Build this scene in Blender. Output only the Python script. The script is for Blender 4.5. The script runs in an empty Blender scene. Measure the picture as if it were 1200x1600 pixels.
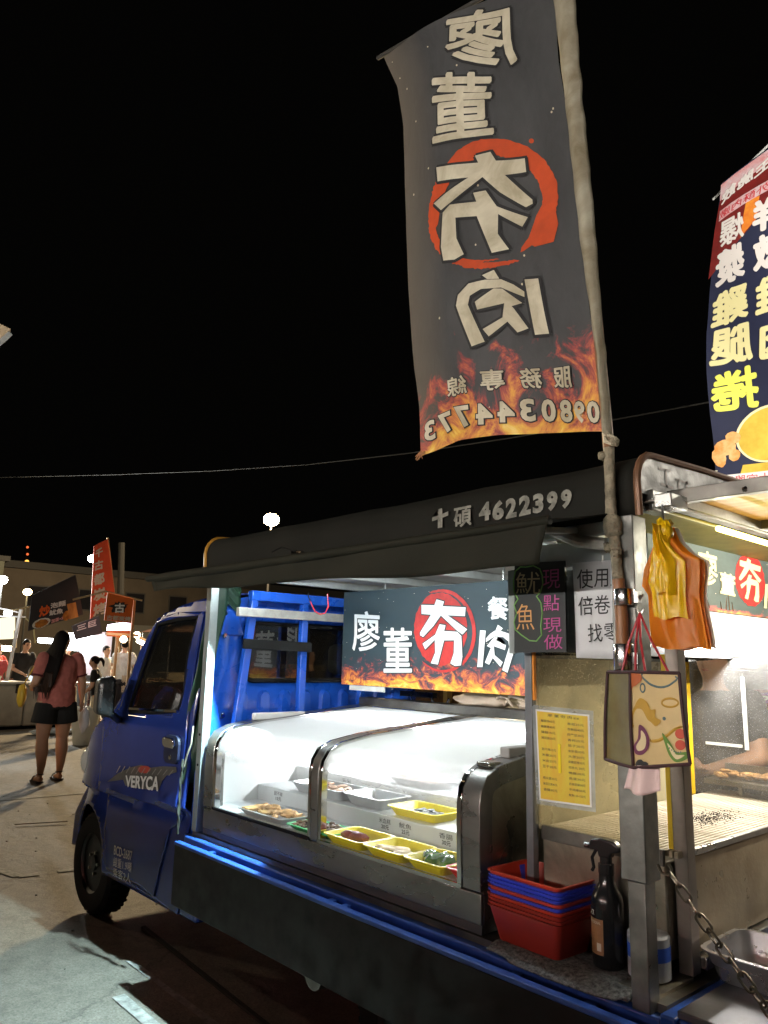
import bpy, bmesh, math, random
from mathutils import Vector, Matrix, noise
random.seed(7)
SC = bpy.context.scene
COL = SC.collection
R = math.radians
PI = math.pi

# ---------------------------------------------------------------- camera
cam_d = bpy.data.cameras.new('camera')
cam = bpy.data.objects.new('camera', cam_d)
COL.objects.link(cam)
cam_d.sensor_fit = 'VERTICAL'; cam_d.sensor_height = 36; cam_d.sensor_width = 27
cam_d.lens = 26.81
cam_d.clip_start = 0.05; cam_d.clip_end = 600
_r = Vector((0.66998, 0.742037, 0.022523)); _u = Vector((0.125276, -0.142911, 0.981775)); _b = Vector((0.731733, -0.654948, -0.188707))
cam.matrix_world = Matrix(((_r.x, _u.x, _b.x, 0), (_r.y, _u.y, _b.y, 0), (_r.z, _u.z, _b.z, 1.5), (0, 0, 0, 1)))
SC.camera = cam

# ---------------------------------------------------------------- world and exposure
wd = bpy.data.worlds.new('World'); SC.world = wd; wd.use_nodes = True
wd.node_tree.nodes['Background'].inputs[0].default_value = (0.9, 0.85, 0.75, 1)
wd.node_tree.nodes['Background'].inputs[1].default_value = 0.0012
SC.view_settings.view_transform = 'Standard'
SC.view_settings.look = 'None'
SC.view_settings.exposure = 0.0
SC.view_settings.gamma = 1.0
SC.view_settings.use_curve_mapping = False
SC.cycles.use_denoising = True
SC.cycles.sample_clamp_indirect = 4.0
SC.cycles.max_bounces = 6
SC.cycles.use_adaptive_sampling = True
SC.cycles.adaptive_threshold = 0.02
SC.cycles.transparent_max_bounces = 16

# ---------------------------------------------------------------- materials
MC = {}
def mat(name, col, rough=0.5, metal=0.0, vary=0.0, scale=8.0, bump=0.0, bscale=60.0, emit=None, es=1.0, col2=None, stretch=None, spec=0.5, alpha=None, trans=0.0, coat=0.0, rvar=0.0, sub=0.0, space='Object', warp=0.0, transl=0.0):
    if name in MC: return MC[name]
    m = bpy.data.materials.new(name); m.use_nodes = True; MC[name] = m
    nt = m.node_tree; N = nt.nodes; L = nt.links
    b = N['Principled BSDF']
    b.inputs['Base Color'].default_value = (*col, 1)
    b.inputs['Roughness'].default_value = rough
    b.inputs['Metallic'].default_value = metal
    b.inputs['Specular IOR Level'].default_value = spec
    b.inputs['Transmission Weight'].default_value = trans
    b.inputs['Coat Weight'].default_value = coat
    b.inputs['Coat Roughness'].default_value = 0.05
    if sub: b.inputs['Subsurface Weight'].default_value = sub; b.inputs['Subsurface Radius'].default_value = (0.03, 0.02, 0.01)
    if emit:
        b.inputs['Emission Color'].default_value = (*emit, 1); b.inputs['Emission Strength'].default_value = es
    if alpha is not None: b.inputs['Alpha'].default_value = alpha
    tc = N.new('ShaderNodeTexCoord'); mp = N.new('ShaderNodeMapping')
    L.new(tc.outputs[space], mp.inputs['Vector'])
    if stretch: mp.inputs['Scale'].default_value = stretch
    if vary or col2:
        n = N.new('ShaderNodeTexNoise'); n.inputs['Scale'].default_value = scale; n.inputs['Detail'].default_value = 6; n.inputs['Roughness'].default_value = 0.62
        n.inputs['Distortion'].default_value = warp
        L.new(mp.outputs[0], n.inputs['Vector'])
        cr = N.new('ShaderNodeValToRGB'); L.new(n.outputs['Fac'], cr.inputs['Fac'])
        c2 = col2 if col2 else tuple(c * (1 - vary) for c in col)
        cr.color_ramp.elements[0].position = 0.33; cr.color_ramp.elements[0].color = (*c2, 1)
        cr.color_ramp.elements[1].position = 0.66; cr.color_ramp.elements[1].color = (*col, 1)
        L.new(cr.outputs[0], b.inputs['Base Color'])
    if rvar:
        n2 = N.new('ShaderNodeTexNoise'); n2.inputs['Scale'].default_value = scale * 1.7; n2.inputs['Detail'].default_value = 5
        L.new(mp.outputs[0], n2.inputs['Vector'])
        mr = N.new('ShaderNodeMapRange'); mr.inputs['From Min'].default_value = 0.3; mr.inputs['From Max'].default_value = 0.7
        mr.inputs['To Min'].default_value = max(0.02, rough - rvar); mr.inputs['To Max'].default_value = min(1, rough + rvar)
        L.new(n2.outputs['Fac'], mr.inputs['Value']); L.new(mr.outputs[0], b.inputs['Roughness'])
    if bump:
        n3 = N.new('ShaderNodeTexNoise'); n3.inputs['Scale'].default_value = bscale; n3.inputs['Detail'].default_value = 5
        L.new(mp.outputs[0], n3.inputs['Vector'])
        bp = N.new('ShaderNodeBump'); bp.inputs['Strength'].default_value = bump; bp.inputs['Distance'].default_value = 0.01
        L.new(n3.outputs['Fac'], bp.inputs['Height']); L.new(bp.outputs[0], b.inputs['Normal'])
    if transl: translucent(m, transl)
    return m

def translucent(m, k):
    nt = m.node_tree; N = nt.nodes; L = nt.links; b = N['Principled BSDF']
    t = N.new('ShaderNodeBsdfTranslucent'); t.inputs[0].default_value = b.inputs['Base Color'].default_value
    if b.inputs['Base Color'].links: L.new(b.inputs['Base Color'].links[0].from_socket, t.inputs[0])
    x = N.new('ShaderNodeMixShader'); x.inputs[0].default_value = k
    L.new(b.outputs[0], x.inputs[1]); L.new(t.outputs[0], x.inputs[2]); L.new(x.outputs[0], N['Material Output'].inputs[0])

def emis(name, col, s):
    if name in MC: return MC[name]
    m = bpy.data.materials.new(name); m.use_nodes = True; MC[name] = m
    nt = m.node_tree; nt.nodes.remove(nt.nodes['Principled BSDF'])
    e = nt.nodes.new('ShaderNodeEmission'); e.inputs[0].default_value = (*col, 1); e.inputs[1].default_value = s
    nt.links.new(e.outputs[0], nt.nodes['Material Output'].inputs[0])
    return m

def glassy(name, tint=(1, 1, 1), dust=0.1, dcol=(0.8, 0.8, 0.8), rough=0.03, refl=1.0, fogz=None, scale=6.0, specks=0.0):
    """thin pane: transparent + fresnel gloss + a film of dust / condensation"""
    if name in MC: return MC[name]
    m = bpy.data.materials.new(name); m.use_nodes = True; MC[name] = m
    nt = m.node_tree; N = nt.nodes; L = nt.links
    N.remove(N['Principled BSDF'])
    tr = N.new('ShaderNodeBsdfTransparent'); tr.inputs[0].default_value = (*tint, 1)
    gl = N.new('ShaderNodeBsdfGlossy'); gl.inputs['Roughness'].default_value = rough
    fr = N.new('ShaderNodeFresnel'); fr.inputs[0].default_value = 1.5
    geo = N.new('ShaderNodeNewGeometry'); vm = N.new('ShaderNodeMix'); vm.data_type = 'FLOAT'
    mul = N.new('ShaderNodeMath'); mul.operation = 'MULTIPLY'; mul.inputs[1].default_value = refl; mul.use_clamp = True
    ng = N.new('ShaderNodeMath'); ng.operation = 'MAXIMUM'; ng.inputs[1].default_value = 0.04
    # a back face would report total reflection: use the facing ratio instead
    lw = N.new('ShaderNodeLayerWeight'); lw.inputs[0].default_value = 0.35
    pw = N.new('ShaderNodeMath'); pw.operation = 'POWER'; pw.inputs[1].default_value = 2.2
    L.new(lw.outputs['Facing'], pw.inputs[0]); L.new(pw.outputs[0], ng.inputs[0]); L.new(ng.outputs[0], mul.inputs[0])
    m1 = N.new('ShaderNodeMixShader'); L.new(mul.outputs[0], m1.inputs[0]); L.new(tr.outputs[0], m1.inputs[1]); L.new(gl.outputs[0], m1.inputs[2])
    df = N.new('ShaderNodeBsdfDiffuse'); df.inputs[0].default_value = (*dcol, 1)
    tl = N.new('ShaderNodeBsdfTranslucent'); tl.inputs[0].default_value = (*dcol, 1)
    ad = N.new('ShaderNodeMixShader'); ad.inputs[0].default_value = 0.5; L.new(df.outputs[0], ad.inputs[1]); L.new(tl.outputs[0], ad.inputs[2])
    tc = N.new('ShaderNodeTexCoord')
    n = N.new('ShaderNodeTexNoise'); n.inputs['Scale'].default_value = scale; n.inputs['Detail'].default_value = 7; n.inputs['Roughness'].default_value = 0.6
    L.new(tc.outputs['Object'], n.inputs['Vector'])
    mr = N.new('ShaderNodeMapRange'); mr.inputs['From Min'].default_value = 0.3; mr.inputs['From Max'].default_value = 0.75
    mr.inputs['To Min'].default_value = dust * 0.4; mr.inputs['To Max'].default_value = dust * 1.6
    L.new(n.outputs['Fac'], mr.inputs['Value'])
    fac = mr.outputs[0]
    if fogz:
        sx = N.new('ShaderNodeSeparateXYZ'); L.new(tc.outputs['Object'], sx.inputs[0])
        fz = N.new('ShaderNodeMapRange'); fz.inputs['From Min'].default_value = fogz[0]; fz.inputs['From Max'].default_value = fogz[1]
        fz.inputs['To Min'].default_value = 0; fz.inputs['To Max'].default_value = fogz[2]
        nz = N.new('ShaderNodeMath'); nz.operation = 'MULTIPLY_ADD'; nz.inputs[1].default_value = 0.10; L.new(n.outputs['Fac'], nz.inputs[0]); L.new(sx.outputs['Z'], nz.inputs[2])
        L.new(nz.outputs[0], fz.inputs['Value'])
        a = N.new('ShaderNodeMath'); a.operation = 'ADD'; a.use_clamp = True; L.new(fac, a.inputs[0]); L.new(fz.outputs[0], a.inputs[1]); fac = a.outputs[0]
    if specks:
        vo = N.new('ShaderNodeTexVoronoi'); vo.inputs['Scale'].default_value = 130; L.new(tc.outputs['Object'], vo.inputs['Vector'])
        lt = N.new('ShaderNodeMath'); lt.operation = 'LESS_THAN'; lt.inputs[1].default_value = 0.16; L.new(vo.outputs['Distance'], lt.inputs[0])
        ms = N.new('ShaderNodeMath'); ms.operation = 'MULTIPLY_ADD'; ms.use_clamp = True; ms.inputs[1].default_value = specks; L.new(lt.outputs[0], ms.inputs[0]); L.new(fac, ms.inputs[2]); fac = ms.outputs[0]
    m2 = N.new('ShaderNodeMixShader'); L.new(fac, m2.inputs[0]); L.new(m1.outputs[0], m2.inputs[1]); L.new(ad.outputs[0], m2.inputs[2])
    L.new(m2.outputs[0], N['Material Output'].inputs[0])
    for x in (geo, vm, fr): N.remove(x)
    return m

def flame_mat(name, base, grime=0.3, fh=0.30, bright=1.0, edgecol=None, sc=(4.2, 5.5), sparks=0.5, trans=0.0, seed=0.0):
    """flat print: flames rising from the lower edge of a dark sheet; UV 0..1"""
    m = bpy.data.materials.new(name); m.use_nodes = True; MC[name] = m
    nt = m.node_tree; N = nt.nodes; L = nt.links; b = N['Principled BSDF']; b.inputs['Roughness'].default_value = 0.6
    uv = N.new('ShaderNodeUVMap'); uv.uv_map = 'UVMap'
    mp = N.new('ShaderNodeMapping'); mp.inputs['Scale'].default_value = (sc[0], sc[1], 1); mp.inputs['Location'].default_value = (seed, seed * 0.7, 0)
    L.new(uv.outputs[0], mp.inputs[0])
    n = N.new('ShaderNodeTexNoise'); n.inputs['Scale'].default_value = 1.3; n.inputs['Detail'].default_value = 9; n.inputs['Roughness'].default_value = 0.68; n.inputs['Distortion'].default_value = 1.6
    L.new(mp.outputs[0], n.inputs[0])
    sx = N.new('ShaderNodeSeparateXYZ'); L.new(uv.outputs[0], sx.inputs[0])
    hr = N.new('ShaderNodeMapRange'); hr.inputs['From Min'].default_value = 0.0; hr.inputs['From Max'].default_value = fh
    hr.inputs['To Min'].default_value = 0.10; hr.inputs['To Max'].default_value = -0.34
    L.new(sx.outputs['Y'], hr.inputs['Value'])
    hr.clamp = False
    ad = N.new('ShaderNodeMath'); ad.operation = 'ADD'; L.new(n.outputs['Fac'], ad.inputs[0]); L.new(hr.outputs[0], ad.inputs[1])
    cr = N.new('ShaderNodeValToRGB'); L.new(ad.outputs[0], cr.inputs[0])
    e = cr.color_ramp.elements
    k = bright
    e[0].position = 0.38; e[0].color = (0, 0, 0, 1)
    e[1].position = 0.78; e[1].color = (0.95 * k, 0.75 * k, 0.28 * k, 1)
    for p, c in ((0.45, (0.16, 0.03, 0.005)), (0.52, (0.5, 0.12, 0.01)), (0.60, (0.75, 0.32, 0.03)), (0.67, (0.85, 0.5, 0.07))):
        q = e.new(p); q.color = (c[0] * k, c[1] * k, c[2] * k, 1)
    n2 = N.new('ShaderNodeTexNoise'); n2.inputs['Scale'].default_value = 3.0; n2.inputs['Detail'].default_value = 8; n2.inputs['Roughness'].default_value = 0.65
    L.new(uv.outputs[0], n2.inputs[0])
    bc = N.new('ShaderNodeValToRGB'); L.new(n2.outputs['Fac'], bc.inputs[0])
    bc.color_ramp.elements[0].position = 0.3; bc.color_ramp.elements[0].color = (*[c * (1 - grime) for c in base], 1)
    bc.color_ramp.elements[1].position = 0.7; bc.color_ramp.elements[1].color = (*base, 1)
    basec = bc.outputs[0]
    if edgecol:
        mx = N.new('ShaderNodeMix'); mx.data_type = 'RGBA'; mx.inputs['B'].default_value = (*edgecol, 1)
        er = N.new('ShaderNodeMapRange'); er.inputs['From Min'].default_value = 0.28; er.inputs['From Max'].default_value = -0.02; er.inputs['To Max'].default_value = 1.0
        L.new(sx.outputs['X'], er.inputs['Value']); L.new(er.outputs[0], mx.inputs['Factor']); L.new(basec, mx.inputs['A']); basec = mx.outputs['Result']
    add = N.new('ShaderNodeMix'); add.data_type = 'RGBA'; add.blend_type = 'LIGHTEN'; add.inputs['Factor'].default_value = 1
    L.new(basec, add.inputs['A']); L.new(cr.outputs[0], add.inputs['B'])
    out = add.outputs['Result']
    if sparks:
        vo = N.new('ShaderNodeTexVoronoi'); vo.inputs['Scale'].default_value = 3.4; L.new(mp.outputs[0], vo.inputs['Vector'])
        lt = N.new('ShaderNodeMath'); lt.operation = 'LESS_THAN'; lt.inputs[1].default_value = 0.06; L.new(vo.outputs['Distance'], lt.inputs[0])
        mm = N.new('ShaderNodeMath'); mm.operation = 'MULTIPLY'; mm.inputs[1].default_value = sparks; L.new(lt.outputs[0], mm.inputs[0])
        m3 = N.new('ShaderNodeMix'); m3.data_type = 'RGBA'; m3.inputs['B'].default_value = (0.8, 0.7, 0.5, 1)
        L.new(mm.outputs[0], m3.inputs['Factor']); L.new(out, m3.inputs['A']); out = m3.outputs['Result']
    L.new(out, b.inputs['Base Color'])
    if edgecol:
        wn = N.new('ShaderNodeTexNoise'); wn.inputs['Scale'].default_value = 7; wn.inputs['Detail'].default_value = 4; wn.inputs['Distortion'].default_value = 1.2
        L.new(uv.outputs[0], wn.inputs[0]); bb = N.new('ShaderNodeBump'); bb.inputs['Strength'].default_value = 0.35; bb.inputs['Distance'].default_value = 0.02; L.new(wn.outputs[0], bb.inputs['Height']); L.new(bb.outputs[0], b.inputs['Normal'])
    if trans: translucent(m, trans)
    return m

# ---------------------------------------------------------------- object helpers
def tag(o, label=None, cat=None, group=None, kind=None):
    if label: o['label'] = label
    if cat: o['category'] = cat
    if group: o['group'] = group
    if kind: o['kind'] = kind
    return o

def thing(name, label, cat, loc=(0, 0, 0), group=None):
    o = bpy.data.objects.new(name, None); COL.objects.link(o)
    o.location = loc; o.empty_display_size = 0.1
    return tag(o, label, cat, group)

def attach(o, parent):
    """parent while the mesh keeps its world coordinates"""
    root = parent
    t = Vector((0, 0, 0))
    while root is not None:
        t += root.location; root = root.parent
    # mesh is in world coordinates; o.location stays 0 relative to world
    o.parent = parent
    o.location = -t
    return o

class MB:
    def __init__(s): s.v = []; s.f = []; s.m = []; s.uv = {}
    def add(s, vs, fs, mi=0):
        b = len(s.v); s.v += [tuple(v) for v in vs]
        for f in fs: s.f.append(tuple(i + b for i in f)); s.m.append(mi)
        return s
    def box(s, a, b, mi=0, M=None):
        x0, y0, z0 = a; x1, y1, z1 = b
        vs = [(x0, y0, z0), (x1, y0, z0), (x1, y1, z0), (x0, y1, z0), (x0, y0, z1), (x1, y0, z1), (x1, y1, z1), (x0, y1, z1)]
        if M is not None: vs = [M @ Vector(v) for v in vs]
        return s.add(vs, [(0, 3, 2, 1), (4, 5, 6, 7), (0, 1, 5, 4), (1, 2, 6, 5), (2, 3, 7, 6), (3, 0, 4, 7)], mi)
    def bar(s, p, q, w, h, up=(0, 0, 1), mi=0):
        """square bar from p to q"""
        p = Vector(p); q = Vector(q); d = (q - p).normalized(); u = Vector(up)
        a = d.cross(u)
        if a.length < 1e-4: a = d.cross(Vector((1, 0, 0)))
        a.normalize(); b = a.cross(d).normalized()
        vs = []
        for c in (p, q):
            for sx, sy in ((-1, -1), (1, -1), (1, 1), (-1, 1)): vs.append(c + a * (sx * w / 2) + b * (sy * h / 2))
        return s.add(vs, [(3, 2, 1, 0), (4, 5, 6, 7), (0, 1, 5, 4), (1, 2, 6, 5), (2, 3, 7, 6), (3, 0, 4, 7)], mi)
    def tube(s, pts, r, n=8, mi=0, cap=True, ry=None, side=None, closed=False):
        pts = [Vector(p) for p in pts]; k = len(pts)
        rs = r if isinstance(r, (list, tuple)) else [r] * k
        rb = ry if isinstance(ry, (list, tuple)) else ([ry] * k if ry else rs)
        b = len(s.v); prev = None
        for i, p in enumerate(pts):
            if closed: d = pts[(i + 1) % k] - pts[i - 1]
            elif i == 0: d = pts[1] - p
            elif i == k - 1: d = p - pts[i - 1]
            else: d = (pts[i + 1] - p).normalized() + (p - pts[i - 1]).normalized()
            d.normalize()
            if side is not None: a = Vector(side) - d * Vector(side).dot(d)
            elif prev is not None: a = prev - d * prev.dot(d)
            else:
                a = Vector((0, 0, 1)).cross(d)
                if a.length < 1e-3: a = Vector((1, 0, 0))
            if a.length < 1e-5: a = Vector((0, 1, 0))
            a.normalize(); prev = a; c = d.cross(a)
            for j in range(n):
                t = 2 * PI * j / n
                s.v.append(tuple(p + a * (math.cos(t) * rs[i]) + c * (math.sin(t) * rb[i])))
        for i in range(k if closed else k - 1):
            i2 = (i + 1) % k
            for j in range(n):
                j2 = (j + 1) % n
                s.f.append((b + i * n + j, b + i * n + j2, b + i2 * n + j2, b + i2 * n + j)); s.m.append(mi)
        if cap and not closed:
            s.f.append(tuple(b + j for j in reversed(range(n)))); s.m.append(mi)
            s.f.append(tuple(b + (k - 1) * n + j for j in range(n))); s.m.append(mi)
        return s
    def lathe(s, prof, c=(0, 0, 0), n=20, mi=0, M=None, cap=True):
        b = len(s.v)
        for r, z in prof:
            for j in range(n):
                t = 2 * PI * j / n; v = Vector((c[0] + r * math.cos(t), c[1] + r * math.sin(t), c[2] + z))
                if M is not None: v = M @ v
                s.v.append(tuple(v))
        for i in range(len(prof) - 1):
            for j in range(n):
                j2 = (j + 1) % n
                s.f.append((b + i * n + j, b + i * n + j2, b + (i + 1) * n + j2, b + (i + 1) * n + j)); s.m.append(mi)
        if cap:
            s.f.append(tuple(b + j for j in reversed(range(n)))); s.m.append(mi)
            s.f.append(tuple(b + (len(prof) - 1) * n + j for j in range(n))); s.m.append(mi)
        return s
    def sph(s, c, r, n=10, mi=0, rz=None, ry=None, M=None):
        rz = rz or r; ry = ry or r; m = max(4, n // 2 + 1); b = len(s.v)
        c = Vector(c)
        for i in range(m + 1):
            ph = PI * i / m
            for j in range(n):
                t = 2 * PI * j / n
                v = Vector((r * math.sin(ph) * math.cos(t), ry * math.sin(ph) * math.sin(t), rz * math.cos(ph)))
                if M is not None: v = M @ v
                s.v.append(tuple(c + v))
        for i in range(m):
            for j in range(n):
                j2 = (j + 1) % n
                s.f.append((b + i * n + j, b + (i + 1) * n + j, b + (i + 1) * n + j2, b + i * n + j2)); s.m.append(mi)
        return s
    def prism(s, poly, fn, d0, d1, mi=0):
        """poly 2D; fn(a,b,d)->3D"""
        n = len(poly)
        vs = [fn(a, b, d0) for a, b in poly] + [fn(a, b, d1) for a, b in poly]
        fs = [tuple(range(n)), tuple(reversed(range(n, 2 * n)))]
        for i in range(n):
            j = (i + 1) % n; fs.append((i, i + n, j + n, j))
        return s.add(vs, fs, mi)
    def grid(s, fn, nu, nv, mi=0, uv=True):
        b = len(s.v)
        for j in range(nv + 1):
            for i in range(nu + 1):
                s.v.append(tuple(fn(i / nu, j / nv)))
                if uv: s.uv[len(s.v) - 1] = (i / nu, j / nv)
        for j in range(nv):
            for i in range(nu):
                a = b + j * (nu + 1) + i
                s.f.append((a, a + 1, a + nu + 2, a + nu + 1)); s.m.append(mi)
        return s
    def build(s, name, mats, parent=None, smooth=False, bev=0, solid=0, ang=35, seg=2, soff=0.0):
        me = bpy.data.meshes.new(name)
        me.from_pydata(s.v, [], s.f)
        mats = mats if isinstance(mats, (list, tuple)) else [mats]
        for m in mats: me.materials.append(m)
        if len(mats) > 1: me.polygons.foreach_set('material_index', s.m)
        if s.uv:
            ul = me.uv_layers.new(name='UVMap')
            for lp in me.loops:
                ul.data[lp.index].uv = s.uv.get(lp.vertex_index, (0, 0))
        bm = bmesh.new(); bm.from_mesh(me); bmesh.ops.recalc_face_normals(bm, faces=bm.faces); bm.to_mesh(me); bm.free()
        if smooth:
            me.shade_smooth(); me.set_sharp_from_angle(angle=R(ang))
        me.update()
        o = bpy.data.objects.new(name, me); COL.objects.link(o)
        if solid:
            q = o.modifiers.new('solid', 'SOLIDIFY'); q.thickness = solid; q.offset = soff
        if bev:
            q = o.modifiers.new('bevel', 'BEVEL'); q.width = bev; q.segments = seg; q.limit_method = 'ANGLE'; q.angle_limit = R(40)
            me.shade_smooth(); me.set_sharp_from_angle(angle=R(40)); q.harden_normals = False
        if parent is not None: attach(o, parent)
        return o

def bx(name, a, b, m, parent=None, bev=0.0, **k): return MB().box(a, b).build(name, m, parent, bev=bev, **k)

def bake(o):
    """apply the modifiers without operators"""
    dg = bpy.context.evaluated_depsgraph_get(); dg.update()
    me = bpy.data.meshes.new_from_object(o.evaluated_get(dg))
    old = o.data; o.modifiers.clear(); o.data = me; bpy.data.meshes.remove(old)
    return o

def copy_tree(o, loc=None, rotz=None, label=None, parent=None):
    c = o.copy(); COL.objects.link(c)
    if parent is not None: c.parent = parent
    if loc is not None: c.location = loc
    if rotz is not None: c.rotation_euler.z = rotz
    if label: c['label'] = label
    for ch in [x for x in bpy.data.objects if x.parent == o]: copy_tree(ch, parent=c)
    return c

# ---- lettering: glyph outlines as real geometry, mapped on to any surface
_TC = {}
def glyph(s, bold=0.0, space=1.0):
    k = (s, bold, space)
    if k in _TC: return _TC[k]
    c = bpy.data.curves.new('t', 'FONT'); c.body = s; c.offset = bold; c.resolution_u = 3; c.space_character = space
    o = bpy.data.objects.new('t', c); COL.objects.link(o)
    dg = bpy.context.evaluated_depsgraph_get()
    me = bpy.data.meshes.new_from_object(o.evaluated_get(dg))
    vs = [(v.co.x, v.co.y) for v in me.vertices]; fs = [tuple(p.vertices) for p in me.polygons]
    bpy.data.objects.remove(o); bpy.data.curves.remove(c); bpy.data.meshes.remove(me)
    x0 = min(v[0] for v in vs); x1 = max(v[0] for v in vs); y0 = min(v[1] for v in vs); y1 = max(v[1] for v in vs)
    vs = [((x - x0) / (x1 - x0), (y - y0) / (y1 - y0)) for x, y in vs]
    _TC[k] = (vs, fs); return _TC[k]

def refine(vs, fs, L):
    """cut long edges so that a glyph can follow a curved sheet"""
    bm = bmesh.new()
    bv = [bm.verts.new((x, y, 0)) for x, y in vs]
    for f in fs:
        try: bm.faces.new([bv[i] for i in f])
        except ValueError: pass
    bmesh.ops.remove_doubles(bm, verts=bm.verts, dist=1e-5)
    for _ in range(4):
        es = [e for e in bm.edges if e.calc_length() > L]
        if not es: break
        bmesh.ops.subdivide_edges(bm, edges=es, cuts=1); bmesh.ops.triangulate(bm, faces=[f for f in bm.faces if len(f.verts) > 3])
    bm.verts.index_update()
    r = ([(v.co.x, v.co.y) for v in bm.verts], [tuple(v.index for v in f.verts) for f in bm.faces]); bm.free(); return r

def lerp(a, b, t): return tuple(x + (y - x) * t for x, y in zip(a, b))
def bil(q, u, v):
    """q = lower-left, lower-right, upper-right, upper-left"""
    return lerp(lerp(q[0], q[1], u), lerp(q[3], q[2], u), v)

def lay(mb, shape, quad, surf, mi=0, fine=0):
    """shape=(verts2d 0..1, faces) into 2D quad, then surf(a,b)->3D"""
    vs, fs = shape
    if fine: vs, fs = refine(vs, fs, fine)
    mb.add([surf(*bil(quad, x, y)) for x, y in vs], fs, mi)

def blay(mb, ch, quad, surf, w, bold=0.0, fine=0, k=8, dz=0.00004):
    # heavy stroke weight: the same thin glyph laid several times round a small circle
    for i in range(k):
        t = 2 * PI * i / k; sf = (lambda a, b, i=i: (lambda p: (p[0], p[1], p[2]))(surf(a, b, i * dz)))
        lay(mb, glyph(ch, bold), [(p[0] + w * math.cos(t), p[1] + w * math.sin(t)) for p in quad], sf, fine=fine)

# hand-drawn brush letters (0..1)
def P(*polys):
    vs = []; fs = []
    for p in polys:
        b = len(vs); bm = bmesh.new(); bv = [bm.verts.new((x, y, 0)) for x, y in p]; f = bm.faces.new(bv)
        bmesh.ops.triangulate(bm, faces=[f]); bm.verts.index_update()
        vs += [(v.co.x, v.co.y) for v in bm.verts]; fs += [tuple(v.index + b for v in f.verts) for f in bm.faces]; bm.free()
    return vs, fs
def Q(pts, x0, y0, w, h): return [((x - x0) / w, 1 - (y - y0) / h) for x, y in pts]
HANG = P(*[Q(p, 480, 195, 265, 380) for p in (
    [(490, 232), (565, 232), (578, 198), (620, 210), (612, 236), (737, 240), (733, 290), (640, 288), (745, 365), (720, 394), (690, 372), (602, 290), (560, 350), (500, 414), (482, 405), (482, 390), (545, 287), (490, 284)],
    [(595, 340), (628, 345), (620, 378), (692, 380), (714, 404), (720, 520), (712, 568), (680, 572), (655, 558), (674, 500), (676, 428), (620, 430), (585, 566), (545, 560), (570, 500), (568, 428), (512, 484), (497, 452), (570, 400)])])
def Qm(pts): return [((860 - x) / 460, 1 - (y - 125) / 430) for x, y in pts]
ROU = P(Qm([(755, 185), (825, 185), (862, 512), (795, 510)]),
        Qm([(752, 256), (700, 212), (640, 180), (560, 182), (470, 200), (410, 260), (400, 320), (490, 552), (555, 530), (470, 320), (480, 270), (540, 235), (640, 228), (752, 288)]),
        Qm([(545, 155), (605, 125), (632, 177), (572, 179)]),
        Qm([(604, 233), (646, 235), (740, 322), (690, 338), (655, 320), (520, 350), (508, 306), (628, 268)]),
        Qm([(655, 320), (690, 338), (700, 352), (765, 470), (712, 488), (668, 425), (575, 502), (546, 460), (645, 400)]))
def disc_shape(seed, n=60, rough=0.03, inner=None, a0=0, a1=2 * PI):
    rnd = random.Random(seed); vs = []; fs = []
    if inner is None:
        vs = [(0.5, 0.5)]
        for i in range(n):
            t = 2 * PI * i / n; r = 0.47 * (1 + rnd.uniform(-rough, rough)); vs.append((0.5 + r * math.cos(t), 0.5 + r * math.sin(t)))
        fs = [(0, 1 + i, 1 + (i + 1) % n) for i in range(n)]
    else:
        for i in range(n + 1):
            t = a0 + (a1 - a0) * i / n; k = math.sin(PI * i / n) ** 0.4
            r1 = 0.49 * (1 + rnd.uniform(-rough, rough) * 0.5); r0 = r1 - (r1 - inner * 0.49) * k * (1 + rnd.uniform(-rough, rough) * 2)
            vs += [(0.5 + r0 * math.cos(t), 0.5 + r0 * math.sin(t)), (0.5 + r1 * math.cos(t), 0.5 + r1 * math.sin(t))]
        fs = [(2 * i, 2 * i + 1, 2 * i + 3, 2 * i + 2) for i in range(n)]
    return vs, fs

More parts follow.
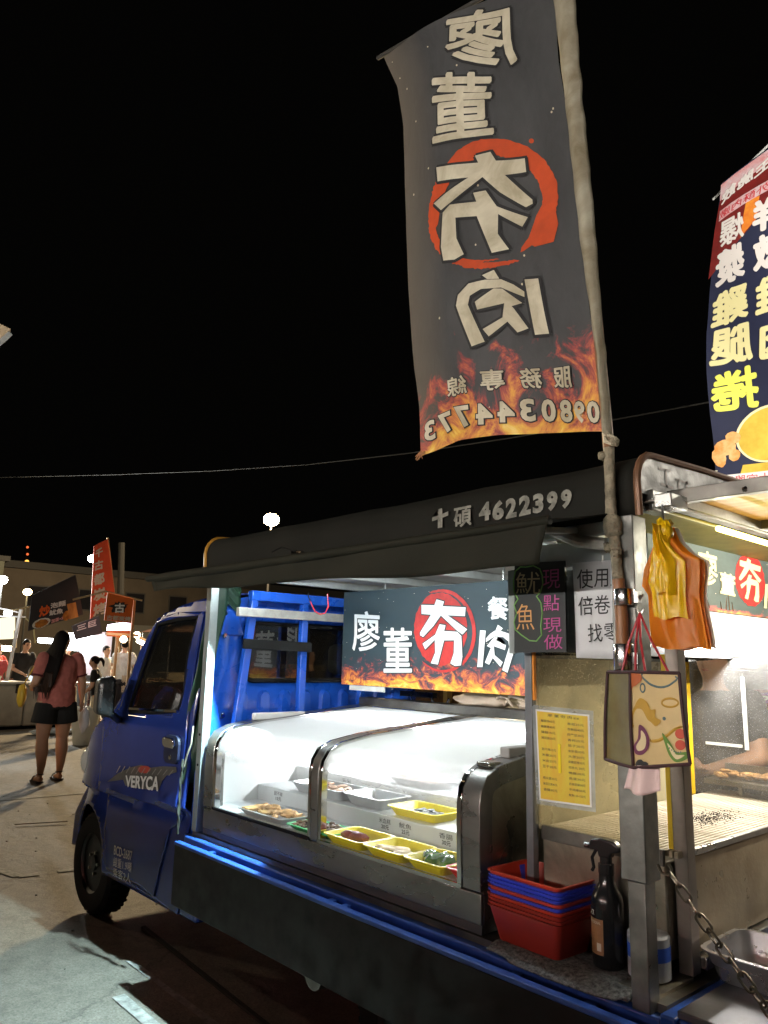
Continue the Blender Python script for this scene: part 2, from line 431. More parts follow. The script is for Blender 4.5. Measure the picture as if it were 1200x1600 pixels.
# ---- 2D panel with holes, cut into strips so that it can be bent
def panel(name, outline, holes, surf, step, m, parent, solid=0.0, smooth=True, ang=30, soff=-1):
    bm = bmesh.new(); 
    def loop(pts):
        vs = [bm.verts.new((p[0], p[1], 0)) for p in pts]
        return [bm.edges.new((vs[i], vs[(i + 1) % len(vs)])) for i in range(len(vs))]
    es = loop(outline)
    for h in holes: es += loop(h)
    bmesh.ops.triangle_fill(bm, use_beauty=True, use_dissolve=False, edges=es)
    # discard what fell in a hole
    def inside(p, poly):
        c = False; n = len(poly)
        for i in range(n):
            x1, y1 = poly[i]; x2, y2 = poly[(i + 1) % n]
            if (y1 > p[1]) != (y2 > p[1]) and p[0] < (x2 - x1) * (p[1] - y1) / (y2 - y1) + x1: c = not c
        return c
    bad = []
    for f in bm.faces:
        c = f.calc_center_median()
        if not inside(c, outline) or any(inside(c, h) for h in holes): bad.append(f)
    bmesh.ops.delete(bm, geom=bad, context='FACES')
    xs = [p[0] for p in outline]; ys = [p[1] for p in outline]
    for ax, lo, hi in ((0, min(xs), max(xs)), (1, min(ys), max(ys))):
        c = math.ceil(lo / step) * step
        while c < hi:
            bmesh.ops.bisect_plane(bm, geom=bm.verts[:] + bm.edges[:] + bm.faces[:], plane_co=(c if ax == 0 else 0, c if ax == 1 else 0, 0), plane_no=(1 if ax == 0 else 0, 1 if ax == 1 else 0, 0), dist=1e-5)
            c += step
    bmesh.ops.remove_doubles(bm, verts=bm.verts, dist=1e-5)
    for v in bm.verts: v.co = Vector(surf(v.co.x, v.co.y))
    me = bpy.data.meshes.new(name)
    for f in bm.faces: f.smooth = True
    bmesh.ops.recalc_face_normals(bm, faces=bm.faces)
    bm.to_mesh(me); bm.free(); me.materials.append(m)
    me.set_sharp_from_angle(angle=R(ang))
    o = bpy.data.objects.new(name, me); COL.objects.link(o)
    if solid:
        q = o.modifiers.new('solid', 'SOLIDIFY'); q.thickness = solid; q.offset = soff
    if parent is not None: attach(o, parent)
    return o

def smooth2(pts, n=4):
    r = []; k = len(pts)
    for i in range(k):
        p0, p1, p2, p3 = pts[i - 1], pts[i], pts[(i + 1) % k], pts[(i + 2) % k]
        for j in range(n):
            t = j / n
            r.append(tuple(0.5 * ((2 * b) + (-a + c) * t + (2 * a - 5 * b + 4 * c - d) * t * t + (-a + 3 * b - 3 * c + d) * t ** 3) for a, b, c, d in zip(p0, p1, p2, p3)))
    return r
def arc(cx, cy, r, a0, a1, n=6, ry=None):
    ry = ry or r
    return [(cx + r * math.cos(R(a0 + (a1 - a0) * i / n)), cy + ry * math.sin(R(a0 + (a1 - a0) * i / n))) for i in range(n + 1)]
def rrect(x0, y0, x1, y1, r, n=4):
    return arc(x1 - r, y1 - r, r, 0, 90, n) + arc(x0 + r, y1 - r, r, 90, 180, n) + arc(x0 + r, y0 + r, r, 180, 270, n) + arc(x1 - r, y0 + r, r, 270, 360, n)

def tube_lamp(name, p, q, r, col, s, label, cat='light tube', group=None, watts=None, parent=None, aim=(0, 0, -1)):
    t = thing(name, label, cat, p, group)
    MB().tube([p, q], r, 10).build('tube', emis(name + '_glow_%d' % int(s * 10 + col[2] * 10), col, s), t, smooth=True)
    return t

# ================================================================ GROUND
def ground_mat():
    m = bpy.data.materials.new('worn concrete'); m.use_nodes = True
    nt = m.node_tree; N = nt.nodes; L = nt.links; b = N['Principled BSDF']
    tc = N.new('ShaderNodeTexCoord')
    def noise_(sc, det=8, rough=0.6, dist=0.0):
        n = N.new('ShaderNodeTexNoise'); n.inputs['Scale'].default_value = sc; n.inputs['Detail'].default_value = det; n.inputs['Roughness'].default_value = rough; n.inputs['Distortion'].default_value = dist
        L.new(tc.outputs['Object'], n.inputs['Vector']); return n
    n1 = noise_(0.6, 8, 0.65, 0.6); n2 = noise_(9, 9, 0.7); n3 = noise_(110, 5, 0.75)
    c1 = N.new('ShaderNodeValToRGB'); L.new(n1.outputs[0], c1.inputs[0])
    e = c1.color_ramp.elements; e[0].position = 0.32; e[0].color = (0.12, 0.105, 0.082, 1); e[1].position = 0.66; e[1].color = (0.24, 0.225, 0.19, 1)
    c2 = N.new('ShaderNodeValToRGB'); L.new(n2.outputs[0], c2.inputs[0])
    e = c2.color_ramp.elements; e[0].position = 0.35; e[0].color = (0.5, 0.5, 0.5, 1); e[1].position = 0.6; e[1].color = (1, 1, 1, 1)
    mx = N.new('ShaderNodeMix'); mx.data_type = 'RGBA'; mx.blend_type = 'MULTIPLY'; mx.inputs['Factor'].default_value = 0.6
    L.new(c1.outputs[0], mx.inputs['A']); L.new(c2.outputs[0], mx.inputs['B'])
    vc = N.new('ShaderNodeTexVoronoi'); vc.feature = 'DISTANCE_TO_EDGE'; vc.inputs['Scale'].default_value = 0.55
    wv = N.new('ShaderNodeVectorMath'); wv.operation = 'MULTIPLY_ADD'; wv.inputs[1].default_value = (0.22, 0.22, 0.22); L.new(n2.outputs['Color'], wv.inputs[0]); L.new(tc.outputs['Object'], wv.inputs[2]); L.new(wv.outputs[0], vc.inputs['Vector'])
    ck = N.new('ShaderNodeMapRange'); ck.inputs['From Min'].default_value = 0.0; ck.inputs['From Max'].default_value = 0.009; ck.inputs['To Min'].default_value = 0.62; ck.inputs['To Max'].default_value = 1.0; L.new(vc.outputs['Distance'], ck.inputs[0])
    gr_ = N.new('ShaderNodeMapRange'); gr_.inputs['From Min'].default_value = 0.35; gr_.inputs['From Max'].default_value = 0.62; gr_.inputs['To Min'].default_value = 0.55; gr_.inputs['To Max'].default_value = 1.15; L.new(n3.outputs[0], gr_.inputs[0])
    mm = N.new('ShaderNodeMath'); mm.operation = 'MULTIPLY'; L.new(ck.outputs[0], mm.inputs[0]); L.new(gr_.outputs[0], mm.inputs[1])
    m2 = N.new('ShaderNodeVectorMath'); m2.operation = 'SCALE'; L.new(mx.outputs['Result'], m2.inputs[0]); L.new(mm.outputs[0], m2.inputs['Scale'])
    L.new(m2.outputs[0], b.inputs['Base Color'])
    rr = N.new('ShaderNodeMapRange'); rr.inputs['To Min'].default_value = 0.55; rr.inputs['To Max'].default_value = 0.95; L.new(n1.outputs[0], rr.inputs[0]); L.new(rr.outputs[0], b.inputs['Roughness'])
    ad = N.new('ShaderNodeMath'); ad.operation = 'MULTIPLY_ADD'; ad.inputs[1].default_value = 0.4; L.new(n3.outputs[0], ad.inputs[0]); L.new(n2.outputs[0], ad.inputs[2])
    bp = N.new('ShaderNodeBump'); bp.inputs['Strength'].default_value = 0.8; bp.inputs['Distance'].default_value = 0.02
    L.new(ad.outputs[0], bp.inputs['Height']); L.new(bp.outputs[0], b.inputs['Normal'])
    return m
GM = ground_mat()
gmb = MB()
def gz(x, y): return 0.012 * noise.noise(Vector((x * 0.6, y * 0.6, 0))) - 0.006
def gfn(u, v):
    x = -14 + 16 * u; y = -4 + 14 * v
    return (x, y, gz(x, y) if (-13.9 < x < 1.9 and -3.9 < y < 9.9) else 0)
gmb.grid(gfn, 80, 70, uv=False)
gmb.add([(-300, -200, 0), (300, -200, 0), (300, -4, 0), (-300, -4, 0), (-300, 10, 0), (300, 10, 0), (300, 300, 0), (-300, 300, 0), (-14, -4, 0), (-14, 10, 0), (2, -4, 0), (2, 10, 0)],
        [(0, 1, 2, 10, 8, 3), (3, 8, 9, 4), (10, 2, 5, 11), (4, 9, 11, 5, 6, 7)])
ground = tag(gmb.build('ground', GM, smooth=True), kind='structure')
PW = mat('worn line paint', (0.34, 0.35, 0.33), 0.9, vary=0.6, scale=22, bump=0.3)
def line(a, b, w, z=0.006):
    a = Vector((*a, 0)); b = Vector((*b, 0)); d = (b - a).normalized(); n = Vector((-d.y, d.x, 0)) * w / 2
    mb = MB(); k = max(2, int((b - a).length / 0.12)); rnd = random.Random(int(a.x * 99))
    for i in range(k):
        if rnd.random() < 0.06: continue
        p = a.lerp(b, i / k); q = a.lerp(b, (i + 1) / k)
        j1 = 1 + rnd.uniform(-.12, .08)
        mb.add([(v.x, v.y, gz(v.x, v.y) + 0.005 if -13.9 < v.x < 1.9 else z) for v in (p - n * j1, q - n * j1, q + n * j1, p + n * j1)], [(0, 1, 2, 3)])
    return tag(mb.build('line_marking', PW, ground), None)
line((-3.55, 1.655), (0.5, 1.60), 0.06)
line((-3.9, 1.86), (0.5, 1.80), 0.035)
line((-6.4, 1.75), (-5.75, 1.90), 0.07); line((-5.75, 1.90), (-5.55, 3.4), 0.07)
line((-8.65, 2.2), (-8.55, 6.0), 0.07)
for i, (a, b) in enumerate((((-7.35, 2.35), (-7.2, 2.75)), ((-7.5, 2.9), (-7.42, 3.1)))):
    tag(MB().tube([(a[0], a[1], 0.012), (b[0], b[1], 0.014)], 0.005, 6).build('litter_stick', mat('pale wood', (0.30, 0.26, 0.2), 0.7)), ['long pale wooden stick lying on the concrete beside the blue cab', 'short pale stick lying on the ground beyond the long one'][i], 'litter')
# drain groove under the truck
MB().bar((-4.3, 2.12, 0.0), (-1.0, 1.86, 0.0), 0.022, 0.012).build('drain_groove', mat('dark slot', (0.015, 0.015, 0.014), 0.9), ground)
rl = random.Random(3)
lm = MB()
for i in range(90):
    x = rl.uniform(-9, -3.8); y = rl.uniform(0.7, 4.2); r = rl.uniform(0.002, 0.009)
    lm.sph((x, y, gz(x, y) + r * .3), r, 6, rz=r * .5)
tag(lm.build('gravel', mat('grit', (0.12, 0.11, 0.09), 0.9, vary=0.5, scale=30)), 'loose grit scattered over the worn concrete', 'gravel', kind='stuff')

# ================================================================ TRUCK
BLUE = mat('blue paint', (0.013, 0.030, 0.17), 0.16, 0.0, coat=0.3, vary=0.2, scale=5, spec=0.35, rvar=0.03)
BLUEB = mat('blue bed paint', (0.015, 0.075, 0.36), 0.42, 0.0, vary=0.35, scale=14, rvar=0.12)
BLK = mat('black rubber', (0.006, 0.006, 0.006), 0.85, spec=0.15, bump=0.1, bscale=90)
BPL = mat('black plastic', (0.012, 0.013, 0.014), 0.32, rvar=0.1)
STL = mat('stainless', (0.50, 0.50, 0.48), 0.30, 1.0, vary=0.25, scale=7, rvar=0.12, bump=0.03, bscale=120)
STD = mat('stained stainless', (0.42, 0.38, 0.30), 0.38, 0.9, vary=0.5, scale=5, rvar=0.15, bump=0.08, bscale=40, warp=1.0)
STK = mat('greasy dark steel', (0.20, 0.19, 0.17), 0.42, 0.85, vary=0.5, scale=6, rvar=0.14, bump=0.08, bscale=50)
ALU = mat('aluminium channel', (0.33, 0.37, 0.37), 0.42, 0.5, vary=0.2, scale=10, rvar=0.1)
CHR = mat('chrome', (0.75, 0.75, 0.75), 0.08, 1.0)
CABG = glassy('cab glass', tint=(0.40, 0.40, 0.37), dust=0.03, dcol=(0.3, 0.3, 0.28), refl=2.4, rough=0.02)
S = 1.895; SF = 3.455; CY = (S + SF) / 2
truck = thing('pickup_truck', 'small blue pickup truck with tinted cab window and a dark side board along its bed', 'truck', (-3.0, CY, 0))

def side_off(x, z):
    o = 0.0
    if z > 1.12: o += ((z - 1.12) / 0.65) ** 1.25 * 0.115
    if x < -4.55: o += (min(0.55, -4.55 - x) / .52) ** 2.0 * .13
    # sharp shoulder line low on the door
    rz = 0.765 - (-3.55 - x) * 0.042
    d = z - rz
    if d >= 0: o += -0.020 * math.exp(-d / 0.10)
    else: o += 0.040 * min(1, -d / 0.022) * math.exp(d / 0.16) - 0.020 * max(0, 1 + d / 0.022)
    # belly of the door skin
    o += 0.012 * math.sin((z - 0.3) * 2.3)
    # wheel arch flare
    dd = math.hypot(x + 4.70, z - 0.28) - 0.33
    if -0.05 <= dd < 0.12: o -= 0.012 * math.exp(-(max(dd, 0) / 0.05) ** 2)
    return o
near = lambda x, z: (x, S + side_off(x, z), z)
far = lambda x, z: (x, SF - side_off(x, z), z)
outline = [(-3.50, 0.30), (-3.50, 1.79), (-3.643,1.788), (-3.895,1.759), (-4.083,1.711), (-4.158,1.643), (-4.244,1.530), (-4.322,1.369), (-4.392,1.222), (-4.476,1.152), (-4.701,1.058), (-4.846,0.974), (-4.995,0.820), (-5.110,0.680), (-5.246,0.470), (-5.227,0.278), (-5.08, 0.30)]
outline = outline + [(-4.70 + 0.33 * math.cos(R(a)), 0.28 + 0.33 * math.sin(R(a))) for a in range(176, 4, -12)] + [(-4.36, 0.30)]
win = [(-4.114,1.661), (-3.884,1.685), (-3.664,1.691), (-3.673,1.573), (-3.678,1.484), (-3.639,1.314), (-3.655,1.231), (-3.686,1.213), (-3.944,1.187), (-4.205,1.177), (-4.233,1.192), (-4.153,1.531)]
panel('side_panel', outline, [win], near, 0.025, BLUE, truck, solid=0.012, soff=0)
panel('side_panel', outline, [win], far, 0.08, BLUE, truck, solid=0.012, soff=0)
# door skin, proud of the body
dso = [(-3.742,0.325), (-3.669,0.629), (-3.671,0.644), (-3.57, 0.70), (-3.555, 0.85), (-3.53, 1.10), (-3.555, 1.30), (-3.60, 1.72), (-3.890,1.724), (-4.120,1.697), (-4.253,1.509), (-4.353,1.188), (-4.556,1.121), (-4.535,0.927), (-4.506,0.763), (-4.431,0.635)]
dso += [(-4.70 + 0.375 * math.cos(R(a)), 0.28 + 0.375 * math.sin(R(a))) for a in (40, 26, 12)] + [(-4.31, 0.335)]
wino = [(x + (0.012 if x > -3.9 else -0.012), z + (0.01 if z > 1.4 else -0.01)) for x, z in win]
def doorsurf(x, z):
    p = near(x, z); return (p[0], p[1] - 0.012, p[2])
door = panel('door', dso, [wino], doorsurf, 0.025, BLUE, truck, solid=0.007, soff=0)
# window: rubber and glass
wc = (sum(p[0] for p in win) / len(win), sum(p[1] for p in win) / len(win))
MB().tube([(x, near(x, z)[1] - 0.008, z) for x, z in win], 0.009, 8, closed=True).build('window_rubber', BLK, door, smooth=True)
panel('window_pane', win, [], lambda x, z: (x, near(x, z)[1] + 0.006, z), 0.2, CABG, door)
wb = [p for p in win if p[1] < 1.3]
MB().bar((-4.20, S - 0.004, 1.195), (-3.64, S - 0.004, 1.215), 0.014, 0.012).build('window_weatherstrip', CHR, door)
# door handle in its recess
hz = (-3.648,1.039)
MB().prism(rrect(hz[0] - 0.075, hz[1] - 0.075, hz[0] + 0.075, hz[1] + 0.06, 0.04), lambda a, b, d: (a, d, b), S - 0.022, S + 0.01).build('handle_recess', mat('shaded recess', (0.005, 0.008, 0.03), 0.5), door)  # proud dark plate; the pocket's shade is its colour
hd = MB(); hd.prism(rrect(hz[0] - 0.06, hz[1] + 0.0, hz[0] + 0.06, hz[1] + 0.05, 0.022), lambda a, b, d: (a, d - (b - hz[1]) * 0.15, b), S - 0.040, S - 0.024)
hd.build('door_handle', CHR, door, bev=0.004)
MB().lathe([(0.013, 0), (0.013, 0.008), (0.006, 0.010)], n=14, M=Matrix.Translation((hz[0] + .01, S - 0.022, hz[1] - 0.045)) @ Matrix.Rotation(R(90), 4, 'X')).build('key_lock', CHR, door, smooth=True)
# badge decal
bd = MB(); bdm = mat('grey decal', (0.07, 0.07, 0.065), 0.5, vary=0.4, scale=40); dsf = lambda o: (lambda a, b: (a, near(a, b)[1] - o, b))
wing = [(-4.378,0.784), (-4.260,0.843), (-4.112,0.891), (-3.990,0.918), (-3.869,0.918), (-3.742,0.939), (-3.600,0.952), (-3.589,0.929), (-3.693,0.899), (-3.730,0.869), (-3.751,0.824), (-3.894,0.808), (-4.141,0.794), (-4.179,0.819)]
panel('badge_decal', wing, [], dsf(0.0200), 0.025, bdm, door)
stz = MB()
for i in range(11):
    x = wing[0][0] + 0.10 + i * 0.062
    p0 = near(x, 0.845); stz.add([near(x, 0.85 + i * .006)[0:1] + (near(x, 0.85)[1] - 0.0225, 0.845 + 0.006 * i), (x + 0.035, near(x, .88)[1] - 0.0225, 0.885 + 0.005 * i), (x + 0.045, near(x, .88)[1] - 0.0225, 0.885 + 0.005 * i), (x + 0.008, near(x, .85)[1] - 0.0225, 0.845 + .006 * i)], [(0, 1, 2, 3)])
stz.build('badge_stripes', mat('decal silver', (0.20, 0.20, 0.19), 0.4), door)
vb = MB(); lay(vb, glyph('VERYCA', 0.03), ((-4.118,0.792), (-3.737,0.820), (-3.742,0.890), (-4.138,0.848)), dsf(0.030), fine=0.1)
vb.build('badge_lettering', mat('decal pale', (0.62, 0.62, 0.6), 0.4), door)
rd = MB(); lay(rd, disc_shape(5), ((-4.015,0.873), (-3.857,0.889), (-3.865,0.929), (-4.022,0.911)), dsf(0.0235)); rd.build('badge_emblem', mat('decal red', (0.3, 0.03, 0.015), 0.5), door)
dl = MB(); WHT = mat('white stencil', (0.62, 0.62, 0.60), 0.6, vary=0.3, scale=60)
lay(dl, glyph('BCD-2687', 0.012), ((-4.230,0.426), (-4.006,0.437), (-4.015,0.483), (-4.240,0.473)), dsf(0.0225), fine=0.2)
lay(dl, glyph('總重1.9噸', 0.0), ((-4.218,0.370), (-3.996,0.384), (-4.005,0.431), (-4.228,0.417)), dsf(0.0225), fine=0.2)
lay(dl, glyph('乘客2人', 0.0), ((-4.208,0.324), (-3.986,0.333), (-3.995,0.378), (-4.217,0.364)), dsf(0.0225), fine=0.2)
dl.build('door_lettering', WHT, door)
# front hull: roof, windscreen, nose, all across the cab
prof = [(-3.50, 1.79), (-3.643,1.788), (-3.895,1.759), (-4.083,1.711), (-4.158,1.643), (-4.244,1.530), (-4.322,1.369), (-4.392,1.222), (-4.476,1.152), (-4.701,1.058), (-4.846,0.974), (-4.995,0.820), (-5.110,0.680), (-5.246,0.470), (-5.227,0.278), (-5.08, 0.30)]
def hull(i0, i1, name, m, inset=0.0, off=0.0):
    mb = MB(); pr = prof[i0:i1 + 1]; n = 16
    def fn(u, v):
        t = v * (len(pr) - 1); k = min(int(t), len(pr) - 2); f = t - k
        x = pr[k][0] * (1 - f) + pr[k + 1][0] * f; z = pr[k][1] * (1 - f) + pr[k + 1][1] * f
        y0 = S + side_off(x, z) + inset; y1 = SF - side_off(x, z) - inset
        y = y0 + (y1 - y0) * u; b = 4 * u * (1 - u)
        up = 0.05 * (b ** 0.6) if z > 1.6 else 0
        fw = 0.06 * (b ** 0.7) if z < 1.75 and x < -4.0 else 0
        return (x - fw - off, y, z + up + off * .5)
    mb.grid(fn, n, max(2, (i1 - i0) * 3), uv=False)
    return mb.build(name, m, truck, smooth=True, ang=50, solid=0.01, soff=0)
hull(0, 4, 'roof', BLUE); hull(4, 8, 'windscreen', CABG, inset=0.05); hull(8, 15, 'front_panel', BLUE)
MB().tube([(prof[i][0], S + side_off(*prof[i]) + 0.03, prof[i][1]) for i in range(3, 9)], 0.03, 8).build('door_pillar', BLUE, truck, smooth=True)
MB().tube([(prof[i][0], SF - side_off(*prof[i]) - 0.03, prof[i][1]) for i in range(3, 9)], 0.03, 8).build('door_pillar', BLUE, truck, smooth=True)
for yy in (2.05, 3.30):
    hl = MB(); hl.sph((-4.93, yy, 0.83), 0.09, 16, rz=0.12, ry=0.12); hl.build('headlight', mat('lamp glass', (0.6, 0.6, 0.55), 0.1, 0.3), truck, smooth=True)
bx('bumper', (-5.12, 2.15, 0.28), (-5.04, 3.30, 0.47), BPL, truck, bev=0.03)
# cab interior
bx('cab_floor', (-4.7, 1.98, 0.45), (-3.52, 3.38, 0.50), BPL, truck)
for yy in (2.10, 2.72):
    st = bx('seat', (-4.15, yy, 0.70), (-3.66, yy + 0.5, 0.88), mat('seat vinyl', (0.12, 0.11, 0.10), 0.6), truck, bev=0.05)
    bx('backrest', (-3.70, yy + .02, 0.86), (-3.56, yy + 0.48, 1.38), MC['seat vinyl'], st, bev=0.05)
    bx('headrest', (-3.68, yy + .13, 1.40), (-3.58, yy + 0.37, 1.58), MC['seat vinyl'], st, bev=0.04)
bx('dashboard', (-4.75, 2.0, 0.85), (-4.38, 3.36, 1.14), BPL, truck, bev=0.05)
MB().tube([(-4.22 + 0.04 * math.sin(t), 2.38 + 0.18 * math.cos(t), 1.12 + 0.14 * math.sin(t)) for t in [2 * PI * k / 20 for k in range(20)]], 0.013, 8, closed=True).build('steering_wheel', BLK, truck, smooth=True)
# mirror
mc = Vector((-4.201,1.740,1.263))
mr = MB(); Mm = Matrix.Translation(mc) @ Matrix.Rotation(R(-12), 4, 'Z')
mr.prism(rrect(-0.088, -0.115, 0.088, 0.115, 0.045, 6), lambda a, b, d: Mm @ Vector((a * (1 - 6 * max(0, -d - 0.01)), d, b * (1 - 6 * max(0, -d - 0.01)))), -0.045, 0.04)
mirror = mr.build('side_mirror', BPL, truck, bev=0.022, seg=4)
MB().prism(rrect(-0.072, -0.098, 0.072, 0.098, 0.035, 6), lambda a, b, d: Mm @ Vector((a, d, b)), 0.041, 0.043).build('mirror_glass', mat('mirror glass', (0.6, 0.62, 0.62), 0.03, 1.0), mirror)
MB().tube([mc + Vector((0.05, 0.01, -0.08)), mc + Vector((-0.03, 0.10, -0.13)), (-4.45, 1.93, 1.12)], 0.02, 8).build('mirror_arm', BPL, mirror, smooth=True)
# cab back wall
BK = -3.50
def cabback(y, z): return (BK, y, z)
bo = [(1.93, 0.60), (SF - 0.03, 0.60), (SF - 0.03, 1.15), (SF - 0.10, 1.62), (SF - 0.16, 1.76), (SF - 0.24, 1.81), (2.20, 1.81)] + [(2.10, 1.79), (2.04, 1.73), (2.0, 1.62), (1.94, 1.15)]
wy0, wy1, wz0, wz1 = 2.17, 3.17, 1.372, 1.668
wh = rrect(wy0, wz0, wy1, wz1, 0.06, 5)
panel('cab_back', bo, [wh], cabback, 0.3, mat('lit cab back blue', (0.012, 0.10, 0.58), 0.30, vary=0.1, scale=5, coat=0.4, rvar=0.1), truck, solid=0.012, soff=0)  # brighter copy of the cab blue; canopy light is in the colour
BB = MC['lit cab back blue']
MB().tube([(BK + 0.012, y, z) for y, z in rrect(wy0, wz0, wy1, wz1, 0.06, 5)], 0.012, 8, closed=True).build('window_rubber', BLK, truck, smooth=True)
rw = panel('rear_window', wh, [], lambda y, z: (BK + 0.004, y, z), 0.4, CABG, truck)
for i in range(9):
    y = 2.13 + i * 0.135
    rb = MB()
    pr = rrect(y, 0.9, y + 0.075, 1.325, 0.03, 3)
    rb.prism(pr, lambda a, b, d: (d, a + (0.010 if d > BK + .01 and a < y + .03 else (-0.010 if d > BK + .01 else 0)), b + (-0.012 if d > BK + .01 and b > 1.3 else 0)), BK + 0.005, BK + 0.026)
    rb.build('pressed_rib', BB, truck, bev=0.006)
pl = MB(); pl.prism([(2.02, 1.60), (2.16, 1.60), (2.12, 1.70), (2.20, 1.735), (3.2, 1.735), (3.2, 1.76), (2.12, 1.76), (2.04, 1.72)], lambda a, b, d: (d, a, b), BK + 0.005, BK + 0.02); pl.build('pressed_frame', BB, truck, bev=0.006)
for y, z in ((2.045, 1.60), (2.06, 1.20), (2.04, 1.71)):
    MB().lathe([(0.014, 0), (0.014, 0.01), (0.008, 0.016)], n=12, M=Matrix.Translation((BK + 0.008, y, z)) @ Matrix.Rotation(R(90), 4, 'Y')).build('bolt', CHR, truck, smooth=True)
# blue headboard frame of tubes
FX = BK + 0.10
hb = MB().bar((FX, 2.155, 1.80), (FX, 2.02, 0.66), 0.035, 0.045, up=(1, 0, 0)); 
MB().bar((FX, 2.155, 1.80), (FX, 2.035, 0.66), 0.040, 0.035, up=(1, 0, 0)).build('headboard_tube', BB, truck, bev=0.004)
MB().bar((FX, 2.475, 1.80), (FX, 2.475, 0.66), 0.040, 0.035, up=(1, 0, 0)).build('headboard_tube', BB, truck, bev=0.004)
MB().bar((FX, 2.90, 1.80), (FX, 2.90, 0.66), 0.040, 0.035, up=(1, 0, 0)).build('headboard_tube', BB, truck, bev=0.004)
MB().bar((FX, 2.13, 1.805), (FX, 3.35, 1.805), 0.045, 0.05).build('headboard_tube', BB, truck, bev=0.004)
MB().bar((FX + 0.045, 2.075, 1.558), (FX + 0.045, 2.50, 1.550), 0.012, 0.05).build('rubber_strap', BLK, truck, bev=0.003)
MB().bar((FX + 0.05, 2.03, 1.715), (FX + 0.05, 3.35, 1.715), 0.03, 0.045).build('cross_bar', mat('white angle', (0.42, 0.41, 0.38), 0.5, vary=0.3, scale=20), truck, bev=0.003)
# bed
bx('bed_floor', (-3.46, 1.92, 0.60), (-1.06, 3.43, 0.675), STK, truck)
bx('bed_rail', (-3.47, 1.885, 0.57), (-1.06, 1.925, 0.655), BLUEB, truck, bev=0.006)
bx('bed_rail', (-3.47, 3.42, 0.57), (-1.06, 3.46, 0.655), BLUEB, truck, bev=0.006)
bx('rear_crossmember', (-1.062, 1.885, 0.52), (-1.02, 3.46, 0.668), BLUEB, truck, bev=0.006)
bx('rear_crossmember', (-3.50, 1.90, 0.50), (-3.462, 3.45, 0.655), BLUEB, truck)
gate = bx('side_board', (-3.40, 1.800, 0.385), (-1.03, 1.822, 0.640), mat('dark side board', (0.010, 0.011, 0.012), 0.55, vary=0.5, scale=7, bump=0.25, bscale=3, spec=0.25, rvar=0.15), truck, bev=0.003)
bx('lit_board_lip', (-3.40, 1.796, 0.6405), (-1.03, 1.826, 0.655), BLUEB, gate, bev=0.003)  # light blue lip: the board's lit top face, painted in
bx('gate_trough', (-3.40, 1.823, 0.575), (-1.03, 1.884, 0.590), BLUEB, truck)
for x in (-3.22, -2.36, -2.28, -1.52, -1.28):
    h = MB().tube([(x - 0.06, 1.853, 0.625), (x + 0.06, 1.853, 0.625)], 0.016, 10)
    h.box((x - 0.05, 1.826, 0.60), (x - 0.02, 1.853, 0.638)); h.box((x + 0.02, 1.853, 0.60), (x + 0.05, 1.884, 0.638))
    h.build('hinge', BLUEB, gate, smooth=True)
# chassis
bx('chassis_rail', (-4.4, 2.25, 0.40), (-1.1, 2.33, 0.52), BLK, truck); bx('chassis_rail', (-4.4, 3.02, 0.40), (-1.1, 3.10, 0.52), BLK, truck)
bx('sill_box', (-3.80, 1.93, 0.27), (-3.40, 2.20, 0.50), BLUE, truck, bev=0.02)
bx('underbody', (-4.9, 2.0, 0.36), (-3.5, 3.35, 0.46), BLK, truck)
bx('inner_wheel_arch', (-5.04, 2.22, 0.3), (-4.34, 2.26, 0.72), BLK, truck)
MB().tube([(-2.55, 1.97, 0.30), (-2.55, 2.10, 0.30)], 0.055, 16).build('fuel_cap', STK, truck, smooth=True)
def wheel(x, y, s, ang=0):
    M = Matrix.Translation((x, y, 0.28)) @ Matrix.Rotation(R(90 * s), 4, 'X')
    w = MB()
    w.lathe([(0.165, -0.075), (0.20, -0.082), (0.255, -0.078), (0.275, -0.06), (0.28, 0.0), (0.275, 0.06), (0.255, 0.078), (0.20, 0.082), (0.165, 0.075)], n=40, M=M, cap=False)
    root = thing_part = MB().lathe([(0.168, -0.07), (0.165, 0.02), (0.155, 0.055), (0.168, 0.070)], n=32, M=M, cap=False).build('wheel', mat('dark wheel steel', (0.02, 0.02, 0.02), 0.45, 0.5), truck, smooth=True)
    w.build('tyre', BLK, root, smooth=True)
    tr = MB()
    for k in range(40):
        t = 2 * PI * k / 40
        for o in (-0.045, 0, 0.045):
            q = M @ Vector((0.279 * math.cos(t + o), 0.279 * math.sin(t + o), o)); d = (M.to_3x3() @ Vector((math.cos(t), math.sin(t), 0)))
            tr.bar(q - M.to_3x3() @ Vector((0, 0, 0.014)), q + M.to_3x3() @ Vector((0, 0, 0.014)), 0.02, 0.010, up=d)
    tag(tr.build('tread_blocks', BLK, root), kind='stuff')
    r = MB()
    r.lathe([(0.155, 0.05), (0.14, 0.045), (0.125, 0.02), (0.10, 0.018), (0.075, 0.045), (0.045, 0.05), (0.04, 0.065), (0.0, 0.068)], n=32, M=M)
    r.build('rim', MC['dark wheel steel'], root, smooth=True)
    ho = MB()
    for k in range(10):
        t = 2 * PI * k / 10; c = M @ Vector((0.118 * math.cos(t), 0.118 * math.sin(t), 0.030))
        ho.tube([c, c + M.to_3x3() @ Vector((0, 0, 0.003))], 0.014, 8)
    for k in range(5):
        t = 2 * PI * k / 5; c = M @ Vector((0.06 * math.cos(t), 0.06 * math.sin(t), 0.05)); ho.tube([c, c + M.to_3x3() @ Vector((0, 0, 0.016))], 0.009, 6)
    ho.build('wheel_nuts', mat('nut steel', (0.4, 0.38, 0.33), 0.35, 0.9), root, smooth=True)
wheel(-4.70, 2.03, 1); wheel(-4.70, 3.32, -1); wheel(-2.02, 2.05, 1); wheel(-2.02, 3.30, -1)
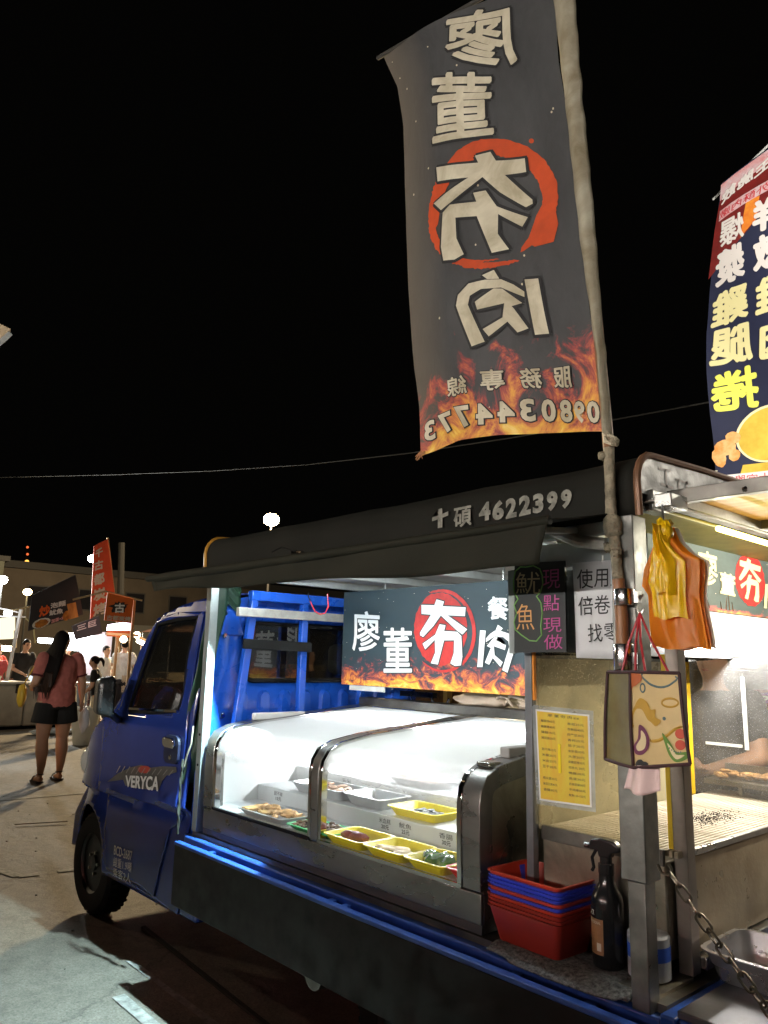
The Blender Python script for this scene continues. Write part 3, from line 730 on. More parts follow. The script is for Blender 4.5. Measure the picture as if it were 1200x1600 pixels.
# tail: plate, lamps
bx('tail_plate', (-1.015, 1.885, 0.672), (-0.45, 3.40, 0.690), mat('tail plate steel', (0.16, 0.16, 0.17), 0.4, 0.9, vary=0.4, scale=5, rvar=0.15), truck, bev=0.003)
bx('tailgate', (-1.015, 1.89, 0.60), (-0.46, 3.395, 0.668), BLUEB, truck, bev=0.006)
bx('tail_lamp', (-1.06, 1.93, 0.42), (-1.00, 2.14, 0.50), mat('red lamp', (0.5, 0.02, 0.01), 0.15, emit=(1, 0.05, 0.02), es=0.03), truck, bev=0.008)
# green tarpaulin and rope tied behind the cab
GT = mat('green tarpaulin', (0.012, 0.045, 0.022), 0.55, vary=0.4, scale=12, bump=0.1)
def tarp(u, v):
    z = 1.88 - 1.0 * v; x = -3.47 + 0.012 * math.sin(v * 17) + (u - .5) * (0.016 + 0.11 * math.exp(-((v - .78) / .15) ** 2)); y = 1.935 + 0.10 * (1 - v) * u + 0.015 * math.sin(v * 9 + u * 6) - 0.05 * v * (1 - u)
    return (x - 0.05 * v, y, z)
tp = thing('tarpaulin', 'narrow strip of dark green tarpaulin bunched between the blue cab and the front canopy post', 'tarpaulin', (-3.47, 1.94, 0.9))
MB().grid(tarp, 8, 30).build('cloth', GT, tp, smooth=True, solid=0.004)
def back_tarp(u, v): return (-3.475 + 0.006 * math.sin(v * 20), 1.95 + 0.17 * u, 1.90 - 0.16 * v - 0.02 * math.sin(u * 9))
MB().grid(back_tarp, 8, 8).build('cloth_fold', GT, tp, smooth=True, solid=0.003)
rp = thing('rope', 'thin dark rope hanging from the green tarpaulin down to the blue bed rail', 'rope', (-3.5, 1.87, 0.66))
pts = [(-3.50 + 0.006 * math.sin(k), 1.862 + 0.003 * math.cos(k * 1.3), 1.0 - 0.034 * k) for k in range(11)]
for ph in (0, PI): MB().tube([(p[0] + 0.004 * math.cos(i * 1.6 + ph), p[1] + 0.004 * math.sin(i * 1.6 + ph), p[2]) for i, p in enumerate(pts)], 0.004, 6).build('strand', mat('rope grey', (0.03, 0.035, 0.028), 0.9), rp, smooth=True)
MB().tube([(-3.43, 1.87, 1.16), (-3.42, 1.86, 1.08), (-3.455, 1.86, 1.02), (-3.475, 1.86, 0.97)], 0.004, 6).build('hook', mat('cream cord', (0.25, 0.24, 0.19), 0.8), rp, smooth=True)

# ================================================================ CANOPY
TARP = mat('dark awning cloth', (0.013, 0.013, 0.010), 0.8, spec=0.2, vary=0.35, scale=3, bump=0.06, bscale=200)
WPN = mat('white ceiling panel', (0.72, 0.73, 0.71), 0.5, vary=0.1, scale=4)
WFR = mat('white frame', (0.60, 0.63, 0.62), 0.5, vary=0.25, scale=12)
canopy = thing('truck_canopy', 'dark box canopy with rolled awning and raised tail flap standing on the truck bed', 'canopy', (-2.3, CY, 0.66))
CX0, CX1 = -3.47, -1.075
cp = [(1.905, 1.905), (1.900, 1.99)] + arc(1.985, 2.005, 0.085, 180, 90, 5) + [(2.3, 2.105), (2.675, 2.115), (3.05, 2.105)] + arc(3.37, 2.005, 0.085, 90, 0, 5) + [(3.45, 1.905)]
def roofcloth(u, v):
    t = v * (len(cp) - 1); k = min(int(t), len(cp) - 2); f = t - k
    y = cp[k][0] * (1 - f) + cp[k + 1][0] * f; z = cp[k][1] * (1 - f) + cp[k + 1][1] * f
    x = CX0 + (CX1 - CX0) * u
    s = -0.006 * abs(math.sin(u * PI * 4)) + 0.003 * noise.noise(Vector((x * 4, y * 3, z * 7)))
    return (x, y + (s if v < .15 else 0), z + s)
rc = MB().grid(roofcloth, 48, len(cp) * 2).build('roof_cloth', TARP, canopy, smooth=True, solid=0.006, soff=-1)
tl = MB(); lt = lambda a, b: (a, 1.900 - 0.012, b)
STEN = mat('faded stencil', (0.32, 0.31, 0.26), 0.8, vary=0.7, scale=26)
lay(tl, P([(0, .42), (.36, .46), (.36, 0), (.64, 0), (.64, .50), (1, .56), (1, .78), (.64, .70), (.62, 1), (.38, 1), (.38, .66), (0, .62)]), ((-1.854,1.949), (-1.777,1.952), (-1.777,2.019), (-1.855,2.018)), lt)
blay(tl, '碩', ((-1.750,1.942), (-1.672,1.946), (-1.672,2.010), (-1.750,2.009)), lambda a, b, k: (a, 1.888 - k, b), 0.0018)
dg = '4622399'; px = [752, 773, 794, 814, 835, 857, 879, 900]
tops = [788, 782, 780, 778, 772, 768, 766]; bots = [816, 815, 811, 808, 805, 802, 797]
DGL = [((-1.638,1.951), (-1.589,1.952), (-1.588,2.014), (-1.638,2.012)), ((-1.581,1.946), (-1.533,1.949), (-1.532,2.012), (-1.580,2.012)), ((-1.525,1.946), (-1.482,1.949), (-1.481,2.013), (-1.525,2.011)), ((-1.472,1.948), (-1.427,1.951), (-1.426,2.014), (-1.471,2.012)), ((-1.419,1.950), (-1.379,1.950), (-1.377,2.013), (-1.418,2.010)), ((-1.367,1.949), (-1.327,1.952), (-1.326,2.011), (-1.365,2.011)), ((-1.316,1.950), (-1.277,1.953), (-1.276,2.009), (-1.314,2.009))]
for c, q in zip(dg, DGL): lay(tl, glyph(c, 0.05), q, lt)
tag(tl.build('stencil_lettering', STEN, rc), kind='stuff')
# end caps with piping
CAPM = mat('canopy end sheet', (0.075, 0.072, 0.062), 0.42, 0.0, vary=0.45, scale=9, rvar=0.12, bump=0.35, bscale=16)
COP = mat('copper piping', (0.22, 0.11, 0.06), 0.45, 0.2, vary=0.3, scale=20)
for nm, x in (('end_cap', CX1 + 0.002), ('end_cap', CX0 - 0.006)):
    ec = MB().prism([(y, z - 0.004) for y, z in cp[1:-1]] + [(3.45, 1.97), (1.905, 1.97)], lambda a, b, d: (x + d, a, b), 0, 0.004).build(nm, CAPM if x > -2 else TARP, canopy)
    MB().tube([(x + 0.003, y, z) for y, z in cp], 0.011, 8).build('piping', COP if x > -2 else mat('amber piping', (0.45, 0.22, 0.03), 0.4), canopy, smooth=True)
# faded square mark and creases on the rear cap
fm = MB(); fs = lambda a, b: (CX1 + 0.0075, a, b)
for q in ([(2.02, 2.055), (2.09, 2.06), (2.09, 2.068), (2.02, 2.063)], [(2.03, 2.01), (2.10, 2.01), (2.10, 2.018), (2.03, 2.018)], [(2.055, 2.01), (2.066, 2.01), (2.064, 2.065), (2.053, 2.065)], [(2.12, 2.0), (2.20, 2.0), (2.20, 2.008), (2.12, 2.008)], [(2.12, 2.04), (2.20, 2.04), (2.20, 2.048), (2.12, 2.048)], [(2.13, 2.0), (2.14, 2.0), (2.14, 2.05), (2.13, 2.05)], [(2.18, 2.0), (2.19, 2.0), (2.19, 2.05), (2.18, 2.05)]): lay(fm, P([(0, 0), (1, 0), (1, 1), (0, 1)]), q, fs)
fm.build('faded_mark', mat('faded brown print', (0.14, 0.09, 0.07), 0.5, vary=0.4, scale=60), canopy)
# ceiling and its bars
bx('ceiling', (CX0 + 0.02, 1.96, 1.925), (-1.42, 3.42, 1.935), WPN, canopy)
bx('ceiling', (-1.415, 1.96, 1.940), (-1.09, 3.42, 1.950), mat('yellow lit ceiling', (0.45, 0.40, 0.12), 0.5, vary=0.3), canopy)  # yellow of the nearby tube light is put into this ceiling colour
bx('edge_beam', (CX0, 1.912, 1.868), (-1.10, 1.952, 1.918), WFR, canopy, bev=0.003)
bx('edge_beam', (CX0, 3.40, 1.868), (-1.10, 3.44, 1.918), WFR, canopy, bev=0.003)
for x in (-3.44, -2.95, -2.45, -1.95, -1.50): bx('ceiling_bar', (x, 1.956, 1.885), (x + 0.035, 3.396, 1.921), WFR, canopy, bev=0.002)
bx('ceiling_bar', (-3.40, 2.30, 1.890), (-1.45, 2.33, 1.923), WFR, canopy)
# posts
fp = MB(); fp.box((-3.445, 1.905, 0.68), (-3.402, 1.911, 1.867)); fp.box((-3.445, 1.911, 0.68), (-3.440, 1.948, 1.867)); fp.box((-3.407, 1.911, 0.68), (-3.402, 1.948, 1.867))
pf = fp.build('front_post', ALU, canopy, bev=0.001)
bx('post_back', (-3.475, 1.93, 0.68), (-3.447, 1.95, 1.867), mat('dark seal', (0.03, 0.032, 0.03), 0.6), canopy)
for z in (0.98, 1.12): MB().lathe([(0.006, 0), (0.006, 0.003)], n=10, M=Matrix.Translation((-3.424, 1.905, z)) @ Matrix.Rotation(R(90), 4, 'X')).build('post_hole', BLK, pf)
bx('middle_post', (-1.572, 2.035, 0.70), (-1.545, 2.062, 1.92), mat('grey post', (0.22, 0.23, 0.25), 0.4, 0.6, vary=0.3), canopy, bev=0.002)
bx('orange_seal', (-1.5445, 2.040, 1.38), (-1.538, 2.052, 1.54), mat('orange edging', (0.75, 0.25, 0.02), 0.5), canopy)
RP = mat('worn rear post', (0.26, 0.26, 0.24), 0.42, 0.8, vary=0.45, scale=9, rvar=0.15, bump=0.08)
bx('rear_post', (-1.135, 1.885, 0.655), (-1.085, 1.935, 0.955), RP, canopy, bev=0.003)
bx('rear_post', (-1.150, 1.880, 0.956), (-1.078, 1.952, 1.905), RP, canopy, bev=0.003)
bx('rear_post', (-1.122, 2.105, 0.690), (-1.082, 2.150, 1.905), mat('pinkish post', (0.30, 0.26, 0.23), 0.4, 0.75, vary=0.3), canopy, bev=0.002)
bx('yellow_edge', (-1.136, 2.106, 1.00), (-1.1225, 2.116, 1.53), mat('yellow edging', (0.85, 0.60, 0.02), 0.4), canopy)
bx('post_foot', (-1.20, 1.93, 0.676), (-1.09, 2.12, 0.684), STD, canopy)
# steel panel beside the rear post, upper part
bx('corner_panel', (-1.18, 2.000, 1.56), (-1.152, 2.006, 1.867), STK, canopy)
bx('fascia', (-1.545, 1.975, 1.79), (-1.155, 1.995, 1.866), mat('white fascia', (0.50, 0.55, 0.56), 0.4, 0.4, vary=0.2), canopy, bev=0.003)
bx('fascia', (-1.543, 2.045, 1.535), (-1.155, 2.055, 1.788), STK, canopy)
MB().tube([(-1.420,1.930,1.921), (-1.340,1.900,1.883), (-1.263,1.900,1.850), (-1.197,1.930,1.839)], [0.012, 0.017, 0.019, 0.018], 10).build('awning_arm', mat('white arm', (0.55, 0.54, 0.48), 0.6, vary=0.4, scale=30), canopy, smooth=True)
MB().tube([(-1.405,1.900,1.920), (-1.346,1.870,1.893), (-1.388,2.000,1.866)], 0.010, 8).build('awning_arm', MC['white arm'], canopy, smooth=True)
# awning
AY = 1.60
def awn(u, v):
    x = -3.50 + u * 2.36
    y = 1.90 - 0.30 * v; z = 1.920 - 0.066 * v - 0.012 * math.sin(PI * v) * (0.6 + 0.4 * math.sin(u * 11))
    z += 0.004 * noise.noise(Vector((x * 5, y * 5, 0))) + (0.010 * u * v)
    if u < 0.02: z -= 0.012
    return (x + 0.06 * v * (1 - u), y, z)
aw = MB().grid(awn, 60, 10).build('awning_cloth', TARP, canopy, smooth=True, solid=0.004, soff=-1)
VL = mat('awning valance', (0.016, 0.016, 0.010), 0.75, spec=0.2, vary=0.3, scale=5, bump=0.08, bscale=150)
def val(u, v):
    x = -3.44 + u * 2.29; h = 0.066 + 0.058 * u
    z0 = 1.856 + 0.010 * u
    return (x - 0.045 * v * u - 0.01 * v * math.sin(u * 30) * .3, AY + 0.012 * math.sin(u * 23 + 2 * v) * v + 0.01 * v, z0 - h * v + 0.006 * math.sin(u * 14))
MB().grid(val, 70, 8).build('valance', VL, aw, smooth=True, solid=0.004)
MB().tube([(-3.50, AY + 0.012, 1.852), (-3.3, AY + 0.004, 1.848), (-2.4, AY + 0.002, 1.850), (-1.15, AY + 0.002, 1.858)], [0.014, 0.020, 0.018, 0.011], 12).build('roller', VL, canopy, smooth=True)
for x in (-3.40, -1.30): MB().bar((x, AY + 0.02, 1.852), (x + .02, 1.91, 1.885), 0.018, 0.018).build('awning_arm', WFR, canopy, bev=0.002)
MB().tube([(-2.309,1.620,1.876), (-2.252,1.620,1.869)], 0.010, 8).build('awning_clip', CHR, canopy, smooth=True)
MB().tube([(-2.264,1.600,1.875), (-2.386,1.620,1.905), (-2.479,1.640,1.898)], 0.003, 6).build('awning_cord', BLK, canopy, smooth=True)
# tail flap held up behind
FLW = mat('flap underside wood', (0.42, 0.22, 0.09), 0.42, vary=0.35, scale=3, stretch=(1, 6, 1), rvar=0.1)
fl = bx('tail_flap', (-1.04, 2.06, 1.985), (-0.30, 3.38, 1.998), FLW, canopy)
for a, b in (((-1.06, 2.045, 1.955), (-0.30, 2.075, 1.995)), ((-1.07, 2.078, 1.952), (-1.035, 3.36, 1.984)), ((-1.03, 2.62, 1.955), (-0.30, 2.65, 1.984)), ((-0.70, 2.08, 1.957), (-0.67, 3.36, 1.9845)), ((-1.06, 3.365, 1.95), (-0.30, 3.39, 1.984))):
    bx('flap_rail', a, b, STK, fl, bev=0.002)
bx('light_seal_strip', (-1.071, 1.93, 1.944), (-1.036, 3.37, 1.950), STK, canopy)  # strip added to stop tube light leaking up on to the end cap
bx('hinge_bracket', (-1.10, 1.955, 1.925), (-1.055, 2.045, 1.985), STL, canopy, bev=0.003)
for p in ((-1.079,1.940,1.984), (-1.081,1.940,1.935), (-0.839,2.050,1.967)): MB().sph(p, 0.010, 8).build('rivet', CHR, canopy, smooth=True)

# ================================================================ DISPLAY REFRIGERATOR
fr = thing('display_refrigerator', 'long steel display refrigerator with curved fogged glass front holding food trays', 'refrigerator', (-2.5, 2.4, 0.68))
FP = [(1.932, 0.80), (1.928, 0.95), (1.928, 1.05), (1.936, 1.095), (1.960, 1.130), (2.02, 1.155), (2.17, 1.178), (2.5, 1.205), (2.88, 1.235)]
X0, X1 = -3.375, -1.66
FS = mat('fridge steel', (0.27, 0.26, 0.245), 0.32, 0.85, vary=0.3, scale=8, rvar=0.12, bump=0.04, stretch=(0.4, 1, 1))
INN = mat('white liner', (0.80, 0.82, 0.82), 0.45)
bx('base', (X0, 1.935, 0.678), (X1, 2.92, 0.79), FS, fr, bev=0.004)
bx('base_rail', (X0, 1.922, 0.705), (X1, 1.934, 0.795), FS, fr, bev=0.003)
bx('foot_rail', (X0, 1.926, 0.678), (X1, 1.934, 0.7045), mat('dark trim', (0.05, 0.05, 0.05), 0.5), fr)
def frame(x0, x1, name, m, wid=0.03):
    mb = MB(); n = len(FP)
    nor = []
    for i in range(n):
        a = Vector(FP[max(0, i - 1)]); b = Vector(FP[min(n - 1, i + 1)]); d = (b - a).normalized(); nor.append(Vector((-d.y, d.x)))
    o = [Vector(FP[i]) + nor[i] * 0.012 for i in range(n)]; q = [Vector(FP[i]) - nor[i] * wid for i in range(n)]
    vs = []
    for i in range(n):
        for x in (x0, x1): vs += [(x, o[i].x, o[i].y), (x, q[i].x, q[i].y)]
    fs = []
    for i in range(n - 1):
        a = 4 * i; b = a + 4; fs += [(a, b, b + 2, a + 2), (a + 1, a + 3, b + 3, b + 1), (a, a + 1, b + 1, b), (a + 2, b + 2, b + 3, a + 3)]
    fs += [(0, 2, 3, 1), (4 * n - 4, 4 * n - 3, 4 * n - 1, 4 * n - 2)]
    return mb.add(vs, fs).build(name, m, fr, bev=0.003, smooth=True, ang=50)
frame(X0 - 0.002, X0 + 0.075, 'end_frame', FS, 0.05)
frame(X0 + 0.078, X0 + 0.10, 'glass_trim', CHR, 0.02)
frame(-2.535, -2.490, 'middle_frame', FS, 0.03); frame(-2.487, -2.470, 'glass_trim', CHR, 0.02); frame(-2.556, -2.538, 'glass_trim', CHR, 0.02)
frame(X1 - 0.075, X1, 'end_frame', FS, 0.05); frame(X1 - 0.10, X1 - 0.078, 'glass_trim', CHR, 0.02)
# side walls
wallp = [(y, z) for y, z in FP] + [(2.90, 0.795), (1.935, 0.795)]
MB().prism(wallp, lambda a, b, d: (d, a + 0.003, b - 0.004), X1 - 0.010, X1 - 0.001).build('end_panel', STD, fr)
MB().prism(wallp, lambda a, b, d: (d, a + 0.003, b - 0.004), X0 + 0.002, X0 + 0.012).build('end_panel', INN, fr)
bx('back_panel', (X0, 2.885, 0.79), (X1, 2.92, 1.215), INN, fr)
bx('back_rim', (X0, 2.862, 1.240), (X1, 2.935, 1.285), STK, fr, bev=0.004)
# liner with steps
steps = [(1.945, 2.21, 0.805), (2.21, 2.44, 0.875), (2.44, 2.66, 0.945), (2.66, 2.884, 1.02)]
for i, (y0, y1, z) in enumerate(steps): bx('shelf_step', (X0 + 0.013, y0, 0.791), (X1 - 0.011, y1, z), mat('brushed shelf', (0.72, 0.74, 0.75), 0.35, 0.25, vary=0.1), fr, bev=0.003)
# glass
FG = glassy('fogged display glass', tint=(0.96, 0.97, 0.97), dust=0.035, dcol=(0.85, 0.87, 0.88), refl=0.35, fogz=(1.07, 1.20, 0.92), scale=5)
def gl(xa, xb):
    def fn(u, v):
        t = v * (len(FP) - 1); k = min(int(t), len(FP) - 2); f = t - k
        return (xa + (xb - xa) * u, FP[k][0] * (1 - f) + FP[k + 1][0] * f, FP[k][1] * (1 - f) + FP[k + 1][1] * f)
    return MB().grid(fn, 4, 32, uv=False).build('glass_panel', FG, fr, smooth=True, ang=80)
gl(X0 + 0.09, -2.545); gl(-2.48, X1 - 0.09)
bx('bottom_trim', (X0 + 0.08, 1.918, 0.796), (-2.54, 1.926, 0.808), BLK, fr); bx('bottom_trim', (-2.485, 1.918, 0.796), (X1 - 0.08, 1.926, 0.808), CHR, fr)
# hinge plates on top
bx('hinge_plate', (X0 + 0.045, 2.13, 1.188), (X0 + 0.075, 2.44, 1.222), mat('white plastic', (0.7, 0.7, 0.68), 0.4), fr, bev=0.006)
bx('hinge_plate', (X1 - 0.07, 2.10, 1.181), (X1 - 0.03, 2.40, 1.215), mat('grey plastic', (0.25, 0.24, 0.23), 0.5), fr, bev=0.004)
bx('catch', (X1 - 0.075, 1.985, 1.160), (X1 - 0.02, 2.05, 1.176), STL, fr, bev=0.004)
# tubes inside
for xa, xb in ((X0 + 0.12, -2.60), (-2.44, X1 - 0.13)):
    MB().tube([(xa, 2.62, 1.188), (xb, 2.62, 1.188)], 0.010, 8).build('light_tube', emis('fridge tube glow', (0.94, 0.98, 1.0), 190), fr, smooth=True)
# price stickers
rs = random.Random(11)
INK = mat('print ink', (0.03, 0.03, 0.03), 0.7)
names = ['甜不辣', '米血糕', '魷魚', '香腸', '雞翅', '豆干', '玉米', '四季豆']
k = 0
for yy, zz, xs in ((2.2085, 0.843, (-3.18, -2.42, -2.30, -2.08, -1.93, -1.84)), (2.4385, 0.912, (-2.95, -2.20, -2.05, -1.85)), (2.6585, 0.985, (-2.75, -2.30, -2.0))):
    for x in xs:
        mb = MB()
        lay(mb, glyph(names[k % 8], 0.0), ((x - 0.035, zz), (x + 0.035, zz), (x + 0.035, zz + 0.02), (x - 0.035, zz + 0.02)), lambda a, b: (a, yy, b))
        lay(mb, glyph(str(15 + 5 * (k % 6)) + '元', 0.02), ((x - 0.02, zz - 0.022), (x + 0.025, zz - 0.022), (x + 0.025, zz - 0.004), (x - 0.02, zz - 0.004)), lambda a, b: (a, yy, b))
        mb.build('price_lettering', INK, fr); k += 1
# tray builder
def tray_mb(w, d, h, flare=0.02, rim=0.008, th=0.003, r=0.02):
    mb = MB(); n = 4
    def ring(a, b, z, rr): return [(x, y, z) for x, y in rrect(-a / 2, -b / 2, a / 2, b / 2, max(0.004, rr), n)]
    rings = [ring(w - 2 * flare, d - 2 * flare, 0, r), ring(w, d, h - th, r), ring(w + 2 * rim, d + 2 * rim, h - th, r + rim), ring(w + 2 * rim, d + 2 * rim, h, r + rim), ring(w - 2 * th, d - 2 * th, h, r), ring(w - 2 * flare - 2 * th, d - 2 * flare - 2 * th, th, r)]
    m = len(rings[0]); vs = [v for rg in rings for v in rg]; fs = [tuple(reversed(range(m)))]
    for k in range(len(rings) - 1):
        for j in range(m):
            j2 = (j + 1) % m; fs.append((k * m + j, k * m + j2, (k + 1) * m + j2, (k + 1) * m + j))
    fs.append(tuple(range((len(rings) - 1) * m, len(rings) * m)))
    return mb.add(vs, fs)
def tray(c, w, d, h, m, label, rot=0, group='food trays in the display refrigerator', **k):
    o = tray_mb(w, d, h, **k).build('food_tray', m, smooth=True, ang=40)
    o.location = c; o.rotation_euler.z = R(rot); return tag(o, label, 'tray', group)
YEL = mat('yellow plastic', (0.80, 0.66, 0.02), 0.35, sub=0.0); GRN = mat('green plastic', (0.02, 0.45, 0.13), 0.4); RDP = mat('red plastic', (0.65, 0.03, 0.02), 0.35)
ALT = mat('tray steel', (0.62, 0.63, 0.64), 0.28, 0.8)
Z1, Z2, Z3 = 0.8055, 0.8755, 0.9455
tray((-2.93, 2.02, Z1), 0.34, 0.16, 0.028, ALT, 'shallow steel tray of pale fried pieces nearest the cab in the refrigerator')
tray((-2.585, 2.015, Z1), 0.28, 0.15, 0.022, GRN, 'green tray of brown skewers on the lowest refrigerator shelf')
tray((-2.345, 2.01, Z1), 0.22, 0.175, 0.035, YEL, 'yellow tray with two dark sausages on the lowest shelf')
tray((-2.12, 2.01, Z1), 0.205, 0.175, 0.035, YEL, 'yellow tray of pale fish cakes between the sausages and the green peppers')
tray((-1.915, 2.01, Z1), 0.185, 0.175, 0.035, YEL, 'yellow tray with bagged green peppers on the lowest shelf')
tray((-1.785, 2.015, Z1), 0.085, 0.15, 0.035, RDP, 'small red tray in the near corner of the refrigerator')
tray((-2.92, 2.31, Z2), 0.36, 0.17, 0.045, ALT, 'steel tray of pale skewered meat on the second shelf by the middle frame')
tray((-2.60, 2.325, Z2), 0.24, 0.18, 0.045, ALT, 'nearly empty steel tray on the second shelf right of the skewered meat', rot=0)
tray((-2.30, 2.32, Z2), 0.27, 0.17, 0.035, YEL, 'yellow tray of dark kelp alone on the second shelf')
tray((-1.86, 2.32, Z2), 0.14, 0.17, 0.035, YEL, 'yellow tray cut off by the end frame of the refrigerator')
tray((-2.55, 2.55, Z3), 0.30, 0.15, 0.03, ALT, 'steel tray of pinkish meat high in the fogged part of the refrigerator', rot=0)
tray((-2.12, 2.55, Z3), 0.30, 0.15, 0.03, ALT, 'steel tray of reddish slices at the upper right behind the fog')
# food
def lump(mb, c, r, rnd, el=2.0, ang=None, flat=0.6):
    a = rnd.uniform(0, PI) if ang is None else ang
    M = Matrix.Rotation(a, 3, 'Z'); b = len(mb.v)
    mb.sph(c, r * el, 8, rz=r * flat, ry=r, M=M)
    for i in range(b, len(mb.v)):
        v = Vector(mb.v[i]); mb.v[i] = tuple(v + Vector((1, 1, 1)) * r * 0.25 * noise.noise(v * 60))
def food(name, label, cat, m, c, w, d, n, r, seed, el=2.0, ang=None, flat=0.6, sticks=0):
    rnd = random.Random(seed); t = thing(name, label, cat, c)
    if n <= 8:
        for i in range(n):
            mb = MB(); lump(mb, (c[0] - w / 2 + w * (i + .5) / n, c[1] + rnd.uniform(-d, d) * .3, c[2] + r * flat), r, rnd, el, ang if ang is None else ang + rnd.uniform(-.2, .2), flat)
            mb.build('piece', m, t, smooth=True)
    else:
        mb = MB()
        for i in range(n): lump(mb, (c[0] + rnd.uniform(-w, w) / 2, c[1] + rnd.uniform(-d, d) / 2, c[2] + r * flat + rnd.uniform(0, 1) * r * 1.2), r, rnd, el, ang if ang is None else ang + rnd.uniform(-.3, .3), flat)
        tag(mb.build('pieces', m, t, smooth=True), kind='stuff')
    for i in range(sticks):
        x = c[0] - w / 2 + w * (i + .5) / sticks
        MB().tube([(x + rnd.uniform(-.01, .01), c[1] - d * .75, c[2] + r), (x, c[1] + d * .4, c[2] + r * 1.3)], 0.0018, 5).build('bamboo_stick', mat('bamboo', (0.65, 0.48, 0.24), 0.6), t)
    return t
food('fried_fish_cakes', 'pale golden fried pieces heaped in the steel tray by the cab', 'food', mat('fried dough', (0.62, 0.36, 0.13), 0.6, vary=0.35, scale=30), (-2.92, 2.02, Z1 + .006), 0.27, 0.11, 34, 0.015, 1, 2.4)
food('meat_skewers', 'brown vegetable and meat skewers in the green tray', 'food', mat('brown skewer meat', (0.16, 0.08, 0.03), 0.5, vary=0.5, scale=50), (-2.585, 2.015, Z1 + .006), 0.23, 0.11, 60, 0.012, 2, 1.5, sticks=6)
food('sausages', 'two thick dark red sausages in a yellow tray', 'food', mat('sausage skin', (0.24, 0.05, 0.03), 0.3, vary=0.3, scale=30, coat=0.4), (-2.355, 2.0, Z1 + .006), 0.08, 0.03, 2, 0.022, 3, 2.4, 0.15, 0.9)
food('fish_cake_slices', 'pale oval fish cakes and a long roll in a yellow tray', 'food', mat('pale fish cake', (0.80, 0.62, 0.30), 0.5, vary=0.2, scale=30), (-2.12, 2.0, Z1 + .008), 0.14, 0.07, 8, 0.020, 4, 2.1, 0.5, 0.55)
food('green_peppers', 'shiny green peppers wrapped in clear plastic in a yellow tray', 'vegetables', mat('wrapped green pepper', (0.07, 0.20, 0.03), 0.12, vary=0.5, scale=25, coat=1.0), (-1.915, 2.0, Z1 + .006), 0.11, 0.06, 8, 0.026, 5, 1.5, None, 0.9)
food('kelp_slices', 'low heap of black kelp slices in the single yellow tray', 'food', mat('kelp', (0.02, 0.025, 0.012), 0.4, vary=0.4, scale=40), (-2.28, 2.32, Z2 + .004), 0.15, 0.08, 40, 0.011, 6, 1.8, flat=0.5)
food('raw_skewers', 'pale raw meat skewers in the steel tray on the second shelf', 'food', mat('raw meat', (0.55, 0.36, 0.26), 0.45, vary=0.4, scale=40), (-2.92, 2.31, Z2 + .02), 0.28, 0.10, 34, 0.012, 7, 2.0, sticks=5)
food('meat_slices', 'pink meat slices in the upper steel tray', 'food', mat('pink meat', (0.60, 0.33, 0.26), 0.45, vary=0.3, scale=40), (-2.55, 2.55, Z3 + .012), 0.24, 0.09, 26, 0.012, 8, 1.8)
food('ham_slices', 'reddish meat slices in the steel tray behind the foggiest glass', 'food', mat('ham', (0.55, 0.22, 0.16), 0.45, vary=0.3, scale=40), (-2.12, 2.55, Z3 + .012), 0.24, 0.09, 26, 0.012, 9, 1.8)
food('cake_piece', 'small pale piece lying in the red tray', 'food', MC['pale fish cake'], (-1.785, 2.0, Z1 + .006), 0.03, 0.02, 1, 0.010, 10, 2.0, 0.2)

# things lying on top of the refrigerator
SACK = mat('cream woven sack', (0.62, 0.52, 0.34), 0.7, vary=0.3, scale=6, stretch=(1, 1, 8), bump=0.15, bscale=30)
sk = thing('sack', 'cream plastic sack standing behind the refrigerator below the shop sign', 'sack', (-2.40, 3.02, 1.16))
def sackf(u, v):
    t = 2 * PI * u; r = 0.105 * (1 - 0.10 * v) * (1 + 0.04 * math.sin(5 * t + v * 4) + 0.03 * noise.noise(Vector((math.cos(t) * 2, math.sin(t) * 2, v * 5))))
    return (-2.40 + r * math.cos(t), 3.03 + r * .8 * math.sin(t), 1.14 + 0.24 * v)
MB().grid(sackf, 28, 16).build('sack_body', SACK, sk, smooth=True)
bg = thing('tied_bag', 'crumpled cream plastic bag with knotted handles lying on the refrigerator rim', 'bag', (-2.35, 2.91, 1.262))
CRP = mat('crumpled cream plastic', (0.70, 0.58, 0.46), 0.4, vary=0.25, scale=12, bump=0.3, bscale=25)
def blob(cx, cy, cz, rx, ry, rz, amp, sc, seed, name, m, par, n=26, floor=None):
    def f(u, v):
        t = 2 * PI * u; p = PI * v; d = Vector((math.sin(p) * math.cos(t), math.sin(p) * math.sin(t), math.cos(p)))
        k = 1 + amp * noise.noise(d * sc + Vector((seed, 0, 0)))
        z = cz + rz * d.z * k
        if floor is not None: z = max(z, floor)
        return (cx + rx * d.x * k, cy + ry * d.y * k, z)
    return MB().grid(f, n, n // 2, uv=False).build(name, m, par, smooth=True, ang=80)
blob(-2.52, 2.925, 1.308, 0.16, 0.07, 0.035, 0.3, 2.2, 1, 'bag_body', CRP, bg, floor=1.2855)
blob(-2.20, 2.92, 1.308, 0.10, 0.05, 0.028, 0.4, 2.5, 4, 'bag_body', CRP, bg, floor=1.2855)
MB().tube([(-2.42, 2.90, 1.298), (-2.38, 2.88, 1.338), (-2.33, 2.88, 1.333), (-2.31, 2.9, 1.293)], 0.006, 8).build('bag_handle', CRP, bg, smooth=True)
MB().tube([(-2.36, 2.90, 1.298), (-2.31, 2.88, 1.343), (-2.24, 2.88, 1.333), (-2.16, 2.9, 1.298)], 0.006, 8).build('bag_handle', CRP, bg, smooth=True)

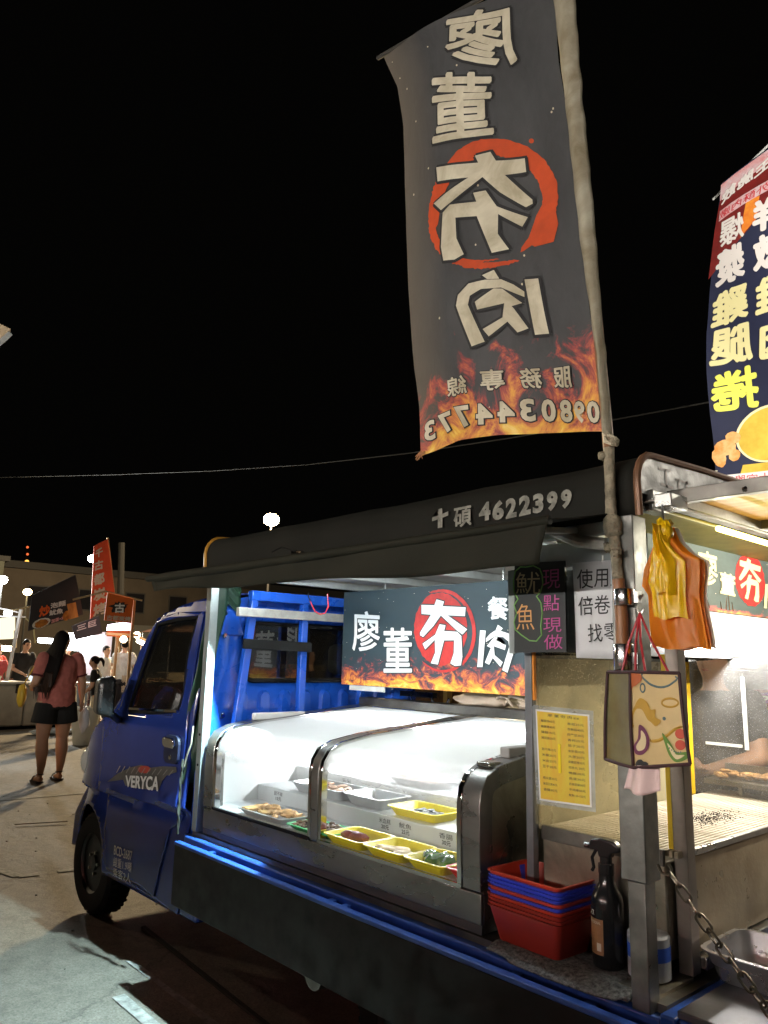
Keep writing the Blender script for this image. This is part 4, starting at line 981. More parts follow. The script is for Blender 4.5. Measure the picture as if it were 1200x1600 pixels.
# ================================================================ SHOP SIGN OVER THE REFRIGERATOR
SY = 2.70
WP = mat('white sign print', (0.85, 0.87, 0.87), 0.5); OUTL = mat('dark outline print', (0.015, 0.03, 0.035), 0.5); REDP = mat('red brush print', (0.55, 0.03, 0.025), 0.6, vary=0.3, scale=30)
def shop_sign(label, surf, W, H, mname, fmat, letters, group, name='shop_sign', back=None, cream=None):
    """letters: list of (shape, quad, outline)"""
    root = thing(name, label, 'sign', surf(0, 0, 0.0), group)
    MB().grid(lambda u, v: surf(u, v, 0), 12, 8).build('printed_face', fmat, root)
    cs = [Vector(surf(u, v, -0.001)) for u, v in ((0, 0), (1, 0), (1, 1), (0, 1))]; ds = [Vector(surf(u, v, -0.014)) for u, v in ((0, 0), (1, 0), (1, 1), (0, 1))]
    MB().add(cs + ds, [(0, 1, 2, 3), (7, 6, 5, 4), (0, 4, 5, 1), (1, 5, 6, 2), (2, 6, 7, 3), (3, 7, 4, 0)]).build('panel_board', ALU, root)
    return root
def sg(u, v, o=0): return (-3.335 + 1.30 * u, SY - o, 1.357 + 0.502 * v)
FM1 = flame_mat('flame sign print', (0.020, 0.040, 0.050), grime=0.2, fh=0.46, bright=1.0, sc=(9.5, 5.5), sparks=0.9, seed=3.1)
sign = shop_sign('black shop sign with white brush characters, red disc and printed flames over the refrigerator', sg, 1, 1, 'a', FM1, None, None)
def su(x, y):   # photograph region -> sign (u,v)
    return x, y
sp = lambda a, b, o: (a, SY - o, b)
def sq(x0, y0, x1, y1):  # quad on the sign plane
    return None
red = MB(); lay(red, disc_shape(21, rough=0.02), ((-2.775,1.463), (-2.403,1.460), (-2.403,1.828), (-2.784,1.841)), lambda a, b: sp(a, b, 0.0015))
red.build('red_disc', REDP, sign)
ring = MB()
for sd, i0 in ((1, .93), (2, .97), (3, .9)): lay(ring, disc_shape(sd, 50, 0.02, i0, R(200 + 30 * sd), R(430 + 15 * sd)), ((-2.793,1.444), (-2.352,1.432), (-2.360,1.829), (-2.793,1.855)), lambda a, b: sp(a, b, 0.0017 + 0.0004 * sd))
ring.build('brush_ring', REDP, sign)
LET = [('廖', None, ((-3.241,1.541), (-3.021,1.532), (-3.029,1.739), (-3.251,1.752)), 0.035),
       ('董', None, ((-2.983,1.432), (-2.779,1.438), (-2.784,1.652), (-2.991,1.655)), 0.035),
       ('夯', HANG, ((-2.721,1.470), (-2.411,1.471), (-2.411,1.781), (-2.728,1.800)), 0),
       ('肉', ROU, ((-2.348,1.450), (-2.132,1.450), (-2.130,1.654), (-2.348,1.669)), 0),
       ('餐', None, ((-2.283,1.688), (-2.169,1.683), (-2.168,1.779), (-2.283,1.787)), 0.035),
       ('車', None, ((-2.151,1.683), (-2.060,1.678), (-2.058,1.775), (-2.150,1.779)), 0.035)]
for ch, shp, q, bo_ in LET:
    cx = sum(p[0] for p in q) / 4; cz = sum(p[1] for p in q) / 4; g = 1.13
    o = MB()
    if shp is None: blay(o, ch, q, lambda a, b, k: sp(a, b, 0.003 + k), 0.0085)
    else:
        for dx, dz in [(0.006 * math.cos(t), 0.006 * math.sin(t)) for t in [2 * PI * k / 8 for k in range(8)]]: lay(o, shp, [(p[0] + dx, p[1] + dz) for p in q], lambda a, b: sp(a, b, 0.003 + 0.00002 * (dx + dz) * 100))
    ob = o.build('letter_outline', OUTL, sign)
    w = MB()
    if shp is None: blay(w, ch, q, lambda a, b, k: sp(a, b, 0.005 + k), 0.0032)
    else: lay(w, shp, q, lambda a, b: sp(a, b, 0.005))
    w.build('letter', WP, sign)
bx('sign_bracket', (-3.26, SY - 0.004, 1.33), (-2.98, SY + 0.004, 1.355), WFR, sign)
MB().tube([(-3.0, SY + .006, 1.86), (-3.0, SY + .006, 1.92)], 0.006, 6).build('hanger', STL, sign); MB().tube([(-2.2, SY + .006, 1.86), (-2.2, SY + .006, 1.92)], 0.006, 6).build('hanger', STL, sign)
# ceiling tubes
for i, (xa, xb, yy) in enumerate(((-3.25, -2.55, 2.02), (-2.40, -1.70, 2.02))):
    t = thing('light_tube', ['white tube light under the canopy ceiling nearer the cab', 'white tube light under the canopy ceiling nearer the chalkboard'][i], 'light tube', (xa, yy, 1.875), 'tube lights under the canopy ceiling')
    MB().tube([(xa, yy, 1.868), (xb, yy, 1.868)], 0.012, 10).build('tube', emis('cool tube glow', (0.86, 0.97, 1.0), 110), t, smooth=True)
    bx('fitting', (xa - .02, yy - .005, 1.8805), (xb + .02, yy + .005, 1.884), WPN, t)
fl_ = thing('added_flood_lamp', 'added cool white flood lamp, unseen behind the awning valance, lighting the ground', 'lamp', (-2.9, 1.985, 1.86))  # lamp added to throw the cool patch of light on the ground
bx('housing', (-2.99, 1.975, 1.842), (-2.81, 2.045, 1.864), BPL, fl_, bev=0.003)
bx('lens', (-2.98, 1.968, 1.838), (-2.82, 1.9745, 1.860), emis('flood lens', (0.85, 1.0, 0.98), 12), fl_)
ld = bpy.data.lights.new('flood_light', 'SPOT'); ld.energy = 620; ld.color = (0.70, 0.97, 1.0); ld.spot_size = R(86); ld.spot_blend = 0.12; ld.shadow_soft_size = 0.015
lo = bpy.data.objects.new('flood_light', ld); COL.objects.link(lo); lo.parent = fl_; lo.location = (0, -0.025, -0.012)
lo.rotation_euler = Vector((-0.90, -1.39, -1.84)).to_track_quat('-Z', 'Y').to_euler()
w1 = thing('hanging_wire', 'thin red and black wire looping down from the canopy ceiling before the cab', 'wire', (-3.1, 2.4, 1.88))
MB().tube([(-3.099,2.400,1.818), (-3.089,2.400,1.753), (-3.114,2.400,1.721), (-3.157,2.400,1.716), (-3.201,2.400,1.733), (-3.244,2.400,1.785)], 0.0035, 6).build('red_lead', mat('red wire', (0.6, 0.03, 0.04), 0.4), w1, smooth=True)
MB().tube([(-3.244,2.400,1.785), (-3.263,2.400,1.812), (-3.264,2.400,1.836)], 0.0035, 6).build('black_lead', BLK, w1, smooth=True)

# ================================================================ GRIDDLE END
GX0, GX1, GY0, GY1, GZ = -1.54, -1.088, 2.155, 3.25, 1.0
GX0 = -1.535; GY0 = 2.068
gr = thing('griddle', 'large stained steel grill table with a slatted top at the rear of the truck', 'grill', (-1.3, 2.6, 0.69))
bx('grill_body', (GX0, GY0, 0.72), (-1.127, 3.28, 0.970), STD, gr, bev=0.006)
GD = mat('stained grill front', (0.50, 0.42, 0.30), 0.34, 0.55, col2=(0.26, 0.20, 0.13), scale=3.5, rvar=0.18, bump=0.10, bscale=60)
bx('side_panel', (-1.1265, 2.15, 0.735), (-1.090, 3.28, 0.985), GD, gr, bev=0.006)
bx('drip_rail', (-1.094, 2.152, 0.986), (-1.080, 3.28, 1.004), STL, gr, bev=0.003)
bx('drip_tray', (-1.10, 2.15, 0.700), (-1.065, 3.28, 0.732), STL, gr, bev=0.003)
bx('front_lip', (GX0, GY0 - 0.006, 0.960), (-1.13, GY0 + 0.006, 1.003), STK, gr, bev=0.002)
GB = mat('grill bar', (0.75, 0.69, 0.58), 0.5, 0.2, col2=(0.34, 0.27, 0.18), scale=5, bump=0.1)
for i in range(27):
    x = GX0 + 0.012 + i * 0.01605
    bx('grill_bar', (x, GY0 + 0.01, 0.985), (x + 0.0095, 3.27, 1.0005), GB, gr) if i == 0 else None
g0 = [o for o in bpy.data.objects if o.name == 'grill_bar'][0]
for i in range(1, 27):
    c = g0.copy(); COL.objects.link(c); c.parent = gr; c.location = g0.location + Vector((i * 0.01605, 0, 0))
sc_ = MB(); rnd = random.Random(4)
for i in range(420):
    a = rnd.gauss(0, 1); b = rnd.gauss(0, 1); x = -1.27 + a * 0.03; y = 2.62 + b * 0.09
    sc_.sph((x, y, 1.002), rnd.uniform(0.001, 0.0032), 5, rz=0.0012)
tag(sc_.build('charred_scraps', mat('char', (0.012, 0.010, 0.008), 0.8)), 'black charred scraps scattered on the grill slats', 'scraps', kind='stuff')
# screens round the grill
DG = glassy('dusty screen', tint=(0.92, 0.90, 0.82), dust=0.10, dcol=(0.60, 0.52, 0.34), refl=0.8, rough=0.05, scale=5, specks=0.35)
DG2 = glassy('greasy screen', tint=(0.80, 0.78, 0.74), dust=0.13, dcol=(0.55, 0.55, 0.56), refl=0.5, rough=0.08, scale=7, specks=0.3)
s1 = thing('glass_screen', 'dusty glass screen facing the customers above the near end of the grill', 'glass screen', (-1.35, 2.052, 1.0), 'glass screens round the grill')
bx('pane', (-1.543, 2.046, 1.005), (-1.137, 2.050, 1.533), DG, s1)
s2 = thing('partition_panel', 'stained beige steel partition with a yellow edge between refrigerator and grill', 'partition', (-1.54, 2.5, 1.0))
BEI = mat('greasy beige sheet', (0.50, 0.44, 0.28), 0.35, 0.25, vary=0.4, scale=3.5, rvar=0.15, bump=0.06, warp=0.8)
bx('sheet', (-1.545, 2.064, 0.99), (-1.538, 3.04, 1.512), BEI, s2)
YE = mat('yellow channel', (0.80, 0.50, 0.02), 0.4, vary=0.25, scale=30)
bx('edge_channel', (-1.549, 3.041, 1.0), (-1.530, 3.070, 1.515), YE, s2, bev=0.002)
bx('top_channel', (-1.549, 2.064, 1.5125), (-1.534, 3.04, 1.524), STK, s2)
s3 = thing('glass_screen', 'speckled grey glass screen at the far side of the grill in front of the vendor', 'glass screen', (-1.3, 3.1, 1.0), 'glass screens round the grill')
MB().prism([(-1.545, 1.002), (-1.0, 1.002), (-1.0, 1.565), (-1.545, 1.517)], lambda a, b, d: (a, d, b), 3.098, 3.103).build('pane', DG2, s3)
MB().bar((-1.545, 3.10, 1.520), (-1.0, 3.10, 1.570), 0.010, 0.008).build('pane_edge', STL, s3)
bx('black_tape', (-1.335, 3.092, 1.185), (-1.320, 3.0965, 1.46), WPN, s3); bx('black_tape', (-1.49, 3.092, 1.192), (-1.345, 3.0965, 1.203), WPN, s3)
# food shelf beyond the glass
sh = thing('warming_tray', 'long steel tray of browned skewers beyond the speckled glass', 'tray', (-1.3, 3.22, 1.06))
bx('tray_base', (-1.53, 3.14, 1.035), (-0.9, 3.34, 1.055), STD, sh, bev=0.003)
bx('tray_wall', (-1.53, 3.34, 1.035), (-0.9, 3.35, 1.10), STD, sh)
food('grilled_skewers', 'row of browned grilled skewers in the long steel tray beyond the glass', 'food', mat('grilled skewer', (0.55, 0.30, 0.10), 0.45, vary=0.5, scale=40), (-1.28, 3.24, 1.0555), 0.46, 0.11, 90, 0.013, 12, 1.8)
bx('tray_support', (-1.40, 3.16, 1.003), (-1.385, 3.18, 1.0345), STL, sh)
# hood with the second sign
hd_ = thing('grill_hood', 'white box hood above the grill under the second flame sign', 'hood', (-1.3, 2.9, 1.6))
bx('hood_box', (-1.36, 2.37, 1.585), (-1.312, 3.44, 1.700), WPN, hd_, bev=0.003)
bx('hood_underside', (-1.535, 2.10, 1.530), (-1.365, 3.44, 1.700), mat('black hood', (0.02, 0.02, 0.022), 0.5), hd_)
FM2 = flame_mat('glare paled flame print', (0.10, 0.13, 0.12), grime=0.4, fh=0.14, bright=0.8, sc=(5, 3), sparks=0.9, seed=8.2)  # paler base colour carries the glare on this sign
def s2f(u, v, o=0): return (-1.308 + o, 2.375 + 1.06 * u, 1.702 + 0.292 * v)
sign2 = shop_sign('greyish flame shop sign with glare painted into its print above the grill hood', s2f, 1, 1, 'b', FM2, None, None, back=1)
r2 = MB(); yz = lambda o: (lambda a, b: (-1.308 + o, a, b))
lay(r2, disc_shape(22), ((3.010,1.739), (3.322,1.730), (3.337,1.965), (3.054,1.966)), yz(0.0015)); r2.build('red_disc', REDP, sign2)
YLW = mat('yellowed print', (0.75, 0.66, 0.36), 0.5)
for ch, shp, q in (('廖', None, ((2.721,1.795), (2.875,1.793), (2.881,1.921), (2.721,1.923))), ('董', None, ((2.894,1.775), (3.020,1.772), (3.032,1.851), (2.905,1.857))), ('夯', HANG, ((3.054,1.764), (3.263,1.758), (3.293,1.933), (3.079,1.937))), ('肉', ROU, ((3.284,1.727), (3.480,1.720), (3.507,1.859), (3.307,1.862)))):
    w = MB()
    if shp is None: blay(w, ch, q, lambda a, b, k: (-1.304 + k, a, b), 0.0028)
    else: lay(w, shp, q, yz(0.004))
    w.build('letter', YLW, sign2)
gs = MB()
for (x, y, h) in ((1102, 948, 14), (1109, 945, 22), (1116, 946, 16), (1172, 958, 10), (1180, 960, 14), (1186, 955, 26), (1192, 962, 10)):
    pass
gs.v = []
for i, (y, h) in enumerate(((2.60, .035), (2.62, .055), (2.64, .03), (2.90, .03), (2.94, .05), (2.97, .08), (3.0, .035), (2.70, .015), (2.80, .02))):
    MB().tube([(-1.3065, y, 1.712), (-1.3065, y + 0.012 * math.sin(i * 2), 1.712 + h)], [0.0025, 0.0008], 4).build('printed_twig', mat('brown twig print', (0.12, 0.06, 0.02), 0.6), sign2)
t = thing('light_tube', 'bright white tube light under the grill hood', 'light tube', (-1.33, 3.0, 1.57)); MB().tube([(-1.335, 2.70, 1.570), (-1.335, 3.42, 1.570)], 0.012, 10).build('tube', emis('hood tube glow', (1.0, 0.97, 0.90), 280), t, smooth=True)
t = thing('light_tube', 'yellowish tube light under the raised tail flap', 'light tube', (-1.0, 2.4, 1.90)); MB().tube([(-1.000,2.230,1.902), (-1.000,2.726,1.898)], 0.0085, 10).build('tube', emis('yellow tube glow', (1.0, 0.85, 0.20), 18), t, smooth=True)
MB().tube([(-0.72, 2.70, 1.925), (-0.72, 3.30, 1.925)], 0.012, 10).build('tube', emis('added tube glow', (1.0, 0.95, 0.80), 320), t, smooth=True)  # unseen tube added to light the sign and the grill side

# ---- chalkboard, paper, menu
cb = thing('chalkboard', 'black chalkboard with coloured handwritten characters hanging under the canopy', 'chalkboard', (-1.47, 1.975, 1.67))
CHB = mat('chalkboard black', (0.022, 0.028, 0.030), 0.55, vary=0.3, scale=8)
pts = [(-1.557,1.815), (-1.363,1.808), (-1.364,1.533), (-1.560,1.528)]
MB().prism(pts, lambda a, b, d: (a, d, b), 1.970, 1.978).build('board', CHB, cb)
MB().prism([(-1.586,1.792), (-1.559,1.794), (-1.563,1.525), (-1.583,1.525)], lambda a, b, d: (a, d, b), 1.972, 1.977).build('side_strip', ALU, cb)
cf = lambda a, b: (a, 1.9665, b)
CY_ = mat('yellow chalk', (0.55, 0.48, 0.30), 0.9); CP_ = mat('pink chalk', (0.50, 0.10, 0.30), 0.9); CG_ = mat('green chalk', (0.20, 0.42, 0.12), 0.9); CT_ = mat('orange chalk', (0.62, 0.34, 0.14), 0.9)
m1 = MB(); lay(m1, glyph('魷', -0.004), ((-1.550,1.715), (-1.454,1.710), (-1.453,1.781), (-1.549,1.783)), cf); m1.build('chalk_lettering', CY_, cb)
m1 = MB(); lay(m1, glyph('魚', -0.004), ((-1.549,1.600), (-1.478,1.599), (-1.482,1.683), (-1.548,1.680)), cf); m1.build('chalk_lettering', CT_, cb)
m1 = MB()
for ch, a, b, c, d in (('現', 849, 890, 876, 921), ('點', 850, 931, 874, 955), ('現', 850, 966, 877, 987), ('做', 851, 992, 879, 1015)):
    pass
lay(m1, glyph('現', -0.003), ((-1.444,1.724), (-1.380,1.725), (-1.378,1.784), (-1.443,1.784)), cf)
lay(m1, glyph('點', -0.003), ((-1.443,1.656), (-1.384,1.656), (-1.383,1.705), (-1.442,1.706)), cf)
lay(m1, glyph('現', -0.003), ((-1.444,1.591), (-1.378,1.592), (-1.377,1.635), (-1.444,1.634)), cf)
lay(m1, glyph('做', -0.003), ((-1.443,1.538), (-1.375,1.541), (-1.374,1.585), (-1.442,1.583)), cf)
m1.build('chalk_lettering', CP_, cb)
cl = [(-1.510,1.799), (-1.480,1.801), (-1.455,1.789), (-1.446,1.768), (-1.444,1.740), (-1.454,1.716), (-1.469,1.703), (-1.452,1.682), (-1.448,1.650), (-1.454,1.611), (-1.452,1.583), (-1.472,1.564), (-1.499,1.566), (-1.531,1.584), (-1.554,1.600), (-1.559,1.625), (-1.548,1.653), (-1.558,1.678), (-1.542,1.698), (-1.558,1.721), (-1.560,1.757), (-1.552,1.788), (-1.531,1.801)]
cl2 = []
for i in range(len(cl)):
    a, b = cl[i], cl[(i + 1) % len(cl)]; cl2 += [a, ((a[0] + b[0]) / 2, (a[1] + b[1]) / 2)]
MB().tube([(a, 1.9675, b) for a, b in cl2], 0.0022, 5, closed=True).build('chalk_cloud', CG_, cb)
MB().tube([(pts[0][0] + .05, 1.974, pts[0][1]), (pts[0][0] + .06, 1.974, 1.87)], 0.003, 5).build('hook', STL, cb)
pa = thing('paper_notice', 'white paper notice with black characters taped beside the bamboo pole', 'notice', (-1.27, 1.975, 1.66))
PAP = mat('white paper', (0.62, 0.62, 0.64), 0.7, vary=0.06, scale=5, bump=0.1, bscale=6)
pp = ((-1.328,1.515), (-1.186,1.513), (-1.179,1.797), (-1.334,1.798))
def paf(u, v):
    a, b = bil(pp, u, v); return (a, 1.968 + 0.003 * math.sin(u * 5 + v * 3), b)
MB().grid(paf, 8, 10).build('sheet', PAP, pa, smooth=True, solid=0.0008)
m1 = MB(); pf_ = lambda a, b: (a, 1.9635, b)
for ch, q in (('使', ((-1.316,1.719), (-1.260,1.718), (-1.261,1.775), (-1.316,1.777))), ('用', ((-1.258,1.720), (-1.211,1.719), (-1.209,1.772), (-1.254,1.773))), ('三', ((-1.203,1.721), (-1.158,1.718), (-1.156,1.766), (-1.201,1.769))), ('倍', ((-1.314,1.639), (-1.263,1.640), (-1.263,1.696), (-1.314,1.694))), ('卷', ((-1.259,1.641), (-1.206,1.642), (-1.206,1.697), (-1.259,1.696))), ('找', ((-1.283,1.560), (-1.234,1.562), (-1.234,1.615), (-1.284,1.612))), ('零', ((-1.230,1.562), (-1.178,1.563), (-1.178,1.616), (-1.230,1.613)))):
    lay(m1, glyph(ch, 0.004), q, pf_)
m1.build('notice_lettering', INK, pa)
MB().tube([(-1.231,1.970,1.813), (-1.232,1.970,1.787)], 0.003, 6).build('clip', STL, pa)
me_ = thing('menu_sheet', 'yellow laminated price list taped to the glass between refrigerator and post', 'menu', (-1.42, 2.03, 1.2))
mq = ((-1.532,1.067), (-1.320,1.075), (-1.319,1.361), (-1.544,1.366))
def mf(o, ins=0.0):
    def f(u, v):
        a, b = bil(mq, ins + u * (1 - 2 * ins), ins * .7 + v * (1 - 1.4 * ins)); return (a, 2.036 - o - 0.003 * math.sin(u * 3), b)
    return f
MB().grid(mf(0), 6, 6).build('laminate', glassy('laminate film', tint=(0.75, 0.78, 0.85), dust=0.35, dcol=(0.6, 0.66, 0.75), refl=0.6, rough=0.12), me_, smooth=True)
MB().grid(mf(0.001, 0.06), 6, 6).build('paper_border', PAP, me_, smooth=True)
YM = mat('yellow price print', (0.62, 0.50, 0.04), 0.5, col2=(0.62, 0.36, 0.03), scale=16, stretch=(1, 1, .4), warp=1.5)
MB().grid(mf(0.002, 0.085), 6, 6).build('price_print', YM, me_, smooth=True)
ml = MB(); mft = lambda a, b: mf(0.0035)(a, b)
def mtxt(s, x0, y0, x1, y1, bold=0.003): lay(ml, glyph(s, bold), ((x0, y0), (x1, y0), (x1, y1), (x0, y1)), mft)
mtxt('廖 董 夯 肉', .28, .895, .68, .925, 0.004); mtxt('菜單', .70, .895, .79, .915)
Lc = ['雞腿排65元', '雞腿捲45元', '雞翅15元', '雞屁股20元', None, '甜不辣25元', '米腸20元', '米血25元', '豆干20元', None, '糯米腸30元', '雞蛋豆腐40元', '香腸30元']
for i, s in enumerate(Lc):
    if s: mtxt(s, .155, .835 - i * .0575, .40, .862 - i * .0575)
Rc = ['香菇25元', '杏鮑菇40元', '四季豆30元', '青椒25元', '茄子20元', '金針菇30元', '大蔥20元', '高麗菜捲30元', '花枝丸 30元', '鴨腸30元', '鳥蛋30元', '百頁豆腐30元', '牛肉串50元', '魷魚120-150元']
for i, s in enumerate(Rc): mtxt(s, .60 - .01 * (len(s) > 7), .832 - i * .0545, .86, .858 - i * .0545)
tag(ml.build('price_lettering', INK, me_), kind='stuff')
bx('notch', (-1.443, 2.028, 1.17), (-1.433, 2.031, 1.255), mat('gloss slot', (0.8, 0.62, 0.03), 0.15), me_, bev=0.002)

# ================================================================ TUBS, BOTTLE, ETC. ON THE BED
BED = 0.676
cl_ = thing('floor_cloth', 'grey speckled rag spread under the red and blue baskets', 'cloth', (-1.4, 2.0, 0.676))
def clf(u, v):
    x = -1.60 + 0.46 * u; y = 1.875 + 0.19 * v; edge = max(0, 1 - v * 4)
    z = 0.681 - (0.02 * edge if 0.2 < u < .95 else 0.01 * edge) + 0.004 * noise.noise(Vector((x * 20, y * 20, 0)))
    y -= 0.02 * math.sin(PI * u) * (1 - v)
    return (x, y, max(z, 0.661))
MB().grid(clf, 24, 12).build('cloth', mat('speckled rag', (0.20, 0.21, 0.20), 0.95, col2=(0.03, 0.03, 0.03), scale=90, bump=0.5, bscale=150), cl_, smooth=True, solid=0.004)
RT = mat('red tub plastic', (0.42, 0.035, 0.015), 0.35, rvar=0.08); BT = mat('blue tub plastic', (0.03, 0.05, 0.50), 0.35, rvar=0.08); DT = mat('dark red tub plastic', (0.26, 0.02, 0.012), 0.4)
seq = [DT, DT, DT, RT, BT, RT, BT, BT, BT, RT]
ordn = ['bottom dark red basket of the nested stack beside the spray bottle', 'dark red basket second from the bottom of the nested stack', 'dark red basket third from the bottom of the nested stack', 'red basket just under the lowest blue one in the nested stack', 'lowest blue basket of the nested stack', 'red basket held between two blue ones in the nested stack', 'blue basket just above the sandwiched red one', 'middle blue basket of the upper three in the stack', 'blue basket directly under the top red one', 'topmost open red basket of the nested stack beside the spray bottle']
for i, m in enumerate(seq):
    o = tray_mb(0.265, 0.195, 0.098, flare=0.022, rim=0.006, th=0.003, r=0.018).build('basket', m, smooth=True, ang=40)
    o.location = (-1.492 + (0.001 * (i % 3)), 2.005, 0.684 + i * 0.0108); o.rotation_euler.z = R(-2.0 + 0.6 * (i % 2))
    tag(o, ordn[i], 'basket', 'nested plastic baskets on the truck bed')
bo = Vector((-1.275, 2.01, 0.686))
bt = thing('spray_bottle', 'black spray bottle with a brown label standing beside the nested baskets', 'bottle', bo)
BM = mat('black bottle', (0.010, 0.010, 0.011), 0.22, rvar=0.05)
MB().lathe([(0.040, 0), (0.044, 0.006), (0.044, 0.165), (0.041, 0.18), (0.030, 0.197), (0.022, 0.212), (0.021, 0.235)], c=bo, n=28).build('bottle_body', BM, bt, smooth=True)
MB().lathe([(0.016, 0.235), (0.022, 0.237), (0.022, 0.262), (0.017, 0.264), (0.017, 0.280)], c=bo, n=20).build('collar', BM, bt, smooth=True)
hdm = MB().prism([(-0.045, .305), (-0.040, .322), (-0.01, .330), (0.03, .324), (0.048, .31), (0.045, .298), (0.02, .292), (0.018, .278), (-0.016, .278), (-0.020, .296), (-0.045, .295)], lambda a, b, d: (bo.x + a * .95, bo.y + d + a * .2, bo.z + b), -0.013, 0.013)
hdm.build('spray_head', BM, bt, bev=0.005, seg=3)
MB().tube([bo + Vector((-0.046, -0.01, 0.303)), bo + Vector((-0.060, -0.012, 0.303))], 0.008, 10).build('nozzle', BM, bt, smooth=True)
MB().tube([bo + Vector((-0.03, 0, 0.295)), bo + Vector((-0.045, 0, 0.27)), bo + Vector((-0.04, 0, 0.245)), bo + Vector((-0.046, 0, 0.235))], 0.005, 8).build('trigger', BM, bt, smooth=True)
LB = mat('brown label', (0.28, 0.13, 0.05), 0.5, vary=0.3, scale=30)
def lf(a, b, o=0): t = R(-90 - 62) + a; return (bo.x + (0.0446 + o) * math.cos(t), bo.y + (0.0446 + o) * math.sin(t), bo.z + b)
MB().grid(lambda u, v: lf(u * 1.35, 0.035 + 0.115 * v), 12, 4).build('label_print', LB, bt, smooth=True)
MB().grid(lambda u, v: lf(u * 1.35, 0.125 + 0.0255 * v, 0.0003), 12, 2).build('label_band', BM, bt, smooth=True)
lb = MB(); lay(lb, glyph('BLACK', 0.01), ((0.1, 0.132), (0.75, 0.132), (0.75, 0.146), (0.1, 0.146)), lambda a, b: lf(a, b, 0.001), fine=0.1)
lay(lb, glyph('PROFESSIONAL', 0.0), ((0.15, 0.112), (1.2, 0.112), (1.2, 0.119), (0.15, 0.119)), lambda a, b: lf(a, b, 0.001), fine=0.1)
lb.build('label_lettering', mat('label cream', (0.55, 0.50, 0.42), 0.6), bt)
MB().grid(lambda u, v: lf(0.9 + u * 0.3, 0.045 + 0.02 * v, 0.0005), 3, 1).build('label_patch', MC['label cream'], bt)
rl_ = thing('wipe_roll', 'white round pack with blue print standing half hidden behind the rear post', 'roll', (-1.16, 2.03, 0.686))
MB().lathe([(0.050, 0), (0.055, 0.004), (0.055, 0.105), (0.050, 0.11), (0.018, 0.112)], c=(-1.165, 2.03, 0.686), n=28).build('roll_body', mat('white wrap', (0.45, 0.47, 0.5), 0.5, vary=0.3, scale=20), rl_, smooth=True)
MB().lathe([(0.0556, 0.05), (0.0558, 0.085)], c=(-1.165, 2.03, 0.686), n=28, cap=False).build('roll_print', mat('blue print', (0.03, 0.10, 0.5), 0.5), rl_, smooth=True)
# steel pan on the tail plate
pn = tray_mb(0.34, 0.25, 0.075, flare=0.025, rim=0.010, r=0.035).build('steel_pan', mat('pan steel', (0.66, 0.64, 0.67), 0.30, 0.85, vary=0.2, scale=6, rvar=0.1), smooth=True, ang=50)
pn.location = (-0.893, 2.235, 0.6915); tag(pn, 'empty deep steel pan resting on the tail plate beside the chain', 'pan')
# chain
ch = thing('chain', 'dark steel chain running from the rear post down to the tail plate', 'chain', (-1.036,1.915,0.990))
A = Vector((-1.036,1.915,0.990)); B = Vector((-0.806,1.900,0.761)); d = (B - A).normalized(); LKM = mat('chain steel', (0.16, 0.14, 0.11), 0.35, 0.9, vary=0.3, scale=40)
nl = int(((B - A).length + 0.08) / 0.0345)
L0 = (B - A).length
up = Vector((0, 1, 0)) - d * d.y; up.normalize(); sd = d.cross(up)
for i in range(nl):
    f = i / nl; c = A + d * (i * 0.0345 + 0.020); c.z -= 0.012 * math.sin(PI * min(1, f))
    tw = (0 if i % 2 else 90) + 40 + random.Random(i).uniform(-14, 14)
    s_ = up * math.cos(R(tw)) + sd * math.sin(R(tw))
    pts_ = []
    for k in range(16):
        t = 2 * PI * k / 16; a = math.cos(t); b = math.sin(t)
        pts_.append(c + d * (0.0105 * (1 if a > 0 else -1) * (abs(a) > .25) + 0.0115 * a) + s_ * 0.0115 * b)
    MB().tube(pts_, 0.0032, 7, closed=True).build('link', LKM, ch, smooth=True)
MB().tube([A + Vector((-0.03, 0, 0.012)), A + Vector((-0.02, 0, -0.006)), A + Vector((0, 0, -0.008)), A + Vector((0.008, 0, 0.008)), A + Vector((0.0, 0, 0.018))], 0.004, 7).build('hook', LKM, ch, smooth=True)

# ================================================================ HANGING BAGS
TB = thing('tote_bag', 'shopping bag with dark piping and a paisley print hanging from the rear post', 'bag', (-1.04, 1.79, 1.24))
PIP = mat('dark maroon piping', (0.035, 0.008, 0.010), 0.7)
front = [(-1.054,1.800,1.481), (-0.902,1.760,1.482), (-0.886,1.760,1.277), (-1.055,1.800,1.247)]
side = [(-1.156,1.860,1.478), (-1.054,1.800,1.481), (-1.055,1.800,1.247), (-1.172,1.860,1.251)]
def bq(q, bul=0.0):
    return lambda u, v, o=0: tuple(Vector(bil([q[3], q[2], q[1], q[0]], u, v)) + Vector((0.15, -1, 0)).normalized() * (o + bul * math.sin(PI * u) * math.sin(PI * (v * .8 + .05))))
FT = bq(front, 0.012); ST = bq(side, -0.008)
FAB = mat('cream printed fabric', (0.58, 0.42, 0.20), 0.6, vary=0.2, scale=6, bump=0.05, bscale=250)
SID = mat('dull olive fabric', (0.17, 0.15, 0.065), 0.45, col2=(0.11, 0.075, 0.02), scale=9, rvar=0.1)
MB().grid(lambda u, v: FT(u, v), 12, 14).build('front_panel', FAB, TB, smooth=True)
MB().grid(lambda u, v: ST(u, v), 8, 14).build('side_panel', SID, TB, smooth=True)
backo = Vector((0.10, 0.09, 0))
back = [Vector(side[0]), Vector(front[1]) + Vector((-.05, .075, 0)), Vector(front[2]) + Vector((-.05, .075, 0)), Vector(side[3])]
MB().grid(lambda u, v: tuple(Vector(bil([tuple(back[3]), tuple(back[2]), tuple(back[1]), tuple(back[0])], u, v)) + Vector((0, .004, 0))), 6, 6).build('back_panel', SID, TB, smooth=True)
